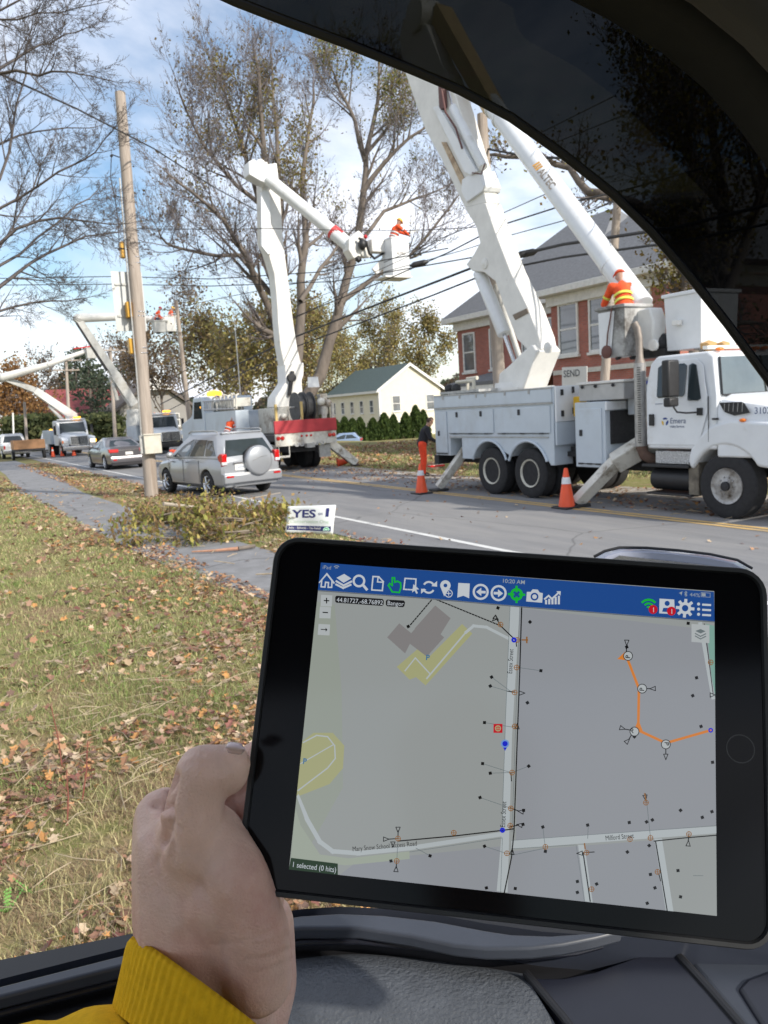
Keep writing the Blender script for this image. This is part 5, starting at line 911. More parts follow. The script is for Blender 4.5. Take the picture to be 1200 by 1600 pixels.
def locker(y0, y1, z0, z1, par=sb, x=X0, latches=(), m=shaded_white):
    bm = nb(); box(bm, x-0.022, x-0.001, y0, y1, z0, z1); d = obj('locker_door', bm, m, par, bevel=0.01, seg=3)
    for (ly, lz) in latches:
        bm = nb(); box(bm, x-0.035, x-0.0225, ly-0.04, ly+0.04, lz-0.06, lz+0.06); obj('latch', bm, dark_metal, d, bevel=0.004)
    bm = nb()
    for f in (0.15, 0.5, 0.85): yy_ = y0+(y1-y0)*f; tube(bm, [(x-0.028, yy_-0.06, z0-0.012), (x-0.028, yy_+0.06, z0-0.012)], 0.014, 6)
    tube(bm, [(x-0.02, y0+0.05, z0-0.012), (x-0.02, y1-0.05, z0-0.012)], 0.007, 5); obj('hinge', bm, dark_metal, d); return d
locker(16.2, 16.7, 0.92, 1.93, latches=[(16.55, 1.4)]); locker(14.35, 16.13, 1.40, 1.93, latches=[(15.75, 1.84), (14.8, 1.84)]); locker(12.48, 14.25, 1.40, 1.95, latches=[(13.45, 1.84)])
bm = nb(); box(bm, X0-0.03, X0-0.001, 12.4, 16.72, 1.985, 2.02); box(bm, X0-0.02, X0-0.001, 12.4, 16.72, 2.285, 2.32); box(bm, X0-0.018, X0-0.001, 12.55, 16.1, 1.30, 1.325)
for y in (16.3, 15.6, 14.95, 14.6, 13.9, 13.1): box(bm, X0-0.03, X0-0.019, y-0.03, y+0.03, 2.21, 2.30)
o1('side_rail', bm, grey_metal, sb)
bm = nb(); box(bm, X0-0.021, X0-0.002, 12.42, 16.7, 2.022, 2.28); o1('top_box_side', bm, shaded_white, sb, bevel=0.006)
# arch trim
for wy in (wy1, wy2):
    bm = nb(); P_ = [(X0-0.02, wy+0.67*math.cos(rad(a)), wz+0.69*math.sin(rad(a))) for a in range(22, 160, 9)]; tube(bm, P_, 0.03, 6); o1('arch_trim', bm, shaded_white, sb)
bm = nb(); box(bm, X0+0.002, X0+0.62, 12.30, 12.352, 1.62, 2.33); fp = o1('front_bulkhead', bm, white_paint, sb, bevel=0.006); bm = nb(); box(bm, X0+0.002, X0+0.60, 12.31, 12.36, 1.15, 1.615); o1('shadow_locker', bm, shaded_white, sb, bevel=0.006)
for y, z in ((12.295, 1.78), (12.295, 2.2)): bm = nb(); box(bm, X0+0.12, X0+0.18, y-0.02, y+0.004, z-0.06, z+0.06); box(bm, X0+0.42, X0+0.47, y-0.02, y+0.004, z-0.02, z+0.1); o1('latch', bm, dark_metal, fp)
bm = nb(); prism(bm, [(15.0, 2.34), (16.6, 2.34), (16.6, 2.40), (15.0, 2.40)], 'x', X0+0.1, X1-0.1); box(bm, X0+0.1, X1-0.1, 12.4, 16.7, 2.1, 2.3); o1('deck', bm, grey_metal)
bm = nb(); tube(bm, [(11.5, 16.5, 2.35), (11.5, 16.5, 2.62), (11.5, 15.8, 2.62), (11.5, 15.8, 2.35)], 0.05, 8); tube(bm, [(11.9, 16.6, 2.35), (11.9, 16.6, 2.7), (11.9, 16.2, 2.7)], 0.05, 8); o1('deck_hoop', bm, mat('cream painted tube', (0.6, 0.56, 0.46), 0.5))
for k, y in enumerate((16.55, 16.25)): bm = nb(); icos(bm, (11.3, y, 2.46), 0.13, 2, (1, 0.7, 1)); o1('hose_coil', bm, black_plastic)
# rear face + bumper
bm = nb(); box(bm, X0+0.05, X1-0.05, 16.752, 16.8, 0.9, 2.25); o1('tail_panel', bm, shaded_white); bm = nb(); box(bm, X0+0.1, X1-0.1, 16.8, 17.0, 0.62, 0.85); o1('rear_bumper', bm, dark_metal)
bm = nb(); box(bm, 11.75, 12.65, 7.6, 16.7, 0.62, 0.9); box(bm, X0+0.35, X1-0.35, 8.9, 16.4, 0.9, 1.0); o1('chassis', bm, dark_metal)
# wheels
for y in (wy1, wy2):
    for s, x in ((-1, X0+0.02), (1, X1-0.02)): wheel(T1, (x-12.2, y-12.0, wz-0.012), 0.535, 0.30, s, rimmat, dual=True, deep=0.09, hubr=0.56)
for s, x in ((-1, X0+0.03), (1, X1-0.03)):
    wheel(T1, (x-12.2, 8.40-12.0, 0.54-0.012), 0.54, 0.32, s, mat('dull alloy wheel', (0.36, 0.355, 0.35), 0.4, 0.6, 0.3, 12, second=(0.12, 0.1, 0.08), thr=(0.5, 0.66)), hubr=0.54, nuts=10, deep=-0.03)
    bm = nb(); disc_stack(bm, (x, 8.40, 0.54), (s, 0, 0), [(0, 0.075), (0.05, 0.075), (0.06, 0.05), (0.062, 0.001)], 18); o1('hub_cap', bm, dark_metal)
# middle cabinet, tool bin, gap
bm = nb(); box(bm, X0+0.0, X0+1.0, 10.98, 11.78, 0.74, 1.98); mc = o1('side_cabinet', bm, shaded_white, bevel=0.012)
locker(11.06, 11.72, 0.82, 1.86, par=mc, latches=[(11.6, 1.4)])
bm = nb(); box(bm, X0+0.12, X0+0.9, 10.945, 10.978, 1.18, 1.80); o1('dark_panel', bm, dark_metal, mc); bm = nb(); box(bm, X0+0.0, X0+0.5, 10.93, 10.977, 1.82, 1.97); o1('cabinet_lip', bm, white_paint, mc)
bm = nb(); box(bm, X0+0.1, X0+1.9, 10.6, 11.76, 2.0, 2.31); tb = o1('tool_bin', bm, mat('dull aluminium bin', (0.42, 0.42, 0.42), 0.45, 0.4, 0.12, 4), bevel=0.015); bm = nb(); box(bm, X0+0.07, X0+1.93, 10.57, 11.79, 2.312, 2.36); o1('bin_lid', bm, dirty_white, tb, bevel=0.01)
for y in (11.65, 11.3, 10.85): bm = nb(); icos(bm, (X0+0.08, y, 2.27), 0.035, 1); o1('bin_latch', bm, dark_metal, tb)
bm = nb(); box(bm, X0+0.35, X0+0.55, 12.0, 12.2, 1.7, 2.1); o1('yellow_container', bm, mat('yellow plastic', (0.7, 0.42, 0.02), 0.5), bevel=0.02)
bm = nb(); box(bm, X0+0.5, X0+0.9, 10.55, 10.9, 1.7, 2.25); o1('cooler', bm, mat('pale plastic cooler', (0.55, 0.6, 0.66), 0.5), bevel=0.02); bm = nb(); box(bm, X0+0.48, X0+0.92, 10.53, 10.92, 2.25, 2.31); o1('cooler_lid', bm, mat('blue lid', (0.02, 0.06, 0.5), 0.4), bevel=0.015)
bm = nb(); box(bm, X0+0.4, X1-0.4, 11.8, 12.35, 0.9, 1.1); box(bm, X0+0.9, X1-0.9, 11.8, 12.3, 1.1, 2.0); o1('gap_frame', bm, dark_metal)
# exhaust stack
bm = nb(); tube(bm, [(11.12, 10.28, 1.15), (11.12, 10.28, 2.62)], 0.105, 20); ex = o1('exhaust_stack', bm, stack_metal)
bm = nb()
for k in range(34): tube(bm, [(11.02, 10.18, 1.22+k*0.04), (11.005, 10.24, 1.22+k*0.04)], 0.006, 4)
o1('vent_slots', bm, dark_metal, ex); bm = nb(); tube(bm, [(11.12, 10.28, 2.62), (11.12, 10.28, 2.72), (11.12, 10.29, 3.05), (11.11, 10.31, 3.22), (11.09, 10.36, 3.33)], [0.1, 0.065, 0.062, 0.062, 0.06], 16); o1('stack_pipe', bm, mat('rusty brown pipe', (0.24, 0.21, 0.185), 0.6, 0.4, 0.2, 10), ex)
bm = nb(); tube(bm, [(11.12, 10.28, 1.15), (11.14, 10.22, 0.98), (11.3, 10.05, 0.85), (11.6, 9.9, 0.82)], 0.10, 16); o1('exhaust_elbow', bm, mat('rusted steel', (0.13, 0.08, 0.06), 0.8, 0.2, 0.3, 12), ex)
# cab
cabm = white_paint
pr = [(10.0, 1.12), (10.03, 2.2), (9.98, 2.58), (9.85, 2.70), (8.80, 2.70), (8.68, 2.62), (8.56, 1.98), (8.56, 1.12)]
bm = nb(); rings = []
for x, f in ((X0, 0.0), (X0+0.06, 1), (X1-0.06, 1), (X1, 0.0)): rings.append([Vector((x if z < 2.1 else x+(0.10 if x < 12 else -0.10)*(z-2.1)/0.6, y+(0.03 if (y > 9.5) else -0.0)*(f-1), z)) for y, z in pr])
loft(bm, rings); cab = o1('cab', bm, cabm, bevel=0.04, seg=3)
def sidepoly(pts, x, th, name, m, par, **k): bm = nb(); slab(bm, [(x+0.10*max(0, z-2.1)/0.6, y, z) for y, z in pts], (th, 0, 0)); return o1(name, bm, m, par, **k)
dr = sidepoly([(9.97, 1.19), (9.97, 2.1), (9.86, 2.60), (8.98, 2.60), (8.84, 2.48), (8.745, 2.1), (8.72, 2.0), (8.72, 1.72), (8.9, 1.19)], X0-0.014, 0.012, 'door', cabm, T1, bevel=0.006)
dr.data.transform(Matrix.Identity(4))
tilt = lambda z: 0.10*max(0, z-2.1)/0.6
def glassp(pts, name, par, off=-0.022, m=truck_glass): bm = nb(); slab(bm, [(X0+off+tilt(z), y, z) for y, z in pts], (0.012, 0, 0)); return o1(name, bm, m, par, smooth=False)
glassp([(9.74, 2.02), (9.76, 2.50), (9.70, 2.54), (9.22, 2.54), (9.16, 2.50), (9.16, 2.05), (9.2, 2.0), (9.70, 1.99)], 'door_window', dr); glassp([(9.10, 1.93), (9.12, 2.50), (9.05, 2.53), (8.98, 2.50), (8.86, 2.1), (8.84, 1.95), (8.9, 1.92)], 'quarter_window', dr)
bm = nb(); box(bm, X0-0.05, X0-0.015, 9.80, 9.90, 1.52, 1.72); o1('door_handle', bm, black_plastic, dr, bevel=0.01)
bm = nb(); tube(bm, [(X0-0.01, 8.70, 1.25), (X0-0.012, 8.70, 1.98)], 0.008, 5); o1('door_seam', bm, dark_metal, dr)
bm = nb(); slab(bm, [(X0+0.12, 8.545, 2.0), (X1-0.12, 8.545, 2.0), (X1-0.2, 8.655, 2.6), (X0+0.2, 8.655, 2.6)], (0, 0.03, 0)); wsn = o1('windscreen', bm, mat('windscreen glass', (0.10, 0.12, 0.12), 0.02, 0, 0.3, 1.2, spec=1.0, coat=1.0), smooth=False)
bm = nb(); tube(bm, [(12.18, 8.535, 2.0), (12.18, 8.645, 2.6)], 0.012, 5); tube(bm, [(X0+0.12, 8.53, 1.99), (X1-0.12, 8.53, 1.99)], 0.014, 5); tube(bm, [(X0+0.12, 8.535, 2.0), (X0+0.2, 8.645, 2.6)], 0.014, 5); o1('glass_seal', bm, black_plastic, wsn)
for x in (X0+0.32, X0+1.0, X0+1.23, X0+1.46, X1-0.32): bm = nb(); icos(bm, (x, 8.74, 2.725), 0.06, 2, (1.5, 1, 0.55)); o1('marker_light', bm, amber, cab)
# hood, fender
bm = nb(); loft(bm, [[Vector((x, y, z)) for x, z in ((12.2-w_, 1.0), (12.2-w_, zt-0.22), (12.2-w_*0.93, zt-0.08), (12.2-w_*0.75, zt), (12.2+w_*0.75, zt), (12.2+w_*0.93, zt-0.08), (12.2+w_, zt-0.22), (12.2+w_, 1.0))] for y, w_, zt in ((6.75, 0.9, 1.58), (6.9, 1.0, 1.68), (7.6, 1.19, 1.84), (8.2, 1.235, 1.94), (8.555, 1.245, 2.0))]); hd = o1('hood', bm, cabm, bevel=0.03)
for s, xa, xb in ((-1, X0-0.015, X0+0.45), (1, X1-0.45, X1+0.015)):
    pr = [(9.12, 0.92), (9.06, 1.12), (8.95, 1.28), (8.7, 1.50), (8.3, 1.60), (7.6, 1.55), (7.1, 1.42), (6.9, 1.2), (6.9, 0.85), (7.62, 0.85)]+[(8.40+0.66*math.cos(rad(a)), 0.54+0.66*math.sin(rad(a))) for a in range(150, 20, -10)]+[(9.04, 0.78)]
    bm = nb(); prism(bm, pr, 'x', xa, xb); o1('fender', bm, cabm, bevel=0.05, seg=3)
bm = nb(); box(bm, X0+0.4, X1-0.4, 7.7, 9.0, 0.9, 1.25); box(bm, X0+0.05, X0+0.3, 8.95, 9.15, 0.35, 0.95); o1('wheel_housing', bm, mat('grimy engine bay', (0.16, 0.14, 0.11), 0.9, 0, 0.5, 6), bevel=0.01)
glassp([(8.50, 1.87), (8.10, 1.87), (8.04, 1.84), (7.95, 1.70), (8.22, 1.66), (8.40, 1.72)], 'hood_vent', hd, off=-0.012, m=black_plastic)
bm = nb()
for k in range(5): y = 8.40-k*0.08; tube(bm, [(X0-0.018, y, 1.73-0.003*k), (X0-0.018, y-0.01, 1.85)], 0.006, 4)
o1('vent_slats', bm, grey_metal, hd)
bm = nb(); icos(bm, (X0+0.0, 8.08, 1.585), 0.05, 2, (0.8, 1.2, 0.6)); o1('fender_marker', bm, amber, hd)
bm = nb(); slab(bm, [(X0-0.03, 7.60, 1.34), (X0-0.03, 7.05, 1.38), (X0-0.01, 6.92, 1.2), (X0-0.01, 7.1, 1.08)], (0.1, 0, 0)); hl = o1('headlight', bm, lamp_white, hd, bevel=0.02); bm = nb(); slab(bm, [(X0-0.036, 7.52, 1.28), (X0-0.036, 7.22, 1.30), (X0-0.02, 7.2, 1.16)], (0.05, 0, 0)); o1('turn_signal', bm, amber, hl)
bm = nb(); box(bm, X0+0.1, X1-0.1, 6.55, 6.85, 0.45, 0.85); o1('front_bumper', bm, chrome, bevel=0.04); bm = nb(); box(bm, 11.6, 12.8, 6.72, 6.76, 0.95, 1.5); o1('grille', bm, black_plastic, hd)
bm = nb(); sgn = -1
Mt = lambda y, z, x=X0-0.016: Matrix(((0, 0, -1, x), (-1, 0, 0, y), (0, 1, 0, z), (0, 0, 0, 1)))
ink = mat('blue grey decal', (0.10, 0.13, 0.22), 0.5)
obj('unit_number', text_mesh('31021', 0.14, Mt(7.88, 1.68, X0-0.005), bold=0.002), ink, hd, angle=180)
obj('company_name', text_mesh('Emera', 0.13, Mt(9.47, 1.555, X0-0.0165), bold=0.001), ink, dr, angle=180); obj('company_line', text_mesh('Utility Services', 0.05, Mt(9.47, 1.485, X0-0.0165), bold=0.001), ink, dr, angle=180)
bm = nb(); box(bm, X0-0.0165, X0-0.0142, 9.62, 9.78, 1.885, 1.897); o1('small_decal', bm, ink, dr)
def swirl(cy, cz, r0, r1, a0, a1, m, nm):
    bm = nb(); n = 12; pts = [(cy-r1*math.cos(rad(a0+(a1-a0)*i/n)), cz+r1*math.sin(rad(a0+(a1-a0)*i/n))) for i in range(n+1)]+[(cy-(r0+(r1-r0)*0.5*abs(2*i/n-1))*math.cos(rad(a1+(a0-a1)*i/n)), cz+(r0+(r1-r0)*0.5*abs(2*i/n-1))*math.sin(rad(a1+(a0-a1)*i/n))) for i in range(n+1)]
    slab(bm, [(X0-0.0175, y, z) for y, z in pts], (0.003, 0, 0)); o1(nm, bm, m, dr, smooth=False)
navy = mat('navy logo', (0.01, 0.05, 0.25), 0.4); swirl(9.57, 1.59, 0.028, 0.066, 40, 140, navy, 'logo_arc'); swirl(9.57, 1.59, 0.02, 0.07, -75, 15, navy, 'logo_arc'); swirl(9.57, 1.585, 0.03, 0.075, 165, 235, mat('yellow logo', (0.8, 0.5, 0.03), 0.4), 'logo_arc')
bm = nb(); box(bm, X0-0.017, X0-0.0145, 8.50, 8.63, 1.60, 1.63); o1('model_badge', bm, dark_metal, hd)
# mirror on its arm
bm = nb(); box(bm, X0-0.44, X0-0.17, 9.12, 9.27, 2.0, 2.60); box(bm, X0-0.42, X0-0.19, 9.12, 9.26, 1.84, 1.99); mi = o1('side_mirror', bm, black_plastic, dr, bevel=0.03); bm = nb(); tube(bm, [(X0-0.26, 9.18, 1.84), (X0-0.25, 9.12, 1.75), (X0-0.2, 8.98, 1.73), (X0-0.03, 8.85, 1.73)], 0.016, 8); box(bm, X0-0.06, X0-0.015, 8.80, 8.89, 1.68, 1.80); o1('mirror_arm', bm, black_plastic, mi, bevel=0.004)
# step, tank under the cab
bm = nb(); box(bm, X0+0.05, X0+0.45, 9.1, 9.85, 0.86, 1.08); o1('tread_step', bm, mat('diamond plate', (0.5, 0.5, 0.5), 0.35, 0.8, 0.5, 40, bump=0.8, bscale=60), bevel=0.01); bm = nb(); box(bm, X0-0.02, X0+0.5, 9.1, 10.1, 0.80, 0.85); box(bm, X0-0.02, X0+0.45, 9.05, 10.0, 0.32, 0.36); tube(bm, [(X0+0.27, 9.15, 0.58), (X0+0.27, 10.0, 0.58)], 0.2, 18); o1('fuel_tank', bm, black_plastic, bevel=0.008)
# outriggers
leg_m = mat('worn white outrigger', (0.62, 0.6, 0.54), 0.55, 0, 0.12, 5, second=(0.22, 0.18, 0.13), thr=(0.5, 0.62))
def outrig(a, b, w0, w1, par, foot=True, joint=None, nm='outrigger', m=leg_m):
    g = bar(nm, a, b, w0, w0*0.8, w1, w1*0.8, m, par, bevel=0.01)
    if joint: bar('outrigger_knuckle', joint, Vector(a).lerp(Vector(b), 0.15), w0*1.6, w0*1.1, w0*1.4, w0*1.1, m, par, bevel=0.02)
    if foot: b = Vector(b); bm = nb(); box(bm, b.x-0.18, b.x+0.18, b.y-0.18, b.y+0.18, 0.015, 0.07); obj('foot_pad', bm, dark_metal, g, bevel=0.01)
    return g
outrig((11.35, 15.85, 1.12), (10.68, 16.3, 0.10), 0.2, 0.18, T1); outrig((11.1, 10.75, 0.95), (10.62, 11.42, 0.10), 0.24, 0.22, T1, joint=(11.6, 10.15, 1.35)); outrig((13.0, 15.85, 1.12), (13.9, 15.85, 0.10), 0.2, 0.18, T1); outrig((13.2, 10.6, 0.95), (14.0, 10.9, 0.10), 0.24, 0.22, T1)
# turntable, pedestal and boom in their own vertical plane
bx_ = 12.2
bm = nb(); disc_stack(bm, (12.2, 15.1, 2.3), (0, 0, 1), [(0, 0.62), (0.1, 0.62), (0.1, 0.5), (0.22, 0.48)], 28); o1('turntable', bm, dirty_white)
tr_poly('pedestal', [(796, 606), (798, 583), (812, 572), (838, 547), (850, 538), (858, 548), (845, 582), (836, 608)], None, 'x', 12.2, 0.7, dirty_white, T1, bevel=0.03)
lb = tr_poly('lower_boom', [(838, 548), (820, 530), (800, 480), (786, 440), (768, 426), (750, 424), (740, 414), (752, 398), (762, 380), (756, 355), (737, 325), (771, 318), (785, 360), (810, 425), (837, 480), (855, 528), (858, 545), (852, 556)], None, 'x', 12.2, 0.46, dirty_white, T1, bevel=0.02)
for (px, py) in ((856, 543), (757, 412)): bm = nb(); c_ = AX(px, py, 11.96); disc_stack(bm, c_, (-1, 0, 0), [(-0.03, 0.12), (0.02, 0.12), (0.03, 0.05), (0.05, 0.001)], 16); o1('pivot_pin', bm, dirty_white, lb)
ub = tr_poly('middle_boom', [(737, 325), (733, 318), (700, 250), (675, 205), (655, 150), (640, 105), (634, 60), (640, 30), (676, 40), (700, 100), (712, 120), (735, 190), (757, 265), (771, 318)], None, 'x', 12.2, 0.40, dirty_white, T1, bevel=0.02)
tr_poly('boom_cover', [(679, 168), (688, 166), (748, 268), (738, 274), (728, 268)], None, 'x', 11.93, 0.12, white_paint, ub, bevel=0.01); tr_poly('boom_collar', [(735, 282), (760, 266), (770, 292), (768, 300), (742, 318), (734, 300)], None, 'x', 12.2, 0.52, white_paint, ub, bevel=0.02)
tr_poly('rust_stain_plate', [(690, 222), (697, 222), (728, 284), (722, 290)], None, 'x', 11.98, 0.03, mat('rust stained paint', (0.52, 0.40, 0.27), 0.6, 0, 0.25, 4, second=(0.3, 0.2, 0.12), thr=(0.5, 0.6)), ub, bevel=0)
ctube('boom_cylinder', AX(708, 168, 12.0), AX(755, 262, 12.0), 0.115, 0.115, white_paint, ub); ctube('cylinder_rod', AX(697, 120, 12.05), AX(712, 175, 12.05), 0.06, 0.06, chrome, ub)
bm = nb(); tube(bm, [AX(690, 140, 11.85), AX(696, 175, 11.8), AX(712, 200, 11.85), AX(722, 232, 11.85)], 0.025, 6); tube(bm, [AX(758, 255, 11.85), AX(752, 272, 11.8), AX(738, 270, 11.8)], 0.018, 6); box(bm, 11.88, 11.97, AX(690, 150, 11.9).y-0.12, AX(690, 150, 11.9).y+0.1, AX(690, 150, 11.9).z-0.3, AX(690, 150, 11.9).z+0.3); o1('hydraulic_hose', bm, mat('dark red brown hose', (0.12, 0.05, 0.045), 0.6), ub)
ctube('lift_cylinder', AX(749, 425, 12.15), AX(788, 522, 12.15), 0.16, 0.165, white_paint, T1); ctube('lift_cylinder_rod', AX(788, 522, 12.15), AX(803, 565, 12.15), 0.05, 0.05, chrome, T1); ctube('second_lift_rod', AX(775, 445, 12.45), AX(812, 560, 12.45), 0.07, 0.07, boom_grey, T1)
tr_poly('clamp_band', [(814, 492), (836, 482), (839, 489), (818, 500)], None, 'x', 12.2, 0.5, mat('dirty brown band', (0.2, 0.16, 0.12), 0.7), lb, bevel=0.004)
# elbow under the dark visor and long fibreglass upper boom coming back down
bm = nb(); c_ = AX(662, 26, 12.2); disc_stack(bm, c_-Vector((0.32, 0, 0)), (1, 0, 0), [(0, 0.36), (0.02, 0.4), (0.62, 0.4), (0.64, 0.36)], 24); o1('elbow', bm, dirty_white)
UA = AX(688, 20, 12.5); UB = AX(772, 170, 12.3); UC = AX(1003, 478, 11.75)
bar('boom_steel_arm', UA, UB, 0.5, 0.42, 0.40, 0.36, mat('tan weathered boom steel', (0.52, 0.38, 0.20), 0.6, 0, 0.2, 4), T1, bevel=0.02); up = ctube('upper_boom', UB.lerp(UA, 0.06), UC, 0.22, 0.225, white_paint, T1, 24)
bm = nb()
for f in (0.0, 0.06, 0.83): p_ = UB.lerp(UC, f); d_ = (UC-UB).normalized(); tube(bm, [p_-d_*0.03, p_+d_*0.03], 0.235, 22)
o1('boom_band', bm, white_paint, up)
d_ = (UC-UB).normalized(); tA = UB.lerp(UC, 0.36); xx = d_; nrm = (CL-tA).normalized(); nrm = (nrm-d_*nrm.dot(d_)).normalized(); yv = nrm.cross(xx)
o_ = tA+nrm*0.232-yv*0.05; Mx = Matrix(((xx.x, yv.x, nrm.x, o_.x), (xx.y, yv.y, nrm.y, o_.y), (xx.z, yv.z, nrm.z, o_.z), (0, 0, 0, 1)))
obj('maker_name', text_mesh('ALTEC', 0.22, Mx @ Matrix.Translation((0.26, -0.02, 0)), bold=0.006), mat('grey brown decal', (0.28, 0.24, 0.2), 0.6), up, angle=180)
bm = nb()
for k in range(3): slab(bm, [Mx @ Vector(q) for q in ((0.0+k*0.075, -0.02, 0.001), (0.05+k*0.075, -0.02, 0.001), (0.09+k*0.075, 0.14, 0.001), (0.04+k*0.075, 0.14, 0.001))], nrm*0.004)
o1('maker_emblem', bm, mat('orange decal', (0.75, 0.38, 0.08), 0.5), up, smooth=False)
# boom tip, two buckets
tr_poly('boom_tip', [(985, 475), (1003, 486), (1025, 480), (1031, 500), (1030, 548), (1015, 545), (1004, 520), (990, 505)], None, 'x', 11.6, 0.34, dirty_white, T1, bevel=0.03)
bk = bucket('', (12.05, 9.72, 2.80), 0.98, 0.78, 0.98, white_paint, par=T1, base=0.93, lip=0.035); bm = nb(); box(bm, 11.46, 11.565, 9.72, 9.86, 3.22, 3.31); obj('bucket_step', bm, trim, bk, bevel=0.01)
b2 = bucket('', (11.42, 10.92, 2.78), 0.66, 0.66, 0.92, mat('scuffed grey bucket', (0.42, 0.42, 0.41), 0.6, 0, 0.2, 4, second=(0.14, 0.13, 0.12), thr=(0.45, 0.6)), par=T1, base=0.9, name='dirty_bucket')
bm = nb(); slab(bm, [(11.09, 11.22, 2.84), (11.09, 10.94, 2.84), (11.075, 10.82, 3.60), (11.075, 11.22, 3.60)], (0.01, 0, 0)); obj('bucket_liner_panel', bm, white_paint, b2)
bm = nb(); disc_stack(bm, (11.06, 11.0, 2.88), (-1, 0, 0), [(0, 0.12), (0.03, 0.12), (0.05, 0.06)], 16); tube(bm, [(11.05, 11.0, 2.95), (11.05, 10.97, 3.2), (11.05, 10.9, 3.45), (11.04, 10.84, 3.66)], 0.014, 6); obj('hanging_hoop', bm, mat('dark red brown strap', (0.14, 0.06, 0.05), 0.7), b2)
bm = nb(); icos(bm, (11.75, 10.3, 2.95), 0.2, 2); box(bm, 11.55, 11.95, 10.1, 10.9, 2.72, 2.86); o1('platform_bracket', bm, dark_metal); bm = nb(); disc_stack(bm, (11.35, 10.15, 2.92), (-1, 0, 0), [(0, 0.1), (0.05, 0.1), (0.06, 0.03)], 16); o1('lamp', bm, trim)
bm = nb(); box(bm, X0+0.3, X1-0.3, 8.95, 9.05, 2.745, 2.80); o1('cab_guard', bm, dirty_white); bm = nb(); icos(bm, (11.65, 9.25, 2.82), 0.12, 1, (1.5, 1.2, 0.8)); icos(bm, (11.9, 9.15, 2.82), 0.09, 1, (1.6, 1.2, 0.8)); o1('glove_bundle', bm, mat('tan leather', (0.5, 0.3, 0.12), 0.8))
# ================================================================ RED-BACKED UTILITY TRUCK (one high bucket)
T2 = thing('utility_truck', 'utility truck with a red tailboard, cable reel and tall boom lifting a worker', 'utility truck', (12.9, 30.0, 0.012))
def o2(name, bm, m, par=None, **k): return obj(name, bm, m, par or T2, **k)
xa, xb, yr = 11.75, 14.15, 26.6
redm = mat('red tailboard paint', (0.42, 0.03, 0.04), 0.5, 0, 0.12, 4); whp = mat('chipped white paint', (0.6, 0.58, 0.52), 0.6, 0, 0.1, 5, second=(0.3, 0.25, 0.2), thr=(0.5, 0.62))
bm = nb(); box(bm, xa, xb, yr+0.05, 36.2, 1.15, 1.35); box(bm, 12.4, 13.5, yr+0.3, 38.5, 0.7, 1.14); o2('flatbed', bm, dark_metal)
bm = nb(); box(bm, xa-0.02, xb+0.02, yr-0.05, yr+0.04, 1.40, 1.86); o2('tailboard', bm, redm, bevel=0.015); bm = nb(); box(bm, xa, xb, yr-0.02, yr+0.08, 0.95, 1.415); tp_ = o2('rear_crossmember', bm, whp, bevel=0.01)
for x in (xa+0.1, xa+0.26, xb-0.12, xb-0.28, 12.75, 12.95, 13.12): bm = nb(); disc_stack(bm, (x, yr-0.03, 1.25 if abs(x-12.95) > 0.5 else 1.28), (0, -1, 0), [(0, 0.075 if abs(x-12.95) > 0.5 else 0.045), (0.03, 0.07 if abs(x-12.95) > 0.5 else 0.04), (0.035, 0.001)], 14); o2('tail_lamp', bm, red_lens, tp_)
bm = nb()
for x in (12.5, 12.7, 13.25, 13.5): tube(bm, [(x-0.08, yr-0.08, 1.02), (x-0.05, yr-0.14, 0.93), (x+0.05, yr-0.14, 0.93), (x+0.08, yr-0.08, 1.02)], 0.025, 6)
box(bm, 12.85, 13.15, yr-0.25, yr-0.02, 0.85, 1.0); o2('tow_hook', bm, grey_metal, tp_)
bm = nb(); box(bm, xa+0.1, xa+0.5, yr-0.02, yr+0.1, 0.55, 0.62); tube(bm, [(xa+0.1, yr, 0.6), (xa+0.1, yr, 0.95)], 0.02, 5); tube(bm, [(xa+0.5, yr, 0.6), (xa+0.5, yr, 0.95)], 0.02, 5); o2('step', bm, whp)
for y in (28.4, 29.8, 36.6):
    for s, x in ((-1, xa+0.05), (1, xb-0.05)): wheel(T2, (x-12.9, y-30.0, 0.52), 0.53, 0.3, s, rimmat, dual=y < 31, deep=0.12)
for s, x in ((-1, xa), (1, xb)):   # side boxes and the cab, facing away
    bm = nb(); box(bm, min(x, x+s*-0.55), max(x, x+s*-0.55), 30.6, 34.6, 1.36, 2.35); o2('side_box', bm, shaded_white, bevel=0.02)
bm = nb(); prism(bm, [(34.9, 1.0), (34.9, 2.9), (35.1, 3.05), (36.4, 3.05), (36.8, 2.3), (37.0, 2.2), (38.6, 1.9), (38.8, 1.0)], 'x', xa+0.05, xb-0.05); cb2 = o2('cab', bm, shaded_white, bevel=0.05)
bm = nb(); box(bm, xa+0.5, xb-0.5, 34.87, 34.897, 2.2, 2.8); o2('rear_window', bm, truck_glass, cb2); bm = nb(); slab(bm, [(xa+0.035, 35.2, 2.1), (xa+0.035, 36.5, 2.1), (xa+0.035, 36.2, 2.85), (xa+0.035, 35.2, 2.85)], (0.02, 0, 0)); o2('side_window', bm, truck_glass, cb2)
bm = nb(); disc_stack(bm, (xa+0.75, 35.4, 3.08), (0, 0, 1), [(0, 0.32), (0.10, 0.36), (0.2, 0.3), (0.26, 0.02)], 18); o2('beacon', bm, amber_lit, cb2); bm = nb(); icos(bm, (xa+0.1, 35.3, 2.6), 0.09, 1); o2('side_beacon', bm, amber_lit, cb2)
bm = nb()   # ladder rack on the near side box
for z in (2.42, 2.78): tube(bm, [(xa-0.03, 30.6, z), (xa-0.03, 34.6, z+0.06)], 0.035, 6)
for k in range(13): tube(bm, [(xa-0.03, 30.7+k*0.31, 2.42), (xa-0.03, 30.7+k*0.31, 2.8)], 0.022, 5)
o2('ladder', bm, stack_metal)
bm = nb()
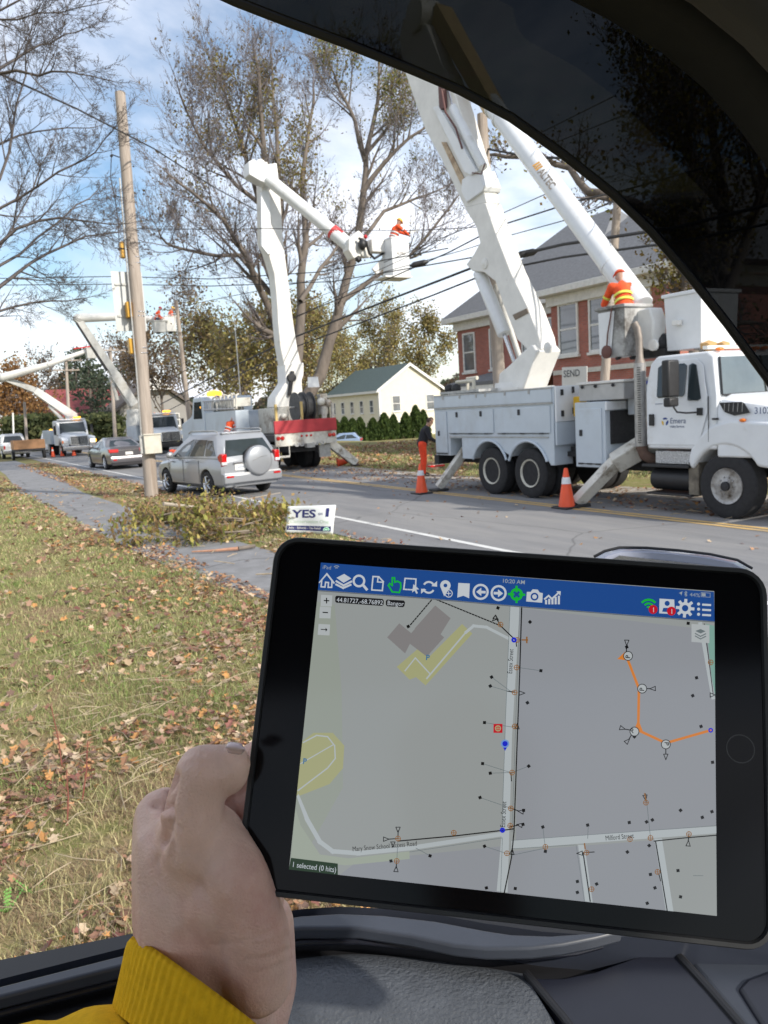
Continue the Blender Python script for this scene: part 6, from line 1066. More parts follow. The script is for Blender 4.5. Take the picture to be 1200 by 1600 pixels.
for k in range(7): y = 31+k*0.5; tube(bm, [(xa+0.2, y, 2.4), (xa+0.22, y, 2.95+0.1*(k % 2)), (xa+0.4, y+0.2, 3.0)], 0.05, 6)
box(bm, xa+0.1, xa+0.9, 31.2, 32.6, 2.5, 2.85); o2('cable_gear', bm, whp, bevel=0.02)
bm = nb(); tube(bm, [(12.7, 32.5, 1.4), (12.7, 32.5, 6.4)], 0.02, 5); o2('antenna', bm, trim)
# cable reels
for k, x in enumerate((13.05, 13.38)):
    bm = nb(); disc_stack(bm, (x, yr+0.75, 2.32), (1, 0, 0), [(-0.15, 0.001), (-0.15, 0.54), (-0.12, 0.54), (-0.12, 0.42), (0.12, 0.42), (0.12, 0.54), (0.15, 0.54), (0.15, 0.001)], 32); o2('cable_reel', bm, mat('grey reel', (0.09, 0.09, 0.09), 0.7, 0.2, 0.3, 8))
bm = nb(); box(bm, 12.95, 13.0, yr+0.5, yr+1.0, 1.4, 2.3); tube(bm, [(12.6, yr+0.75, 2.32), (13.7, yr+0.75, 2.32)], 0.03, 6); o2('reel_stand', bm, whp)
bm = nb(); slab(bm, [(13.3, yr+0.3, 3.0), (13.75, yr+0.3, 3.0), (13.8, yr+0.5, 3.38), (13.4, yr+0.5, 3.38)], (0, 0.03, 0.0)); o2('tilted_plate', bm, trim)
bm = nb(); box(bm, 13.7, 13.98, yr+0.2, yr+0.5, 2.0, 2.75); icos(bm, (13.7, yr+0.15, 2.45), 0.16, 2); icos(bm, (14.0, yr+0.2, 2.4), 0.15, 2); tube(bm, [(13.75, yr+0.1, 1.6), (13.78, yr+0.1, 2.3)], 0.1, 8); tube(bm, [(14.1, yr+0.1, 1.8), (14.12, yr+0.1, 2.4)], 0.07, 8); o2('winch_controls', bm, whp)
bm = nb(); tube(bm, [(11.95, yr+0.1, 1.8), (11.95, yr+0.1, 2.35), (12.35, yr+0.1, 2.35), (12.35, yr+0.1, 1.8)], 0.04, 8); box(bm, 12.0, 12.3, yr+0.15, yr+0.5, 1.8, 2.1); icos(bm, (12.16, yr+0.05, 2.0), 0.12, 2); o2('rear_rack', bm, whp); bm = nb(); box(bm, 11.84, 11.92, yr+0.05, yr+0.13, 1.8, 2.45); o2('yellow_post', bm, mat('ochre paint', (0.55, 0.4, 0.15), 0.6)); bm = nb(); box(bm, 12.86, 12.93, yr+0.1, yr+0.18, 1.8, 2.5); o2('yellow_post', bm, mat('ochre paint', (0.55, 0.4, 0.15), 0.6))
# pedestal and boom
BX = 12.75
bm = nb(); box(bm, BX-0.7, BX+0.75, 29.3, 30.7, 1.36, 2.35); o2('pedestal_base', bm, whp, bevel=0.03)
tr_poly('boom_turret', [(423, 637), (424, 622), (437, 603), (440, 598), (439, 570), (468, 568), (468, 586), (465, 596), (466, 612), (462, 636)], None, 'y', 29.9, 0.85, dirty_white, T2, bevel=0.03)
lb2 = tr_poly('lower_boom', [(439, 572), (433, 540), (430, 505), (428, 470), (424, 430), (414, 396), (406, 380), (405, 300), (404, 262), (428, 258), (433, 300), (438, 380), (446, 440), (453, 500), (460, 545), (467, 572)], None, 'y', 29.9, 0.6, dirty_white, T2, bevel=0.03)
tr_poly('boom_cover', [(407, 300), (420, 300), (424, 395), (418, 398), (408, 385)], None, 'y', 29.5, 0.12, white_paint, lb2, bevel=0.01); ctube('lift_cylinder', AY(452, 618, 29.4), AY(457, 580, 29.4), 0.08, 0.08, dark_metal, T2)
bm = nb(); disc_stack(bm, AY(456, 590, 29.35), (0, -1, 0), [(-.1, 0.17), (0.05, 0.17), (0.06, 0.001)], 14); o2('pivot_pin', bm, dark_metal, lb2)
E0 = AY(400, 268, 29.6); hd_ = tr_poly('boom_elbow', [(384, 256), (392, 252), (418, 268), (431, 282), (421, 293), (402, 286), (385, 276)], None, 'y', 29.4, 0.6, white_paint, T2, bevel=0.03)
bm = nb(); icos(bm, AY(407, 256, 29.6), 0.18, 2); box(bm, E0.x-0.1, E0.x+0.45, 29.5, 29.9, E0.z+0.1, E0.z+0.35); o2('elbow_cap', bm, dirty_white)
F0 = AY(418, 279, 29.2); F1 = AY(520, 362, 27.9); F2 = AY(549, 387, 27.5)
up2 = ctube('upper_boom', F0, F1, 0.24, 0.24, white_paint, T2, 20); ctube('boom_end_sleeve', F1, F2, 0.26, 0.26, white_paint, up2, 20)
bm = nb(); p_ = AY(529, 354, 27.6); 
ctube('red_decal_band', F1.lerp(F0, 0.02), F1.lerp(F0, -0.12), 0.263, 0.263, mat('red decal', (0.6, 0.05, 0.05), 0.5), up2, 20)
tr_poly('tip_block', [(541, 375), (556, 362), (566, 372), (560, 402), (548, 406), (540, 392)], None, 'y', 27.4, 0.5, dirty_white, T2, bevel=0.03)
bm = nb(); c_ = AY(571, 393, 27.2); disc_stack(bm, c_, (0, -1, 0), [(-.2, 0.22), (0.1, 0.26), (0.14, 0.2), (0.15, 0.001)], 20); o2('rotator', bm, dirty_white); bm = nb(); icos(bm, AY(566, 382, 27.0), 0.16, 2, (1, 1, 1.3)); icos(bm, AY(560, 405, 27.1), 0.14, 1); tube(bm, [AY(560, 372, 27.0), AY(572, 378, 26.9), AY(577, 396, 26.9), AY(585, 404, 27.0), AY(600, 395, 27.0)], 0.05, 6); o2('hydraulic_hose', bm, black_plastic)
bm = nb(); icos(bm, AY(571, 370, 27.0), 0.09, 1); o2('red_valve', bm, red_lens)
ca, cb_ = AY(577, 384, 27.1), AY(606, 380, 27.1); bm = nb(); box(bm, ca.x, cb_.x, 26.9, 27.3, ca.z-0.25, ca.z+0.22); o2('jib_housing', bm, dirty_white, bevel=0.03)
bar('platform_bracket', AY(585, 425, 27.1), AY(604, 405, 27.1), 0.3, 0.1, 0.3, 0.1, dirty_white, T2); fl_ = AY(620, 434, 26.8)
B2 = bucket('', (fl_.x, 26.8, fl_.z), 0.76, 0.76, 1.42, white_paint, par=T2, base=0.98, lip=0.02); bm = nb(); box(bm, fl_.x-0.75, fl_.x+0.4, 26.35, 27.25, fl_.z-0.06, fl_.z-0.002); obj('bucket_platform', bm, dirty_white, B2)
obj('maker_name', text_mesh('ALTEC', 0.13, Matrix(((1, 0, 0, fl_.x-0.18), (0, 0, -1, 26.8-0.39), (0, 1, 0, fl_.z+0.78), (0, 0, 0, 1))), bold=0.002), mat('grey brown decal', (0.28, 0.24, 0.2), 0.6), B2, angle=180)
outrig((14.0, 27.1, 1.0), (14.95, 26.7, 0.10), 0.32, 0.28, T2); outrig((11.9, 27.2, 1.0), (11.7, 27.15, 0.10), 0.2, 0.2, T2)
bm = nb(); box(bm, 13.5, 13.95, 26.75, 26.8, 0.45, 0.9); o2('mud_flap', bm, grey_metal)
BOOMP = ('boom_turret', 'lower_boom', 'lift_cylinder', 'boom_elbow', 'elbow_cap', 'upper_boom', 'tip_block', 'rotator', 'hydraulic_hose', 'red_valve', 'jib_housing', 'platform_bracket', 'bucket')
for c in T2.children:
    nm_ = c.name.split('.')[0]
    if nm_ in BOOMP: continue
    c.location.x -= 0.42 if nm_ == 'pedestal_base' else 1.1
bm = nb(); box(bm, 10.15, 10.66, 30.4, 31.6, 0.42, 0.48); o2('side_step', bm, grey_metal)
for y_ in (30.5, 31.5): bm = nb(); box(bm, 10.62, 10.68, y_-0.03, y_+0.03, 0.48, 1.2); o2('step_bracket', bm, grey_metal)
# ================================================================ CONES
cone_or = mat('orange cone plastic', (0.85, 0.10, 0.03), 0.5, 0, 0.08, 3); refl = mat('white reflective collar', (0.75, 0.75, 0.76), 0.4)
def cone(x, y, lab, h=0.72, group=None, tilt_=None):
    t = thing('traffic_cone', lab, 'traffic cone', (x, y, 0.013), 0, group); s = h/0.72
    bm = nb(); disc_stack(bm, (0, 0, 0.03*s), (0, 0, 1), [(0, 0.15*s), (0.68*s, 0.035*s), (0.69*s, 0.028*s), (0.69*s, 0.001)], 24); obj('cone_body', bm, cone_or, t, world=False)
    bm = nb(); disc_stack(bm, (0, 0, 0.44*s), (0, 0, 1), [(0, 0.0845*s), (0.0001, 0.0870*s), (0.12*s, 0.0665*s), (0.1201*s, 0.062*s)], 24); obj('reflective_collar', bm, refl, t, world=False)
    bm = nb(); box(bm, -0.2*s, 0.2*s, -0.2*s, 0.2*s, 0, 0.035*s); obj('base', bm, black_plastic if h > 0.7 else cone_or, t, world=False, bevel=0.012)
    if tilt_: t.rotation_euler = tilt_; t.location.z += 0.12
    return t
cone(10.12, 16.2, 'orange cone with white collar at the rear outrigger of the nearest truck'); cone(10.38, 11.45, 'orange cone with white collar beside the front outrigger of the nearest truck', 0.76)
for k, (x, y) in enumerate(((8.25, 61.9), (7.55, 62.4), (6.95, 62.6))): cone(x+0.6, y-1.5, ['rightmost', 'middle', 'leftmost'][k]+' of the three far cones beside the farthest truck', 0.71, 'far cones beside the farthest truck')
cone(14.6, 47.5, 'far cone standing on the road right of the boxed lift truck', 0.95); cone(12.9, 49.3, 'fallen orange cone before the bumper of the truck behind the pole', 0.7, tilt_=(1.3, 0, 0.6)); cone(13.35, 27.3, 'orange cone lying beside the red-backed truck outrigger', 0.7, tilt_=(1.45, 0, 1.2))
# ================================================================ BRUSH, SIGN, PEOPLE
def brush():
    r = random.Random(4); c0 = G(330, 846); rt = thing('brush_pile', 'heap of cut branches with yellow green leaves on the verge below the thick pole', 'brush pile', (c0.x+0.4, c0.y+0.6, 0)); segs = []; tips = []
    t = Tree(77, up=0.02, ratio=0.62, minr=0.004, dens=0.9, spread=0.75, jit=0.15)
    for k in range(24):
        px = r.uniform(250, 400); py = r.uniform(815, 848); p = G(px, py); p.z = r.uniform(0.04, 0.25)
        a = r.uniform(-0.5, 0.9)+(0 if r.random() < 0.6 else math.pi); d = Vector((math.cos(a)*0.873, -math.sin(a)*0.5-0.35*math.cos(a), r.uniform(-0.06, 0.12))); t.grow(p, d, r.uniform(0.45, 0.8), r.uniform(0.012, 0.025), 1, 3)
    S_ = [s for s in t.big+t.thin if min(s[0].z, s[1].z) > -0.02]; obj('branches', tubes_mesh('branches', S_, 4), mat('cut branch bark', (0.22, 0.18, 0.14), 0.85, 0, 0.3, 6), rt, angle=180)
    t.tips = [q for q in t.tips if 0.0 < q[0].z < 0.62]
    cols = [(0.30, 0.2, 0.11), (0.25, 0.17, 0.1), (0.40, 0.36, 0.10), (0.30, 0.30, 0.08), (0.48, 0.40, 0.14), (0.22, 0.24, 0.07), (0.42, 0.28, 0.12)]
    P = np.array([tuple(q[0]) for q in t.tips for _ in range(4)], np.float32); P += npr.normal(0, 0.09, P.shape); P[:, 2] = np.clip(P[:, 2], 0.03, 1.0); n = len(P)
    V, F, C_ = leaf_polys(P, npr.uniform(0.03, 0.085, n), np.array(cols)[npr.randint(0, len(cols), n)]*npr.uniform(0.7, 1.25, (n, 1)), flat=0.9)
    obj('leaves', fast_mesh('leaves', V, F, C_), vcol_mat('tree leaves', 0.7, 0.4), rt, angle=180)
    for (pts, rr) in (([(255, 787), (300, 792), (345, 797), (395, 806)], 0.035), ([(362, 818), (368, 800), (374, 785), (395, 778), (438, 770)], 0.022), ([(330, 835), (400, 815), (450, 826)], 0.014), ([(370, 810), (420, 818), (450, 838)], 0.012), ([(410, 805), (440, 792), (470, 788)], 0.016)):
        bm = nb(); A = [AY(px, py, 14.8 + 0.9*i/len(pts)) for i, (px, py) in enumerate(pts)]; tube(bm, A, [rr*(1-0.15*i) for i in range(len(A))], 7); obj('limb', bm, mat('pale peeled limb', (0.36, 0.31, 0.25), 0.8, 0, 0.2, 8), rt)
brush()
bm = nb(); A = [G(300, 862, 0.04), G(340, 860, 0.05), G(372, 857, 0.06)]; tube(bm, A, [0.012, 0.022, 0.03], 8); st = obj('broken_branch', bm, mat('split reddish wood', (0.42, 0.22, 0.14), 0.8, 0, 0.25, 12)); tag(st, 'broken reddish branch lying across the footpath below the brush heap', 'branch')
bm = nb(); tube(bm, [G(372, 857, 0.06), G(398, 853, 0.05)], [0.032, 0.03], 8); obj('grey_bark_end', bm, bark, st)
# yard sign, wind-bent
sg = thing('yard_sign', 'small white lawn sign reading YES 1 on wire legs at the road edge', 'sign', (5.55, 12.55, 0))
a0, a1, a2, a3 = AY(449, 791, 12.9), AY(525, 789, 12.3), AY(521.5, 835, 12.3), AY(445, 832, 12.9)
def sp(u, v):   # u right 0..1, v up 0..1
    p = a3.lerp(a2, u).lerp(a0.lerp(a1, u), v); nrm_ = (a1-a0).cross(a3-a0).normalized(); return p + nrm_*(0.045*math.sin(u*4.5+v*1.6)-0.02*v+0.05*max(0, v-0.35-(1-u)*0.5)), nrm_
bm = nb(); n1, n2 = 16, 10; gr_ = [[bm.verts.new(sp(i/n1, j/n2)[0]) for i in range(n1+1)] for j in range(n2+1)]
for j in range(n2):
    for i in range(n1): bm.faces.new((gr_[j][i], gr_[j][i+1], gr_[j+1][i+1], gr_[j+1][i]))
obj('panel', bm, mat('white sign plastic', (0.74, 0.77, 0.76), 0.5, 0, 0.04, 3), sg, solid=0.004)
def sign_text(body, u0, v0, u1, v1, m, nm, bold=0.0, off=0.006):
    me = text_mesh(body, 1.0, Matrix.Identity(4), bold=bold); bm = nb(); bm.from_mesh(me); bmesh.ops.triangulate(bm, faces=bm.faces[:]); bmesh.ops.subdivide_edges(bm, edges=[e for e in bm.edges if e.calc_length() > 0.3], cuts=2)
    xs_ = [v.co.x for v in bm.verts]; ys_ = [v.co.y for v in bm.verts]; X_0, X_1, Y_0, Y_1 = min(xs_), max(xs_), min(ys_), max(ys_)
    sgnn = -1 if sp(0.5, 0.5)[1].dot(CL-sp(0.5, 0.5)[0]) < 0 else 1
    for v in bm.verts:
        p, nn_ = sp(u0+(u1-u0)*(v.co.x-X_0)/(X_1-X_0), v0+(v1-v0)*(v.co.y-Y_0)/(Y_1-Y_0)); v.co = p+nn_*sgnn*off
    return obj(nm, bm, m, sg, angle=180)
navy2 = mat('navy print', (0.015, 0.02, 0.13), 0.5); green_ink = mat('pale green print', (0.45, 0.58, 0.42), 0.6)
sign_text('YES', 0.09, 0.56, 0.62, 0.86, navy2, 'word_yes', bold=0.03); sign_text('on', 0.67, 0.66, 0.76, 0.74, navy2, 'word_on', bold=0.01); sign_text('1', 0.82, 0.60, 0.885, 0.90, navy2, 'numeral'); sign_text('Conservation One', 0.08, 0.37, 0.90, 0.49, green_ink, 'word_line')
def sign_rect(u0, v0, u1, v1, m, nm, off):
    sgnn = -1 if sp(0.5, 0.5)[1].dot(CL-sp(0.5, 0.5)[0]) < 0 else 1; bm = nb(); rows = [[bm.verts.new(sp(u0+(u1-u0)*i/10, v)[0]+sp(0.5, v)[1]*sgnn*off) for i in range(11)] for v in (v0, (v0+v1)/2, v1)]
    for j in range(2):
        for i in range(10): bm.faces.new((rows[j][i], rows[j][i+1], rows[j+1][i+1], rows[j+1][i]))
    return obj(nm, bm, m, sg)
sign_rect(0.03, 0.10, 0.95, 0.27, navy2, 'blue_band', 0.006); sign_text('Jobs - Schools - Tax Relief', 0.06, 0.13, 0.74, 0.235, trim, 'band_words', bold=0.015, off=0.009)
bm = nb(); cpt, nn_ = sp(0.86, 0.13); sgnn = -1 if nn_.dot(CL-cpt) < 0 else 1; uu = (a1-a0).normalized(); vv = (a0-a3).normalized()
slab(bm, [cpt+nn_*sgnn*0.014+(uu*math.cos(rad(a))+vv*math.sin(rad(a)))*0.06 for a in range(0, 181, 15)], nn_*sgnn*0.002); e_ = obj('round_emblem', bm, mat('mint print', (0.5, 0.75, 0.65), 0.5), sg, smooth=False)
bm = nb(); slab(bm, [cpt+nn_*sgnn*0.018+(uu*math.cos(rad(a))+vv*math.sin(rad(a)))*0.045 for a in range(20, 161, 10)]+[cpt+nn_*sgnn*0.018+(uu*math.cos(rad(a))+vv*math.sin(rad(a)))*0.03 for a in range(160, 19, -10)], nn_*sgnn*0.001); obj('emblem_arc', bm, mat('green print', (0.08, 0.35, 0.1), 0.5), e_, smooth=False)
for u in (0.25, 0.75): bm = nb(); p = sp(u, 0.5)[0]+Vector((0.012, 0.02, 0)); tube(bm, [(p.x, p.y, -0.05), (p.x, p.y, p.z)], 0.004, 5); obj('wire_leg', bm, grey_metal, sg)
# ---------------------------------------------------------------- people
hivis = mat('yellow reflective stripe', (0.75, 0.75, 0.1), 0.5); silver_stripe = mat('silver reflective stripe', (0.62, 0.62, 0.62), 0.5); black_cloth = mat('black work cloth', (0.025, 0.025, 0.03), 0.9); navy_cloth = mat('dark trousers cloth', (0.04, 0.05, 0.08), 0.9); glove_m = mat('pale leather glove', (0.5, 0.38, 0.2), 0.8)
def person(label, pos, rz, J, top, bottom, hat=yellow_plastic, stripes=silver_stripe, vox=0.022, hair=False, group=None, coverall=False):
    """J: joints in the person's own frame (x right, y forward, z up from the soles)"""
    t = thing('person', label, 'person', pos, rz, group); v = {k: Vector(q) for k, q in J.items()}
    def cones(L_): return [(v[a], v[b], ra, rb) for a, b, ra, rb in L_]
    def pt(name, mesh, m, par=None): return obj(name, mesh, m, par or t, world=False, angle=180)
    hd = v['head']; up = (hd-v['neck']).normalized(); look = v.get('look', Vector((0, 1, 0))); look = (look-up*look.dot(up)).normalized()
    body = cones([('neck', 'chest', .055, .09), ('chest', 'hip', .13, .13), ('shL', 'elL', .05, .042), ('elL', 'haL', .04, .028), ('shR', 'elR', .05, .042), ('elR', 'haR', .04, .028), ('hipL', 'knL', .085, .055), ('knL', 'anL', .055, .038), ('hipR', 'knR', .085, .055), ('knR', 'anR', .055, .038)])
    body += [(hd-up*0.05, hd+up*0.05, .075, .092), (hd-up*0.075+look*0.05, hd-up*0.04+look*0.05, .045, .05), (hd+look*0.085, hd-up*0.02+look*0.105, .012, .015), (hd+look.cross(up)*0.088, hd+look.cross(up)*0.088-up*0.03, .016, .012), (hd-look.cross(up)*0.088, hd-look.cross(up)*0.088-up*0.03, .016, .012), (v['neck'], hd-up*0.05, .055, .06)]
    for s in ('L', 'R'):
        h_ = v['ha'+s]; d = (h_-v['el'+s]).normalized(); sd_ = d.cross(Vector((0, 0, 1))).normalized(); body += [(h_, h_+d*0.07, .032, .035)]
        for k in range(4): body.append((h_+d*0.07+sd_*(k-1.5)*0.018, h_+d*(0.145-0.01*abs(k-1.5))+sd_*(k-1.5)*0.02-Vector((0, 0, 0.02)), .011, .009))
        body.append((h_+d*0.03+sd_*0.03, h_+d*0.085+sd_*0.055, .013, .011))
    pt('body', blob_mesh('body', body, vox*0.62, 3), skin)
    jk = cones([('chest', 'waist', .165, .155), ('waist', 'hip', .155, .165), ('shL', 'chest', .085, .13), ('shR', 'chest', .085, .13), ('shL', 'elL', .08, .065), ('elL', 'haL', .062, .045), ('shR', 'elR', .08, .065), ('elR', 'haR', .062, .045)])+[(v['neck']-up*0.03, v['chest'], .075, .14)]
    jm = pt('jacket', blob_mesh('jacket', jk, vox, 3), top)
    pn = cones([('hip', 'hipL', .16, .12), ('hip', 'hipR', .16, .12), ('hipL', 'knL', .115, .085), ('knL', 'anL', .085, .075), ('hipR', 'knR', .115, .085), ('knR', 'anR', .085, .075)]); pt('trousers', blob_mesh('trousers', pn, vox, 3), bottom)
    for s in ('L', 'R'): a = v['an'+s]; pt('boot', blob_mesh('boot', [(a-Vector((0, 0.03, 0.03)), a+Vector((0, 0.15, -0.05)), .055, .045), (a+Vector((0, 0, 0.08)), a, .06, .06)], vox*0.8, 2), black_cloth)
    ax = (v['chest']-v['hip']).normalized(); side = (v['shR']-v['shL']).normalized(); fw = ax.cross(side).normalized()
    if stripes:
        for f in (0.25, 0.62):
            c = v['hip'].lerp(v['chest'], f); bm = nb(); n = 20; rg = [[c+ax*dz+(side*math.cos(2*math.pi*k/n)*0.178+fw*math.sin(2*math.pi*k/n)*0.178) for k in range(n)] for dz in (-0.028, 0.028)]; loft(bm, rg, caps=False); obj('reflective_stripe', bm, stripes, jm, world=False, solid=0.004)
        for s in ('L', 'R'):
            a, b = v['sh'+s], v['el'+s]; d = (b-a).normalized(); u, w_ = frame(d); c = a.lerp(b, 0.6); bm = nb(); rg = [[c+d*dz+(u*math.cos(2*math.pi*k/14)+w_*math.sin(2*math.pi*k/14))*0.078 for k in range(14)] for dz in (-0.025, 0.025)]; loft(bm, rg, caps=False); obj('sleeve_stripe', bm, stripes, jm, world=False, solid=0.004)
    if hat:
        c = hd+up*0.055; sd2 = look.cross(up); bm = nb(); rg = []
        for i in range(7):
            a = rad(90*i/6.3); rg.append([c+up*0.11*math.sin(a)+(sd2*math.cos(2*math.pi*k/20)*0.108+look*math.sin(2*math.pi*k/20)*0.125)*math.cos(a) for k in range(20)])
        rg.insert(0, [c-up*0.008+(sd2*math.cos(2*math.pi*k/20)*0.13+look*(math.sin(2*math.pi*k/20)*0.15+0.02)) for k in range(20)]); loft(bm, rg); obj('hard_hat', bm, hat, t, world=False)
    else: pt('hair', blob_mesh('hair', [(hd+up*0.02-look*0.02, hd+up*0.06, .098, .088)], 0.014, 2), mat('brown hair', (0.05, 0.03, 0.02), 0.8))
    bm = nb()
    for s in (-1, 1): icos(bm, hd+look*0.088+look.cross(up)*0.034*s+up*0.012, 0.014, 1)
    obj('eyes', bm, black_plastic, t, world=False); return t
def stand(lean=0.0, arms=None, knee=0.0, look=(0, 1, -0.2)):
    c, s = math.cos(lean), math.sin(lean)
    def L_(x, y, z): z2 = z-0.95; return (x, y*c+z2*s, 0.95+z2*c-y*s)
    J = dict(hip=(0, 0, .97), hipL=(-.1, 0, .93), hipR=(.1, 0, .93), knL=(-.12, .03+knee, .52), knR=(.12, .03+knee, .52), anL=(-.13, -.02, .1), anR=(.13, -.02, .1), waist=L_(0, 0, 1.12), chest=L_(0, 0, 1.32), neck=L_(0, .01, 1.5), head=L_(0, .05, 1.65), shL=L_(-.19, 0, 1.42), shR=L_(.19, 0, 1.42), elL=L_(-.25, .08, 1.14), elR=L_(.25, .08, 1.14), haL=L_(-.2, .32, 1.12), haR=L_(.2, .32, 1.12), look=look)
    if arms: J.update(arms)
    return J
# worker high in the bucket of the red-backed truck, leaning out to the right
fp_ = Vector((fl_.x-0.07, 26.8, fl_.z+0.45))
J = stand(0.35, dict(elL=(-.2, .42, 1.27), haL=(-.06, .56, 1.17), elR=(.22, .42, 1.20), haR=(.1, .6, 1.13)), look=(0, 1, -.45)); person('worker in orange jacket and yellow hard hat leaning over the highest bucket', fp_, rad(-95), J, orange_cloth, navy_cloth)
sw = thing('pruning_saw', 'dark handheld saw held by the worker in the highest bucket', 'saw', (fp_.x+0.6, fp_.y-0.1, fp_.z+1.2)); bm = nb(); b0 = Vector((fp_.x+0.55, fp_.y-0.05, fp_.z+1.18)); tube(bm, [b0, b0+Vector((0.16, -.03, .03))], 0.045, 8); obj('handle', bm, black_plastic, sw); bm = nb(); slab(bm, [b0+Vector((0.14, -.03, 0.06)), b0+Vector((0.14, -.03, -.02)), b0+Vector((0.55, -.08, 0.16)), b0+Vector((0.55, -.08, 0.2))], (0, 0.01, 0)); obj('blade', bm, grey_metal, sw)
# worker seen from behind in the near dirty bucket
J = stand(0.47, dict(elL=(-.3, .42, 1.08), haL=(-.22, .6, 1.12), elR=(.3, .42, 1.08), haR=(.25, .6, 1.12)), look=(0, 1, -.5)); person('worker in orange jacket with yellow bands standing in the scuffed bucket over the nearest truck', (11.45, 10.92, 2.72), rad(-35), J, orange_cloth, orange_cloth, hat=mat('orange hood', (0.75, 0.10, 0.03), 0.7), stripes=hivis)
# ground worker at the tail of the nearest truck
J = stand(0.32, dict(elL=(-.26, .22, 1.12), haL=(-.18, .42, 1.0), elR=(.26, .22, 1.12), haR=(.18, .42, 1.0)), look=(0, 1, -.7)); person('worker in black top and orange overtrousers bending behind the nearest truck', (12.72, 20.2, 0.018), rad(-115), J, black_cloth, mat('bright orange overtrousers', (0.9, 0.07, 0.02), 0.8, 0, 0.15, 10, bump=0.3), hat=None, stripes=None)
bm = nb(); box(bm, 12.6, 13.1, 19.6, 19.8, 0.3, 0.36); tag(obj('red_tool_tray', bm, red_lens, bevel=0.01), 'dark red tray behind the rear of the nearest truck', 'tray')
# ground worker beside the red-backed truck
J = stand(0.45, dict(elL=(-.27, .25, 1.22), haL=(-.2, .48, 1.25), elR=(.27, .25, 1.22), haR=(.2, .48, 1.25)), look=(0, 1, -.5)); pw = AX(352, 668, 11.25); person('worker in orange with yellow hard hat reaching in beside the red-backed truck', (10.38, 31.0, 0.485), rad(-75), J, orange_cloth, orange_cloth)
# two workers in the bucket of the lift truck behind the pole
J = stand(0.3, look=(0, 1, -.3)); person('worker in orange and yellow hard hat at right end of the level far boom', (bk2.x+0.1, bk2.y+0.4, bk2.z-0.42), rad(-90), J, orange_cloth, navy_cloth, vox=0.035); person('worker in red orange jacket left of another on the level far boom', (bk1.x-0.1, bk1.y, bk1.z-0.25), rad(-90), J, orange_cloth, navy_cloth, hat=red_lens, vox=0.035)
# ================================================================ THE PHOTOGRAPHER'S VEHICLE
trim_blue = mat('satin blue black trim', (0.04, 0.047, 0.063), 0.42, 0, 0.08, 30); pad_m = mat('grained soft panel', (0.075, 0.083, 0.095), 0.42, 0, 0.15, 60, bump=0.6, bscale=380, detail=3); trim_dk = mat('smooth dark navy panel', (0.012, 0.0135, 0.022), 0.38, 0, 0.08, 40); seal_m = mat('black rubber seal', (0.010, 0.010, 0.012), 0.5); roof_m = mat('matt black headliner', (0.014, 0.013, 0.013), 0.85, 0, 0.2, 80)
pad_m.node_tree.nodes['Bump'].inputs['Distance'].default_value = 0.003
CAR = thing('vehicle_cab', 'dark vehicle interior round the open side window, with door sill and smoked visor', 'vehicle', (0, 0, 0.0), rad(-YAW))
FW = Vector((math.sin(rad(YAW)), math.cos(rad(YAW)), 0)); RT = Vector((math.cos(rad(YAW)), -math.sin(rad(YAW)), 0)); UPV = Vector((0, 0, 1))
def cf(u, f, z): return RT*u+FW*f+Vector((0, 0, z))
def hslab(name, pts, z, th, m, par=None, bevel=0.004, seg=3, **k):
    bm = nb(); slab(bm, [G(px, py, z) for px, py in pts], (0, 0, -th)); return obj(name, bm, m, par or CAR, bevel=bevel, seg=seg, **k)
def band(up, lo): return up+lo[::-1]
gA_u = [(-260, 1612), (0, 1540), (205, 1488), (330, 1452), (470, 1430), (530, 1426), (600, 1429), (680, 1438), (760, 1453), (850, 1466), (960, 1474), (1250, 1478)]
gA_l = [(-260, 1632), (0, 1557), (205, 1505), (330, 1468), (470, 1449), (560, 1449), (640, 1461), (710, 1476), (760, 1481), (830, 1480), (900, 1472), (975, 1458), (1250, 1452)]
hslab('window_sill', gA_u[:9]+[(800, 1459), (860, 1461), (930, 1456), (990, 1448), (930, 1464), (880, 1474), (830, 1480)]+gA_l[:9][::-1], 1.735, 0.01, trim_blue, bevel=0.003)
def rail(name, pts, z, r, m, n=10, par=None, sx=1): bm = nb(); tube(bm, [G(px, py, z) for px, py in pts], r, n); return obj(name, bm, m, par or CAR)
rail('sill_edge_bead', gA_l[:12], 1.728, 0.0022, trim_dk)
rail('weather_strip', [(-260, 1660), (0, 1583), (205, 1528), (330, 1495), (470, 1473), (560, 1470), (640, 1478), (740, 1492), (820, 1496), (900, 1488), (985, 1465), (1050, 1440)], 1.722, 0.0024, trim_dk); rail('weather_strip', [(-260, 1648), (0, 1572), (205, 1518), (330, 1484), (470, 1463), (560, 1461), (640, 1470), (740, 1486), (820, 1490), (900, 1482), (985, 1460)], 1.716, 0.004, seal_m)
hslab('groove_floor', [(-300, 1560), (0, 1500), (300, 1440), (700, 1420), (1300, 1400), (1300, 1700), (-300, 1800)], 1.705, 0.01, seal_m, bevel=0)
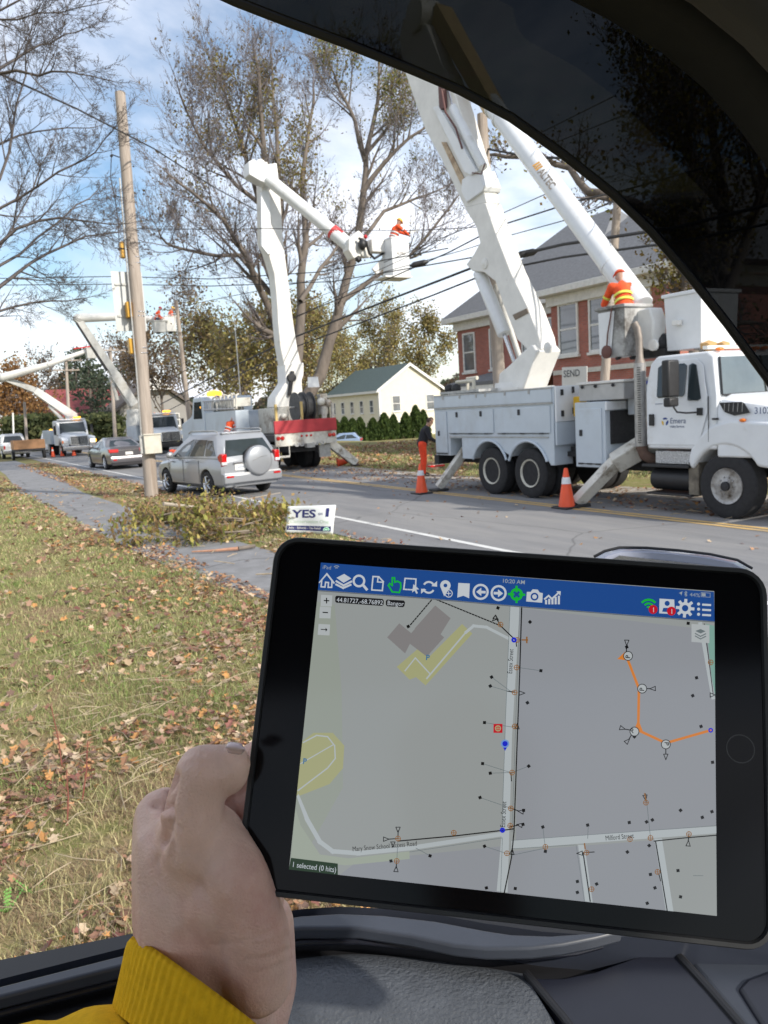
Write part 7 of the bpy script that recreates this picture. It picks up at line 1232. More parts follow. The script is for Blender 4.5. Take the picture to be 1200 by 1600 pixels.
# grained pad: a domed panel
up_ = [(-300, 1690), (0, 1612), (130, 1582), (300, 1535), (400, 1505), (470, 1496), (520, 1490), (570, 1488), (640, 1494), (740, 1507), (818, 1520)]
bm = nb(); rows = []
for k, (dz, dpx) in enumerate(((-0.03, 0), (-0.006, 0), (0, 5), (0.004, 14), (0.003, 60), (-0.004, 130), (-0.02, 240), (-0.07, 330))):
    rows.append([bm.verts.new(G(px+(0.62*dpx if i == len(up_)-1 else 0), py+dpx, 1.712+dz)) for i, (px, py) in enumerate(up_)])
for a, b in zip(rows[:-1], rows[1:]):
    for i in range(len(up_)-1): bm.faces.new((a[i], b[i], b[i+1], a[i+1]))
obj('door_pad', bm, pad_m, CAR, angle=180, sub=1)
hslab('trim_panel', [(822, 1520), (836, 1528), (880, 1528), (930, 1518), (975, 1502), (1040, 1478), (1052, 1481), (1180, 1625), (1180, 1760), (980, 1760), (912, 1640)], 1.716, 0.03, trim_dk, bevel=0.004, seg=4)
rail('panel_piping', [(822, 1521), (880, 1590), (930, 1655)], 1.716, 0.0028, seal_m); rail('panel_piping', [(1046, 1478), (1110, 1548), (1190, 1640)], 1.716, 0.003, seal_m)
hslab('dash_corner', [(1050, 1474), (1120, 1472), (1500, 1440), (1500, 1760), (1190, 1640)], 1.712, 0.04, trim_blue, bevel=0.005)
hslab('dash_insert', [(1152, 1542), (1165, 1528), (1230, 1505), (1400, 1480), (1400, 1700), (1215, 1640)], 1.7145, 0.02, trim_dk, bevel=0.003)
rail('sill_highlight', [(745, 1507), (790, 1505), (850, 1509), (905, 1519)], 1.70, 0.003, trim_blue)
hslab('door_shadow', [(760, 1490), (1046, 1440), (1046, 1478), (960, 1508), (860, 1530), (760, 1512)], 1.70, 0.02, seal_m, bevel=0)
# outer door skin below the window
bm = nb(); pts = [G(px, py-3, 1.73) for px, py in gA_u]; loft(bm, [[p+FW*0.005, p+FW*0.012-Vector((0, 0, 0.02)), p+FW*0.10-Vector((0, 0, 0.25)), p+FW*0.13-Vector((0, 0, 0.6)), p+FW*0.06-Vector((0, 0, 1.1)), p+FW*0.02-Vector((0, 0, 1.1)), p-FW*0.0-Vector((0, 0, 0.05))] for p in pts]); obj('outer_door', bm, mat('dark blue door paint', (0.03, 0.035, 0.05), 0.3, 0, 0.05, 3, coat=0.5), CAR)
# window plane: leans in towards the top
PN = (FW*math.cos(rad(14))+UPV*math.sin(rad(14))).normalized(); PP = cf(0, 0.60, 1.74)
def WP(px, py, off=0.0): d = ray(px, py); return CL + d*((PP+FW*off-CL).dot(PN)/d.dot(PN))
vis = [(250, -60), (300, -30), (365, 0), (450, 33), (540, 66), (640, 106), (720, 140), (800, 183), (880, 240), (960, 303), (1020, 362), (1080, 432), (1140, 508), (1200, 590), (1260, 680), (1330, 800)]
fr = [(700, -80), (760, -50), (855, 0), (940, 43), (1025, 95), (1090, 150), (1140, 207), (1180, 262), (1215, 310), (1260, 370), (1330, 480), (1400, 600)]
smoke = bpy.data.materials.new('smoked visor'); smoke.use_nodes = True; t_ = smoke.node_tree; t_.nodes.clear(); to = N(t_, 'ShaderNodeOutputMaterial'); tr1 = N(t_, 'ShaderNodeBsdfTransparent'); tr1.inputs[0].default_value = (0.135, 0.14, 0.145, 1); gl_ = N(t_, 'ShaderNodeBsdfGlossy'); gl_.inputs[0].default_value = (0.7, 0.7, 0.7, 1); gl_.inputs['Roughness'].default_value = 0.03
co_ = N(t_, 'ShaderNodeTexCoord'); nz_ = N(t_, 'ShaderNodeTexNoise'); nz_.inputs['Scale'].default_value = 30; t_.links.new(co_.outputs['Object'], nz_.inputs[0]); mr_ = N(t_, 'ShaderNodeMapRange'); mr_.inputs['To Min'].default_value = 0.012; mr_.inputs['To Max'].default_value = 0.018; t_.links.new(nz_.outputs[0], mr_.inputs[0])
ms_ = N(t_, 'ShaderNodeMixShader'); t_.links.new(mr_.outputs[0], ms_.inputs[0]); t_.links.new(tr1.outputs[0], ms_.inputs[1]); t_.links.new(gl_.outputs[0], ms_.inputs[2]); t_.links.new(ms_.outputs[0], to.inputs[0])
bm = nb(); A = [WP(*p) for p in vis]+[WP(1500, 760), WP(1500, -300), WP(200, -300)]; slab(bm, A, PN*0.003)
# keep a single sheet of shading: only the inner face tints, the outer face is clear
VZ = obj('window_visor', bm, smoke, CAR, smooth=False)
bm = nb(); tube(bm, [WP(px, py)+PN*0.002 for px, py in vis], 0.0028, 8); obj('visor_rim', bm, seal_m, VZ)
bm = nb(); Pn = -FW*0.05; A = [WP(px, py, -0.02) for px, py in fr]+[WP(2100, 900, -0.02), WP(2100, -900, -0.02), WP(500, -900, -0.02)]; slab(bm, A, Pn); obj('door_frame', bm, roof_m, CAR, bevel=0.012, seg=4)
bm = nb(); A = [WP(px, py, -0.09) for px, py in ((930, -60), (1000, -20), (1070, 20), (1150, 85), (1230, 170), (1300, 260), (1700, 700), (1700, -500), (900, -500))]; slab(bm, A, Pn*0.6); obj('inner_pillar_trim', bm, mat('dark grey pillar trim', (0.05, 0.046, 0.044), 0.8), CAR, bevel=0.01, seg=4)
# roof, seat side, far wall: what shades the cab
def cbox(name, u0, u1, f0, f1, z0, z1, m, **k):
    bm = nb(); v = [cf(u, f, z) for z in (z0, z1) for f in (f0, f1) for u in (u0, u1)]; v = [bm.verts.new(p) for p in v]
    for q in ((0, 2, 3, 1), (4, 5, 7, 6), (0, 1, 5, 4), (2, 6, 7, 3), (0, 4, 6, 2), (1, 3, 7, 5)): bm.faces.new([v[i] for i in q])
    return obj(name, bm, m, CAR, **k)
cbox('roof', -0.7, 0.95, -0.95, 0.30, 2.50, 2.56, roof_m, bevel=0.02); cbox('far_door', -0.95, 1.5, -1.30, -1.22, 0.7, 1.75, trim_dk, bevel=0.02); cbox('rear_wall', -1.0, -0.93, -1.25, 0.45, 0.7, 1.75, roof_m); cbox('floor_pan', -0.95, 1.9, -1.25, 0.5, 0.62, 0.68, roof_m); cbox('seat', -0.75, -0.25, -0.55, 0.05, 0.95, 1.2, black_plastic, bevel=0.05); cbox('seat_back', -0.85, -0.62, -0.5, 0.05, 1.2, 1.95, black_plastic, bevel=0.06); cbox('dashboard', 0.62, 1.1, -1.22, 0.25, 1.2, 1.66, trim_dk, bevel=0.06)
cbox('hood', 1.1, 2.3, -1.15, 0.3, 1.1, 1.55, mat('dark blue door paint', (0.03, 0.035, 0.05), 0.3), bevel=0.08)
bm = nb(); tube(bm, [cf(0.98, -1.2, 2.5), cf(1.3, -1.2, 1.6)], 0.05, 8); tube(bm, [cf(0.98, 0.28, 2.5), cf(1.3, 0.3, 1.6)], 0.05, 8); obj('windscreen_pillar', bm, roof_m, CAR)
# side mirror just behind the tablet
def MP(px, py, f): d = ray(px, py); return CL+d*(f/d.dot(FW))
bm = nb(); rg = []
for k, (f, ins) in enumerate(((0.82, 6), (0.835, 1), (0.87, 0), (0.93, 4), (0.97, 20))):
    o_ = [(930, 872), (945, 862), (968, 856.5), (1010, 857), (1060, 861), (1110, 867), (1150, 876), (1172, 888), (1182, 905), (1180, 1040), (1150, 1075), (960, 1060), (932, 1030)]; cxm, cym = 1055, 960
    rg.append([MP(cxm+(px-cxm)*(1-ins/125), cym+(py-cym)*(1-ins/100), f) for px, py in o_])
loft(bm, rg); SM = obj('side_mirror', bm, mat('blue grey mirror shell', (0.38, 0.41, 0.52), 0.35, 0, 0.06, 12, coat=0.4), CAR)
bm = nb(); tube(bm, [MP(px, py, 0.83) for px, py in ((928, 870), (945, 861), (968, 855.5), (1010, 856), (1060, 860), (1110, 866), (1152, 875), (1175, 888))], 0.0016, 6); obj('mirror_edge', bm, seal_m, SM); bm = nb(); box(bm, 0, 0.001, 0, 0.001, 0, 0.001); bm.free()
bm = nb(); slab(bm, [MP(px, py, 0.815) for px, py in ((945, 880), (968, 868), (1040, 876), (1110, 884), (1160, 893), (1165, 1030), (950, 1030))], FW*0.003); obj('mirror_glass', bm, chrome, SM, smooth=False)
bm = nb(); tube(bm, [MP(1080, 1040, 0.88), MP(1080, 1250, 0.72)], 0.03, 10); obj('mirror_stalk', bm, black_plastic, SM)
# ================================================================ THE TABLET
TR = Matrix(((0.9935, 0.085, -0.0758), (-0.0654, 0.9706, 0.2316), (0.0932, -0.2252, 0.9698))); TT = Vector((0.0590, -0.1045, -0.3878))
TM = Matrix.Translation(CL) @ CR.to_4x4() @ (Matrix.Translation(TT) @ TR.to_4x4())
TAB = bpy.data.objects.new('tablet', None); COL.objects.link(TAB); TAB.matrix_world = TM; TAB.empty_display_size = 0.05
tag(TAB, 'black-cased tablet showing a utility street map, held in a hand by its left edge', 'tablet')
def tl(px, py):
    """photograph of the screen -> the screen's own plane, metres"""
    d = Vector(((px-600)/FPX, -(py-800)/FPX, -1)); n = TR @ Vector((0, 0, 1)); k = n.dot(TT)/n.dot(d); q = TR.transposed() @ (d*k-TT); return q.x, q.y
def tobj(name, bm, m, par=None, **k): return obj(name, bm, m, par or TAB, world=False, **k)
def rrect(w_, h_, r, n=6):
    o = []
    for cx_, cy_, a in ((w_-r, h_-r, 0), (-w_+r, h_-r, 90), (-w_+r, -h_+r, 180), (w_-r, -h_+r, 270)): o += [(cx_+r*math.cos(rad(a+90*i/n)), cy_+r*math.sin(rad(a+90*i/n))) for i in range(n+1)]
    return o
case_m = mat('black rubber tablet case', (0.012, 0.013, 0.015), 0.55, 0, 0.2, 60); bez_m = mat('black bezel glass', (0.004, 0.004, 0.005), 0.12, 0, 0.1, 10, spec=0.13)
CW, CH = 0.1235, 0.0865
bm = nb(); loft(bm, [[Vector((x, y, z)) for x, y in rrect(CW+i, CH+i, 0.013+i)] for z, i in ((-0.0105, -0.003), (-0.009, -0.0005), (-0.005, 0.0), (0.0005, 0.0), (0.0018, -0.0006), (0.0018, -0.0025), (-0.0006, -0.0032), (-0.0006, -0.01))]); tobj('case', bm, case_m, angle=50)
bm = nb(); prism(bm, rrect(CW-0.0033, CH-0.0033, 0.010), 'z', -0.0005, 0.0); tobj('bezel', bm, bez_m, smooth=False)
hx, hy = tl(1157, 1170); bm = nb(); loft(bm, caps=False, rings=[[Vector((hx+r*math.cos(2*math.pi*k/30), hy+r*math.sin(2*math.pi*k/30), z)) for k in range(30)] for r, z in ((0.0066, 0.00003), (0.0066, 0.00008), (0.0061, 0.00008), (0.0061, 0.00003))]); tobj('home_button', bm, mat('button ring', (0.02, 0.02, 0.021), 0.4))
def emat(name, c, s=1.0): return mat('screen '+name, (0.01, 0.01, 0.01), 0.12, 0, 0.0, 5, spec=0.25, emit=c, es=s*0.63)
SW, SH = 0.197/2, 0.148/2
scr = emat('map grey', (0.30, 0.32, 0.315)); blue = emat('toolbar blue', (0.012, 0.065, 0.26)); icon_w = emat('icon white', (0.52, 0.56, 0.6)); road_w = emat('map road', (0.42, 0.46, 0.475)); yel = emat('map yellow', (0.36, 0.365, 0.19)); bld = emat('map building', (0.22, 0.21, 0.21)); ink_b = emat('map black', (0.004, 0.004, 0.004)); grn = emat('icon green', (0.01, 0.42, 0.035)); red_e = emat('badge red', (0.5, 0.008, 0.02)); org = emat('map orange', (0.62, 0.20, 0.03)); brn = emat('map brown', (0.26, 0.11, 0.02)); lime = emat('map pale green', (0.30, 0.34, 0.23)); teal = emat('map teal', (0.20, 0.36, 0.31)); blu2 = emat('map blue', (0.01, 0.02, 0.55)); lav = emat('map cool grey', (0.275, 0.29, 0.315)); pillm = emat('label black', (0.01, 0.01, 0.012)); gline = emat('map line grey', (0.14, 0.17, 0.18)); dgreen = emat('status green', (0.008, 0.03, 0.008)); btn = emat('button pale', (0.42, 0.45, 0.46))
Z0 = 0.00012; DZ = 0.00004
def Q(px, py, lv): x, y = tl(px, py); return Vector((max(-SW, min(SW, x)), max(-SH, min(SH, y)), Z0+DZ*lv))
def poly(bm, pts, lv): bm.faces.new([bm.verts.new(Q(px, py, lv)) for px, py in pts])
def stroke(bm, pts, w_, lv, closed=False):
    P_ = [Vector(p) for p in pts]
    if closed: P_.append(P_[0])
    for i, (a, b) in enumerate(zip(P_[:-1], P_[1:])):
        d = (b-a)
        if d.length < 1e-6: continue
        d.normalize(); n = Vector((-d.y, d.x))*w_/2; e = d*w_*0.45
        poly(bm, [tuple(a-e+n), tuple(b+e+n), tuple(b+e-n), tuple(a-e-n)], lv+0.002*i)
def ring(bm, c, r0, r1, lv, n=20, a0=0, a1=360, k=0.995):
    for i in range(n):
        b0, b1 = rad(a0+(a1-a0)*i/n), rad(a0+(a1-a0)*(i+1)/n); poly(bm, [(c[0]+r0*math.cos(b0), c[1]-r0*math.sin(b0)), (c[0]+r1*math.cos(b0), c[1]-r1*math.sin(b0)), (c[0]+r1*math.cos(b1), c[1]-r1*math.sin(b1)), (c[0]+r0*math.cos(b1), c[1]-r0*math.sin(b1))], lv)
def disc(bm, c, r, lv, n=18): poly(bm, [(c[0]+r*math.cos(2*math.pi*i/n), c[1]-r*math.sin(2*math.pi*i/n)) for i in range(n)], lv)
def layer(name, m, fn, par): bm = nb(); fn(bm); return tobj(name, bm, m, par, smooth=False)
def fullq(bm, lv, z0=None): pass
bm = nb(); bm.faces.new([bm.verts.new((x, y, 0.00006)) for x, y in ((-SW, -SH), (SW, -SH), (SW, SH), (-SW, SH))]); SCR = tobj('screen', bm, scr, smooth=False)
def ptext(name, body, px, py, dirpx, size_px, m, lv, par, bold=0.0, width_px=None):
    """lettering on the screen: baseline starts at (px,py) and runs towards dirpx"""
    a = Q(px, py, lv); b = Q(*dirpx, lv); x = (b-a).normalized(); z = Vector((0, 0, 1)); y = z.cross(x); s = 0.305e-3*size_px
    M = Matrix(((x.x, y.x, 0, a.x), (x.y, y.y, 0, a.y), (0, 0, 1, a.z), (0, 0, 0, 1))); me = text_mesh(body, s, M, bold=bold*s)
    if width_px:
        me2 = text_mesh(body, s, Matrix.Identity(4), bold=bold*s); w_ = max(v.co.x for v in me2.vertices)-min(v.co.x for v in me2.vertices); k = (b-a).length/w_; bpy.data.meshes.remove(me); me = text_mesh(body, s, M @ Matrix.Diagonal((k, 1, 1, 1)), bold=bold*s)
    return tobj(name, me, m, par, angle=180)
# map areas
def f(bm):
    poly(bm, [(499, 935), (455, 1340), (470, 1342), (505, 1342), (535, 1150), (540, 938)], 1)
layer('map_park', emat('map faint green', (0.295, 0.325, 0.285)), lambda bm: poly(bm, [(494, 940), (451, 1345), (470, 1348), (536, 1230), (534, 1080), (523, 945)], 1), SCR)
layer('map_block', lav, lambda bm: (poly(bm, [(812, 950), (1116, 985), (1120, 1290), (806, 1318)], 1), poly(bm, [(560, 1345), (785, 1322), (782, 1398), (530, 1372)], 1.2), poly(bm, [(800, 1330), (1030, 1312), (1050, 1424), (792, 1398)], 1.3)), SCR)
layer('map_verge', emat('map mint', (0.33, 0.37, 0.31)), lambda bm: poly(bm, [(458, 1262), (470, 1290), (500, 1335), (545, 1341), (640, 1330), (640, 1342), (540, 1352), (455, 1342)], 2), SCR)
layer('map_corner', teal, lambda bm: poly(bm, [(1103, 975), (1116, 978), (1118, 1088), (1112, 1060)], 2), SCR)
def f(bm):
    poly(bm, [(722, 975), (738, 990), (665, 1071), (650, 1058), (640, 1062), (620, 1042), (655, 1012), (672, 1025)], 2)
layer('map_parking', yel, f, SCR); layer('map_parking', yel, lambda bm: poly(bm, [(470, 1158), (490, 1145), (520, 1145), (538, 1165), (536, 1200), (515, 1225), (462, 1245)], 2.1), SCR)
layer('map_building', bld, lambda bm: (poly(bm, [(680, 946), (704, 966), (686, 989), (694, 996), (667, 1026), (605, 0) if False else (645, 1007), (638, 1000), (654, 985), (643, 988) if False else (648, 982)], 3), poly(bm, [(624, 974), (647, 993), (633, 1021), (605, 996)], 3.1)), SCR)
layer('map_building_wing', bld, lambda bm: poly(bm, [(642, 990), (680, 946), (704, 966), (667, 1026), (638, 1004)], 3.2), SCR)
def f(bm):
    stroke(bm, [(633, 1048), (649, 1028), (672, 1053)], 2, 4); stroke(bm, [(667, 1060), (728, 988)], 2.5, 4.1); stroke(bm, [(728, 988), (740, 978), (760, 980), (795, 998)], 4.5, 4.2)
    stroke(bm, [(474, 1160), (495, 1149), (512, 1151), (523, 1165), (524, 1185), (512, 1200), (466, 1235)], 2, 4.3); stroke(bm, [(470, 1193), (520, 1164)], 1.6, 4.4)
    stroke(bm, [(465, 1245), (480, 1280), (500, 1315), (520, 1330), (560, 1333), (640, 1325), (785, 1303)], 7, 4.5); poly(bm, [(797, 946), (812, 948), (800, 1150), (793, 1394), (776, 1392), (785, 1290), (790, 1120)], 4.8)
    poly(bm, [(799, 1313), (1000, 1299), (1120, 1291), (1120, 1302), (1000, 1311), (799, 1326)], 4.9); poly(bm, [(903, 1320), (913, 1320), (926, 1410), (914, 1408)], 4.95); poly(bm, [(1022, 1310), (1034, 1310), (1052, 1425), (1040, 1424)], 4.96)
layer('map_roads', road_w, f, SCR); layer('map_side_road', road_w, lambda bm: stroke(bm, [(1094, 975), (1102, 1020), (1114, 1090)], 6, 4.97), SCR)
def f(bm):
    stroke(bm, [(797, 946), (790, 1120), (784, 1300)], 0.7, 5); stroke(bm, [(812, 948), (806, 1120), (800, 1300)], 0.7, 5.05); stroke(bm, [(816, 948), (809, 1130), (803, 1300)], 0.6, 5.1); stroke(bm, [(640, 1331), (785, 1309), (782, 1395)], 0.7, 5.15); stroke(bm, [(799, 1313), (1118, 1290)], 0.6, 5.2); stroke(bm, [(799, 1326), (900, 1320), (913, 1408)], 0.6, 5.25)
    for a, b in (((768, 1058), (800, 1082)), ((766, 1072), (800, 1082)), ((757, 1129), (800, 1136)), ((754, 1193), (798, 1207)), ((766, 1208), (798, 1207)), ((750, 1246), (796, 1262)), ((845, 1048), (809, 1043)), ((826, 1197), (800, 1207)), ((672, 1337), (650, 1325)), ((757, 1322), (790, 1333)), ((848, 1292), (852, 1325)), ((919, 1290), (918, 1310)), ((852, 1325), (800, 1336)), ((1010, 1250), (1016, 1308)), ((1083, 1368), (1098, 1368)), ((622, 1310), (620, 1345))): stroke(bm, [a, b], 0.8, 5.3)
layer('map_thin_lines', gline, f, SCR)
def f(bm):
    stroke(bm, [(815, 948), (812, 1050), (809, 1130), (803, 1300), (799, 1340), (788, 1394)], 1.9, 6); stroke(bm, [(622, 1314), (710, 1306), (787, 1297), (802, 1295)], 1.9, 6.1); stroke(bm, [(780, 976), (806, 1001)], 1.8, 6.2); stroke(bm, [(1022, 1314), (1070, 1309), (1118, 1305)], 1.7, 6.3); stroke(bm, [(1024, 1314), (1042, 1424)], 1.8, 6.35); stroke(bm, [(911, 1333), (922, 1408)], 1.8, 6.4); stroke(bm, [(1100, 975), (1114, 1085)], 1.2, 6.45)
    for (a, b) in (((674, 938), (640, 978)), ((682, 937), (780, 977))):
        A_, B_ = Vector(a), Vector(b); n = int((B_-A_).length/5)
        for i in range(n): stroke(bm, [tuple(A_.lerp(B_, i/n)), tuple(A_.lerp(B_, (i+0.55)/n))], 1.9, 6.5)
    for (x, y) in ((638, 979), (828, 972), (768, 1058), (766, 1072), (845, 1048), (824, 1098), (757, 1129), (754, 1193), (766, 1208), (826, 1197), (750, 1246), (818, 1266), (817, 1288), (672, 1337), (611, 1345), (757, 1322), (760, 1387), (805, 1388), (848, 1292), (918, 1289), (983, 1285), (1010, 1284), (1019, 1281), (1063, 1266), (1097, 1277), (1112, 1268), (1082, 1087), (1088, 1059), (1075, 974), (979, 1011), (1095, 1135), (991, 1151), (980, 1331), (1016, 1366), (1023, 1387), (1059, 1360), (1063, 1401), (902, 1377), (902, 1394), (932, 1381), (1011, 1411), (852, 1330), (1014, 1321), (1113, 1191), (778, 950)):
        if y > 1425: continue
        a = (x*7.3+y*3.1) % 1.2; poly(bm, [(x+3.4*math.cos(a+k*math.pi/2), y+3.4*math.sin(a+k*math.pi/2)) for k in range(4)], 7)
    def tri(x, y, a, s=7, w_=1.2): stroke(bm, [(x+s*math.cos(a), y+s*math.sin(a)), (x+s*math.cos(a+2.4), y+s*math.sin(a+2.4)), (x+s*math.cos(a-2.4), y+s*math.sin(a-2.4))], w_, 7.2, closed=True)
    for (x, y, a) in ((773, 967, 2.4), (815, 1083, 0), (808, 1135, -1.5), (614, 1319, 1.57), (1020, 1076, 3.1), (979, 1004, 1.6), (972, 1138, 0.3), (980, 1158, -0.8), (1040, 1182, 1.57), (1113, 1086, 0), (906, 1333, 3.1), (800, 1331, -1.5), (1075, 1318, -1.5), (622, 1296, 1.57), (603, 1311, 0), (619, 1358, -1.5), (814, 1268, 3.3), (812, 1289, 3.3), (1008, 1246, 1.4), (775, 966, 0.7)): tri(x, y, a, 5)
    for a, b in (((803, 1081), (793, 1080)), ((798, 1207), (799, 1220)), ((1003, 1076), (1015, 1076)), ((978, 1024), (979, 1008)), ((992, 1142), (975, 1139)), ((990, 1142), (983, 1154)), ((1040, 1163), (1040, 1178)), ((911, 1332), (928, 1331)), ((797, 1262), (810, 1267)), ((796, 1292), (810, 1289)), ((622, 1310), (622, 1298)), ((620, 1345), (619, 1356)), ((622, 1310), (607, 1311)), ((775, 966), (780, 974)), ((1076, 1303), (1075, 1314)), ((1008, 1240), (1009, 1252)), ((1029, 1365), (1032, 1376)), ((806, 1000), (807, 1010))): stroke(bm, [a, b], 1.5, 7.4)
layer('map_network', ink_b, f, SCR)
def f(bm):
    stroke(bm, [(981, 1032), (998, 1076), (997, 1136)], 4.0, 8); stroke(bm, [(999, 1142), (1040, 1161), (1110, 1141)], 4.0, 8.2); poly(bm, [(964, 1030), (977, 1018), (982, 1032)], 8.3); poly(bm, [(997, 1124), (1004, 1142), (990, 1142)], 8.4)
layer('map_route', org, f, SCR)
layer('map_map_label_discs', btn, lambda bm: [disc(bm, c, 7, 9) for c in ((981, 1025), (1003, 1076), (991, 1143), (1040, 1163))], SCR)
def f(bm):
    for c in ((981, 1025), (1003, 1076), (991, 1143), (1040, 1163)): ring(bm, c, 6.4, 7.6, 9.2)
layer('map_rings', ink_b, f, SCR)
for c, d_ in (((984, 1029), (984, 1020)), ((1006, 1080), (1006, 1070)), ((988, 1146), (996, 1140)), ((1038, 1159), (1038, 1168))): ptext('map_letter', 'P', c[0], c[1], d_, 10, ink_b, 9.4, SCR, bold=0.02)
def f(bm):
    for (x, y) in ((782, 976), (808, 1000), (807, 1043), (804, 1082), (804, 1135), (800, 1207), (798, 1263), (797, 1290), (792, 1333), (622, 1310), (620, 1345), (709, 1301), (852, 1323), (916, 1332), (984, 1311), (1016, 1309), (1009, 1254), (1076, 1303), (1027, 1362), (924, 1389), (1110, 1035)):
        ring(bm, (x, y), 3.3, 4.4, 8.6, 14); stroke(bm, [(x-3, y), (x+3, y)], 0.9, 8.62); stroke(bm, [(x, y-3), (x, y+3)], 0.9, 8.64)
    stroke(bm, [(816, 1000), (824, 1000)], 2, 8.7); stroke(bm, [(823, 996), (823, 1004)], 2.4, 8.72); stroke(bm, [(1009, 1250), (1007, 1240)], 2, 8.74); stroke(bm, [(913, 1318), (914, 1326)], 2, 8.76)
layer('map_node_symbols', brn, f, SCR)
layer('map_blue_nodes', blu2, lambda bm: (ring(bm, (803, 1000), 1.2, 4.2, 8.8), ring(bm, (785, 1297), 1.0, 4.2, 8.85), ring(bm, (1110, 1141), 1.5, 3.8, 8.9)), SCR)
layer('location_halo', emat('halo pale blue', (0.16, 0.3, 0.6)), lambda bm: disc(bm, (789, 1162), 6.6, 9.5), SCR); layer('location_pin', blu2, lambda bm: (disc(bm, (789, 1162), 4.2, 9.6), poly(bm, [(786, 1168), (792, 1168), (789, 1173)], 9.55)), SCR)
layer('alarm_square', red_e, lambda bm: poly(bm, [(771, 1131), (785, 1131), (785, 1145), (771, 1145)], 9.0), SCR); layer('alarm_symbol', yel, lambda bm: (ring(bm, (778, 1138), 3.2, 4.8, 9.1), stroke(bm, [(774, 1138), (782, 1138)], 1.0, 9.15), stroke(bm, [(778, 1134), (778, 1142)], 1.0, 9.2)), SCR)
ptext('map_street_name', 'Essex Street', 800, 1053, (802, 1015), 11, ink_b, 9.8, SCR, width_px=38); ptext('map_street_name', 'Essex Street', 789, 1293, (791, 1253), 11, ink_b, 9.8, SCR, width_px=40)
ptext('map_street_name', 'Mary Snow School Access Road', 551, 1330, (651, 1321), 10, ink_b, 9.8, SCR, width_px=100); ptext('map_street_name', 'Milford Street', 946, 1313, (990, 1309), 10, ink_b, 9.8, SCR, width_px=44)
ptext('map_letter', 'P', 665, 1031, (674, 1032), 12, emat('map letter blue', (0.05, 0.16, 0.3)), 9.8, SCR, bold=0.03); ptext('map_letter', 'P', 473, 1193, (482, 1194), 12, emat('map letter blue', (0.05, 0.16, 0.3)), 9.8, SCR, bold=0.03)
# toolbar
tbm = nb(); poly(tbm, [(499.5, 879), (1115, 925), (1116, 971), (820, 948), (650, 933), (495, 922)], 10); TB = tobj('toolbar', tbm, blue, SCR, smooth=False)
layer('toolbar_shadow', emat('shadow line', (0.12, 0.14, 0.16)), lambda bm: stroke(bm, [(495, 923), (650, 934), (820, 949), (1116, 972)], 1.6, 9.9), SCR)
I = []
def icon(name, m, fn): bm = nb(); fn(bm); return tobj(name, bm, m, TB, smooth=False)
icon('home_icon', icon_w, lambda bm: (stroke(bm, [(499, 910), (511, 897), (522, 911)], 2.6, 11), stroke(bm, [(503, 907), (502, 917), (508, 917.5), (509, 910), (513.5, 910.5), (513, 918), (518.5, 918), (519, 908)], 2.2, 11.2)))
icon('layers_icon', icon_w, lambda bm: (poly(bm, [(538, 897), (549, 904), (537, 911), (526, 903)], 11), stroke(bm, [(526, 908.5), (537, 915), (549, 909)], 3, 11.1), stroke(bm, [(525.5, 913.5), (536.5, 919), (548, 914)], 3, 11.3)))
icon('search_icon', icon_w, lambda bm: (ring(bm, (561, 908), 6.6, 10, 11), stroke(bm, [(568, 915), (573, 921)], 4, 11.2)))
icon('document_icon', icon_w, lambda bm: (stroke(bm, [(583, 901), (592, 901.5), (599, 909), (597.5, 923), (581, 922)], 2.2, 11, closed=True), stroke(bm, [(591, 902), (590, 909.5), (598, 910)], 2, 11.3)))
icon('hand_icon', grn, lambda bm: stroke(bm, [(613, 925), (607, 915), (609, 912), (613, 915), (613, 903), (616.5, 903), (617, 910), (621, 908.5), (626, 911), (626.5, 918), (624, 926)], 2.4, 11, closed=True))
def f(bm):
    pr_ = [(633, 904), (650, 905), (649, 922), (631, 921)]
    for a, b in zip(pr_, pr_[1:]+pr_[:1]):
        for k in range(4): A_, B_ = Vector(a), Vector(b); stroke(bm, [tuple(A_.lerp(B_, k/4)), tuple(A_.lerp(B_, (k+0.5)/4))], 2.2, 11)
    poly(bm, [(646, 913), (655, 921), (650.5, 921.5), (653, 927), (650.5, 928), (648, 923), (644, 926)], 11.3)
icon('select_icon', icon_w, f)
icon('refresh_icon', icon_w, lambda bm: (ring(bm, (670, 918), 7, 10, 11, 12, 15, 150), ring(bm, (670, 918), 7, 10, 11.1, 12, 195, 330), poly(bm, [(683, 908), (683, 917), (674, 916)], 11.2), poly(bm, [(658, 928), (658, 920), (666, 921)], 11.2)))
icon('pin_icon', icon_w, lambda bm: (ring(bm, (696, 915), 3, 8.2, 11), poly(bm, [(688.5, 918), (703, 919), (694, 932)], 10.9), ring(bm, (701, 927.5), 5, 6.4, 11.4), stroke(bm, [(698, 927.5), (704, 927.5)], 1.2, 11.5), stroke(bm, [(701, 924.5), (701, 930.5)], 1.2, 11.6)))
icon('bookmark_icon', icon_w, lambda bm: poly(bm, [(716, 911), (734, 912), (733, 935), (724, 931), (714.5, 934)], 11))
icon('back_icon', icon_w, lambda bm: (ring(bm, (751, 925), 9.2, 12.6, 11), poly(bm, [(744, 925), (752, 918.5), (752, 931.5)], 11.1), stroke(bm, [(752, 925.3), (757, 925.5)], 4, 11.2)))
icon('forward_icon', icon_w, lambda bm: (ring(bm, (779, 927), 9.2, 12.6, 11), poly(bm, [(786, 927.5), (778, 921), (778, 933.5)], 11.1), stroke(bm, [(773, 927), (778, 927.2)], 4, 11.2)))
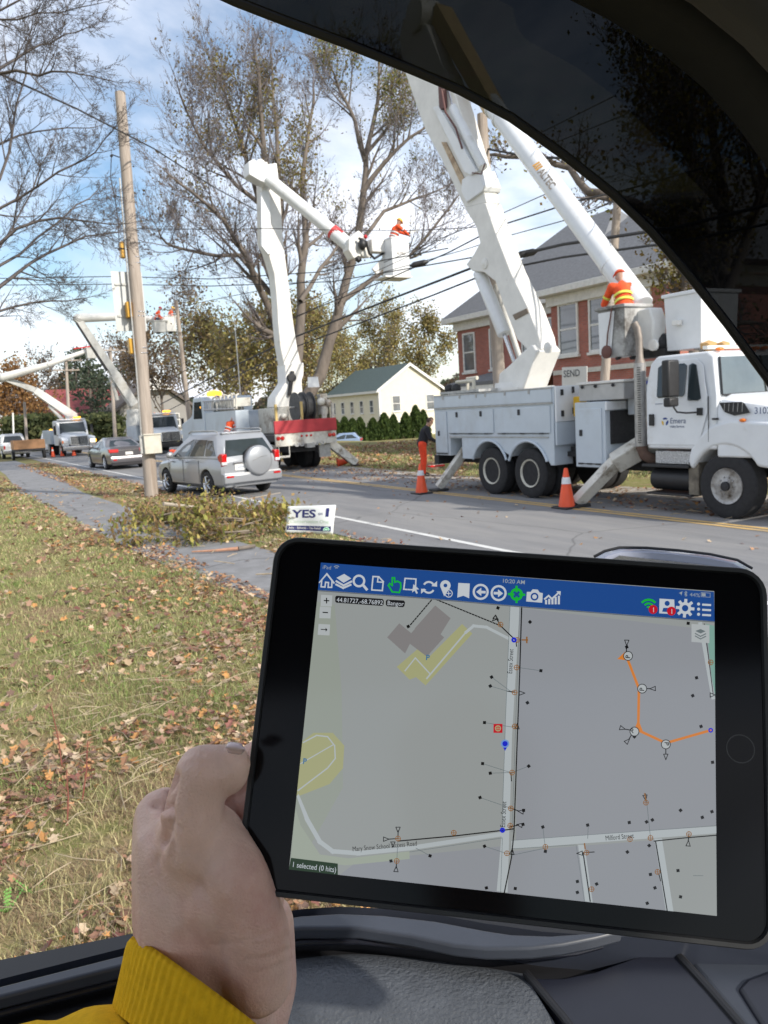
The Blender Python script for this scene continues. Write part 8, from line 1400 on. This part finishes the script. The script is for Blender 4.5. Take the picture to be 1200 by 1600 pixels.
icon('target_icon', grn, lambda bm: (ring(bm, (807, 929), 6, 10, 11), stroke(bm, [(807, 917), (807, 924)], 3.4, 11.1), stroke(bm, [(807, 934), (807, 941)], 3.4, 11.1), stroke(bm, [(795, 928.5), (802, 929)], 3.4, 11.2), stroke(bm, [(812, 929), (819, 929.5)], 3.4, 11.2)))
cmI = icon('camera_icon', icon_w, lambda bm: (poly(bm, [(823, 925), (829, 925), (832, 921), (840, 921.5), (843, 926), (848, 927), (847, 942), (822, 940)], 11),)); bm = nb(); ring(bm, (835, 932.5), 3.6, 6.2, 11.3); tobj('lens_ring', bm, blue, cmI, smooth=False)
icon('chart_icon', icon_w, lambda bm: (stroke(bm, [(851, 936), (857, 931), (862, 936), (873, 926)], 2.6, 11), poly(bm, [(869, 924), (876, 924), (875.5, 931)], 11.1), [stroke(bm, [(853+k*5, 939-k*1.6), (853+k*5, 943)], 3.2, 11.2) for k in range(5)]))
icon('wifi_icon', grn, lambda bm: (ring(bm, (1013, 951), 12, 15.5, 11, 10, 40, 140), ring(bm, (1013, 951), 6.5, 9.5, 11.1, 10, 40, 140), ring(bm, (1013, 951), 1, 4, 11.2, 8, 30, 150)))
icon('contact_icon', icon_w, lambda bm: poly(bm, [(1030, 935.5), (1053, 937), (1054, 960), (1029.5, 958.5)], 11)); icon('contact_figure', blue, lambda bm: (disc(bm, (1042, 943), 4, 11.2), poly(bm, [(1034, 956), (1036, 950), (1047, 950), (1050, 957)], 11.3)))
icon('badge', red_e, lambda bm: (disc(bm, (1020, 952.5), 7, 11.6), disc(bm, (1048.5, 955), 7, 11.6))); ptext('badge_number', '1', 1018, 956.5, (1026, 957), 11, icon_w, 12, TB); ptext('badge_number', '1', 1046.5, 959, (1054, 959.5), 11, icon_w, 12, TB)
def f(bm):
    ring(bm, (1070, 950.5), 5, 9.5, 11, 24)
    for k in range(8): a = rad(45*k+5); stroke(bm, [(1070+9*math.cos(a), 950.5+9*math.sin(a)), (1070+12.5*math.cos(a), 950.5+12.5*math.sin(a))], 4.6, 11.2)
icon('gear_icon', icon_w, f)
icon('list_icon', icon_w, lambda bm: [(disc(bm, (1091, 944+k*8), 2.4, 11), stroke(bm, [(1098, 945+k*8), (1109, 945.6+k*8)], 3.2, 11.1)) for k in range(3)])
ptext('status_text', 'iPad', 504, 889, (520, 890.2), 9, emat('status grey', (0.3, 0.34, 0.38)), 11, TB); ptext('status_text', '10:20 AM', 784, 910.5, (818, 913), 9.5, emat('status grey', (0.3, 0.34, 0.38)), 11, TB, width_px=34, bold=0.01); ptext('status_text', '44%', 1077, 932, (1093, 933.5), 9, emat('status grey', (0.3, 0.34, 0.38)), 11, TB, width_px=16)
icon('status_symbols', emat('status grey', (0.3, 0.34, 0.38)), lambda bm: (ring(bm, (526, 890), 5, 6.2, 11, 8, 45, 135), ring(bm, (526, 890), 2, 3.4, 11.1, 8, 45, 135), poly(bm, [(1060, 927), (1066, 924), (1064, 931), (1063, 928)], 11.2), stroke(bm, [(1069, 926), (1073, 930), (1071, 932), (1071, 924), (1073, 926), (1069, 930)], 0.9, 11.3), poly(bm, [(1096, 927), (1102, 927.5), (1102, 932), (1096, 931.5)], 11.4), stroke(bm, [(1095, 926), (1109, 927), (1109, 933.5), (1095, 932.5)], 0.7, 11.5, closed=True)))
def label_pill(name, pts, m, lv): return layer(name, m, lambda bm: poly(bm, pts, lv), SCR)
l1 = label_pill('coordinate_label', [(526, 931), (598, 936), (600, 939), (599.5, 945), (597, 947), (526, 942), (524, 940), (524, 933)], pillm, 10); ptext('coordinate_text', '44.81727,-68.76892', 526, 940.5, (598, 945.3), 10.5, icon_w, 11, l1, width_px=72)
l2 = label_pill('town_label', [(605, 937), (631, 938.5), (633, 941), (632, 947), (630, 949), (605, 947.5), (603, 945), (603, 939)], pillm, 10); ptext('town_text', 'Bangor', 605, 945.5, (630, 947.2), 10.5, icon_w, 11, l2, width_px=25)
l3 = label_pill('selection_label', [(455, 1340), (528, 1349), (528, 1367), (450, 1358)], dgreen, 10); ptext('selection_text', '1 selected (0 hits)', 456, 1354, (523, 1362.5), 11, icon_w, 11, l3, width_px=67)
for (x, y, s, nm) in ((510.5, 938.5, '+', 'zoom_in_button'), (508.5, 957, '-', 'zoom_out_button')):
    b_ = layer(nm, btn, lambda bm: poly(bm, [(x-8.5, y-9), (x+9, y-8), (x+8, y+9.5), (x-9.5, y+9)], 10), SCR); 
    bm = nb(); stroke(bm, [(x-3.5, y), (x+3.5, y+0.4)], 1.7, 11); (stroke(bm, [(x, y-3.5), (x, y+3.8)], 1.7, 11.1) if s == '+' else None); tobj('button_symbol', bm, ink_b, b_, smooth=False)
b_ = layer('arrow_button', btn, lambda bm: poly(bm, [(498, 975), (516, 976), (515, 993), (496.5, 992)], 10), SCR); bm = nb(); stroke(bm, [(502, 983.5), (510, 984)], 1.3, 11); poly(bm, [(509, 981), (512, 984.2), (509, 987)], 11.1); tobj('button_symbol', bm, ink_b, b_, smooth=False)
b_ = layer('layers_button', btn, lambda bm: poly(bm, [(1080, 975), (1108, 977), (1108, 1005), (1080, 1003)], 10), SCR); bm = nb(); poly(bm, [(1086, 986), (1094, 990), (1102, 986.5), (1094, 983)], 11); stroke(bm, [(1086, 990), (1094, 994.5), (1102, 990.5)], 1.6, 11.1); stroke(bm, [(1086, 994), (1094, 998.5), (1102, 994.5)], 1.6, 11.2); tobj('button_symbol', bm, gline, b_, smooth=False)
# ================================================================ THE PHOTOGRAPHER'S HAND AND SLEEVE
def HP(px, py, d): return CL + CR @ Vector(((px-600)/FPX*d, -(py-800)/FPX*d, -d))
def px_r(r, d): return r/FPX*d
PH = thing('person', "photographer's left hand in a mustard yellow sleeve gripping the tablet edge", 'person', tuple(HP(330, 1400, 0.40)))
H_ = []
def hc(a, ra, b, rb): H_.append((HP(*a), HP(*b), px_r(ra, a[2]), px_r(rb, b[2])))
# wrist and forearm
hc((275, 1530, .416), 60, (200, 1690, .404), 66); hc((355, 1575, .418), 66, (240, 1740, .402), 76); hc((275, 1530, .416), 60, (285, 1440, .406), 76); hc((365, 1570, .418), 66, (375, 1450, .408), 72); hc((320, 1540, .416), 66, (320, 1450, .405), 84)
# body of the hand
hc((300, 1430, .402), 92, (283, 1330, .402), 76); hc((285, 1330, .405), 78, (258, 1280, .414), 50); hc((350, 1420, .398), 78, (300, 1310, .388), 58); hc((372, 1470, .402), 80, (345, 1370, .395), 76); hc((328, 1480, .406), 88, (300, 1400, .400), 86)
hc((395, 1400, .412), 52, (372, 1330, .408), 40)
hc((335, 1300, .384), 44, (372, 1372, .376), 50); hc((372, 1372, .376), 50, (398, 1450, .380), 54); hc((398, 1450, .380), 54, (402, 1530, .392), 56); hc((345, 1400, .386), 64, (362, 1470, .396), 60)
# heel of the palm showing behind the thumb side
hc((418, 1440, .445), 42, (415, 1540, .442), 50); hc((415, 1540, .442), 50, (370, 1650, .425), 66)
# thumb: metacarpal, first and end phalanx; its pad closes on the front edge
hc((308, 1318, .383), 57, (302, 1268, .378), 48); hc((302, 1268, .378), 48, (316, 1205, .374), 42); hc((316, 1205, .374), 42, (352, 1199, .378), 36); hc((352, 1199, .378), 36, (362, 1194, .379), 31); hc((360, 1208, .379), 30, (358, 1216, .381), 27)
# index knuckle at the left
hc((262, 1290, .415), 52, (248, 1275, .424), 36)
# four fingers run behind the tablet, unequal and bent, tips pressed on its back
def TPb(x, y, z): return TM @ Vector((x, y, z))
fing = [((250, 1285, .43), (-0.112, -0.018, -0.026), (-0.080, -0.012, -0.0215), (-0.058, -0.010, -0.0185), .0090), ((262, 1330, .435), (-0.108, -0.036, -0.028), (-0.070, -0.030, -0.0225), (-0.046, -0.028, -0.0185), .0093), ((285, 1375, .437), (-0.106, -0.053, -0.028), (-0.072, -0.048, -0.0220), (-0.050, -0.046, -0.0180), .0088), ((320, 1415, .437), (-0.104, -0.068, -0.026), (-0.080, -0.064, -0.0205), (-0.063, -0.062, -0.0172), .0078)]
for k0, p1, p2, p3, r in fing:
    A_ = HP(*k0); H_ += [(A_, TPb(*p1), r*1.3, r*1.12), (TPb(*p1), TPb(*p2), r*1.12, r), (TPb(*p2), TPb(*p3), r, r*0.85), (A_, HP(320, 1390, .425), r*1.3, .016)]
me = blob_mesh('body', H_, 0.0016, 9, 0.55)
# creases and knuckle folds, carved along lines
inv = CR.transposed(); lines = [([(240, 1258), (262, 1262), (268, 1278), (262, 1298), (254, 1318)], 6.5, 0.0030), ([(262, 1262), (268, 1240), (272, 1212)], 6, 0.0036), ([(286, 1180), (300, 1176), (318, 1180)], 3, 0.0009), ([(290, 1194), (304, 1190), (322, 1193)], 3, 0.0007), ([(258, 1312), (250, 1332), (246, 1350)], 4, 0.0009), ([(268, 1300), (272, 1322), (270, 1345)], 4, 0.0009), ([(276, 1288), (290, 1310), (294, 1330)], 4, 0.0007), ([(365, 1258), (378, 1282), (398, 1300)], 6, 0.0016), ([(330, 1478), (390, 1470), (440, 1448)], 3, 0.0006), ([(405, 1520), (430, 1512), (456, 1500)], 3, 0.0006), ([(285, 1186), (302, 1183), (320, 1187)], 3, 0.0004), ([(345, 1172), (352, 1185), (362, 1230)], 4, 0.0006), ([(262, 1285), (282, 1296)], 3, 0.0006), ([(260, 1298), (276, 1310)], 3, 0.0005), ([(395, 1480), (425, 1475), (450, 1462)], 4, 0.0006), ([(385, 1500), (420, 1497), (455, 1484)], 4, 0.0006), ([(240, 1262), (252, 1250), (262, 1248)], 3, 0.0005), ([(372, 1278), (382, 1290), (400, 1302)], 6, 0.001)]
co = np.empty(len(me.vertices)*3, np.float32); me.vertices.foreach_get('co', co); co = co.reshape(-1, 3); no = np.empty_like(co).ravel(); me.vertices.foreach_get('normal', no); no = no.reshape(-1, 3)
CRn = np.array(CR); v_ = (co-np.array(CL)) @ CRn; pxs = 600+FPX*v_[:, 0]/-v_[:, 2]; pys = 800-FPX*v_[:, 1]/-v_[:, 2]; front = ((no @ CRn)[:, 2] > 0.0)
for pts, w_, dep in lines:
    dm = np.full(len(co), 1e9)
    for (ax_, ay_), (bx2, by2) in zip(pts[:-1], pts[1:]):
        dx, dy = bx2-ax_, by2-ay_; tt = np.clip(((pxs-ax_)*dx+(pys-ay_)*dy)/(dx*dx+dy*dy), 0, 1); dm = np.minimum(dm, np.hypot(pxs-ax_-tt*dx, pys-ay_-tt*dy))
    co -= (no*(dep*np.exp(-(dm/w_)**2)*front)[:, None]).astype(np.float32)
# tendons and bony knuckle: gentle swellings
for (x, y, s, a) in ((310, 1300, 26, 0.0012), (250, 1268, 20, 0.0012), (312, 1178, 16, 0.0006), (340, 1380, 30, 0.0007)): co += (no*(a*np.exp(-((pxs-x)**2+(pys-y)**2)/(s*s))*front)[:, None]).astype(np.float32)
me.vertices.foreach_set('co', co.ravel()); me.update()
hand_m = mat('hand skin', (0.70, 0.475, 0.39), 0.46, 0, 0.10, 38, bump=0.6, bscale=700, sss=0.15, second=(0.58, 0.33, 0.27), thr=(0.44, 0.66), spec=0.4); hand_m.node_tree.nodes['Bump'].inputs['Distance'].default_value = 0.0010
body_ = obj('body', me, hand_m, PH, angle=180)
# thumb nail
bm = nb(); rowsn = []
for i in range(7):
    v2 = i/6; rr_ = []
    for j in range(9):
        u2 = j/8*2-1; wn = 11.5*math.sqrt(max(0.05, 1-(v2*1.02-0.42)**2*2.0)); x_ = 368+(v2-0.5)*31-u2*u2*1.0; y_ = 1169+(v2-0.5)*4+u2*9.5*math.sqrt(max(0.02, 1-(v2*2-1)**4)); d_ = .3515+0.0035*u2*u2+0.0025*(v2-.5)**2+0.006*max(0, u2)
        rr_.append(bm.verts.new(HP(x_, y_, d_)))
    rowsn.append(rr_)
for a, b in zip(rowsn[:-1], rowsn[1:]):
    for j in range(8): bm.faces.new((a[j], a[j+1], b[j+1], b[j]))
NAIL = obj('thumb_nail', bm, mat('nail', (0.66, 0.52, 0.54), 0.25, 0, 0.05, 40, coat=0.4), PH, solid=0.0008, angle=180)
# sleeve: ribbed cuff then loose fleece
sl = mat('mustard fleece', (0.72, 0.42, 0.015), 0.92, 0, 0.12, 200, bump=0.5, bscale=1500, spec=0.15); sl.node_tree.nodes['Bump'].inputs['Distance'].default_value = 0.0008
def ringpts(c, ax_dir, ru, rv_, n, ribs=0, amp=0.0, wob=None, ph=0):
    """elliptic ring round a camera-space centre (px,py,dist); ax_dir in camera axes"""
    C_ = HP(*c); d = (CR @ Vector(ax_dir)).normalized(); view = (CL-C_).normalized(); u = d.cross(view).normalized(); w2 = u.cross(d).normalized(); out = []
    for k in range(n):
        a = 2*math.pi*k/n; r_ = 1+amp*math.cos(ribs*a); 
        if wob: r_ += wob*math.sin(3*a+ph)+wob*0.6*math.sin(5*a+ph*2)
        out.append(C_+(u*math.cos(a)*ru+w2*math.sin(a)*rv_)*r_)
    return out
n = 432; rg = []
cuf = [((322, 1550, .401), 0.0468), ((319, 1563, .400), 0.0477), ((316, 1577, .399), 0.0480), ((309, 1606, .397), 0.0475), ((301, 1635, .395), 0.0468), ((291, 1664, .393), 0.0456)]
for i, (c, r_) in enumerate(cuf): rg.append(ringpts(c, (0.50, 0.66, -0.56), r_*(0.985 if i == 0 else 1), r_*1.06, n, 72, 0.010 if i else 0.004))
bm = nb(); inner = ringpts((319, 1562, .401), (0.50, 0.66, -0.56), 0.0445, 0.047, n); loft(bm, [inner]+rg, caps=False); CU = obj('cuff', bm, sl, PH, angle=180)
rg = []; n = 96
for i, (c, ru, wob) in enumerate((((285, 1662, .393), 0.0430, 0.0), ((272, 1672, .391), 0.0475, 0.012), ((255, 1690, .389), 0.0545, 0.03), ((225, 1712, .387), 0.0540, 0.02), ((190, 1740, .385), 0.0600, 0.045), ((130, 1780, .382), 0.0590, 0.03), ((60, 1790, .39), 0.060, 0.03), ((-40, 1880, .38), 0.063, 0.02))):
    rg.append(ringpts(c, (0.58, 0.66, -0.48), ru, ru*(1.02-0.03*i), n, 0, 0, wob, ph=i*0.9))
bm = nb(); loft(bm, rg, caps=False); obj('sleeve', bm, sl, PH, angle=180, sub=1)

# the rest of the photographer, seated behind the camera
def cfp(u, f, z): return cf(u, f, z)
tj = blob_mesh('torso_jacket', [(cfp(-0.05, -0.48, 1.25), cfp(-0.05, -0.42, 1.70), .20, .19), (cfp(-0.28, -0.40, 1.78), cfp(0.18, -0.40, 1.78), .09, .09), (cfp(-0.28, -0.40, 1.78), cfp(-0.36, -0.15, 1.55), .085, .07), (cfp(-0.36, -0.15, 1.55), HP(40, 1800, .385), .068, .058)], 0.012, 4)
obj('torso_jacket', tj, sl, PH, angle=180)
vs = blob_mesh('vest', [(cfp(-0.05, -0.47, 1.25), cfp(-0.05, -0.40, 1.70), .215, .205)], 0.014, 3); obj('vest', vs, mat('dark green vest', (0.03, 0.16, 0.02), 0.8), PH, angle=180)
hd_m = blob_mesh('head', [(cfp(0, -0.36, 1.80), cfp(0, -0.34, 1.98), .06, .06), (cfp(0, -0.33, 2.05), cfp(0, -0.33, 2.14), .085, .10)], 0.01, 3); obj('head', hd_m, skin, PH, angle=180)
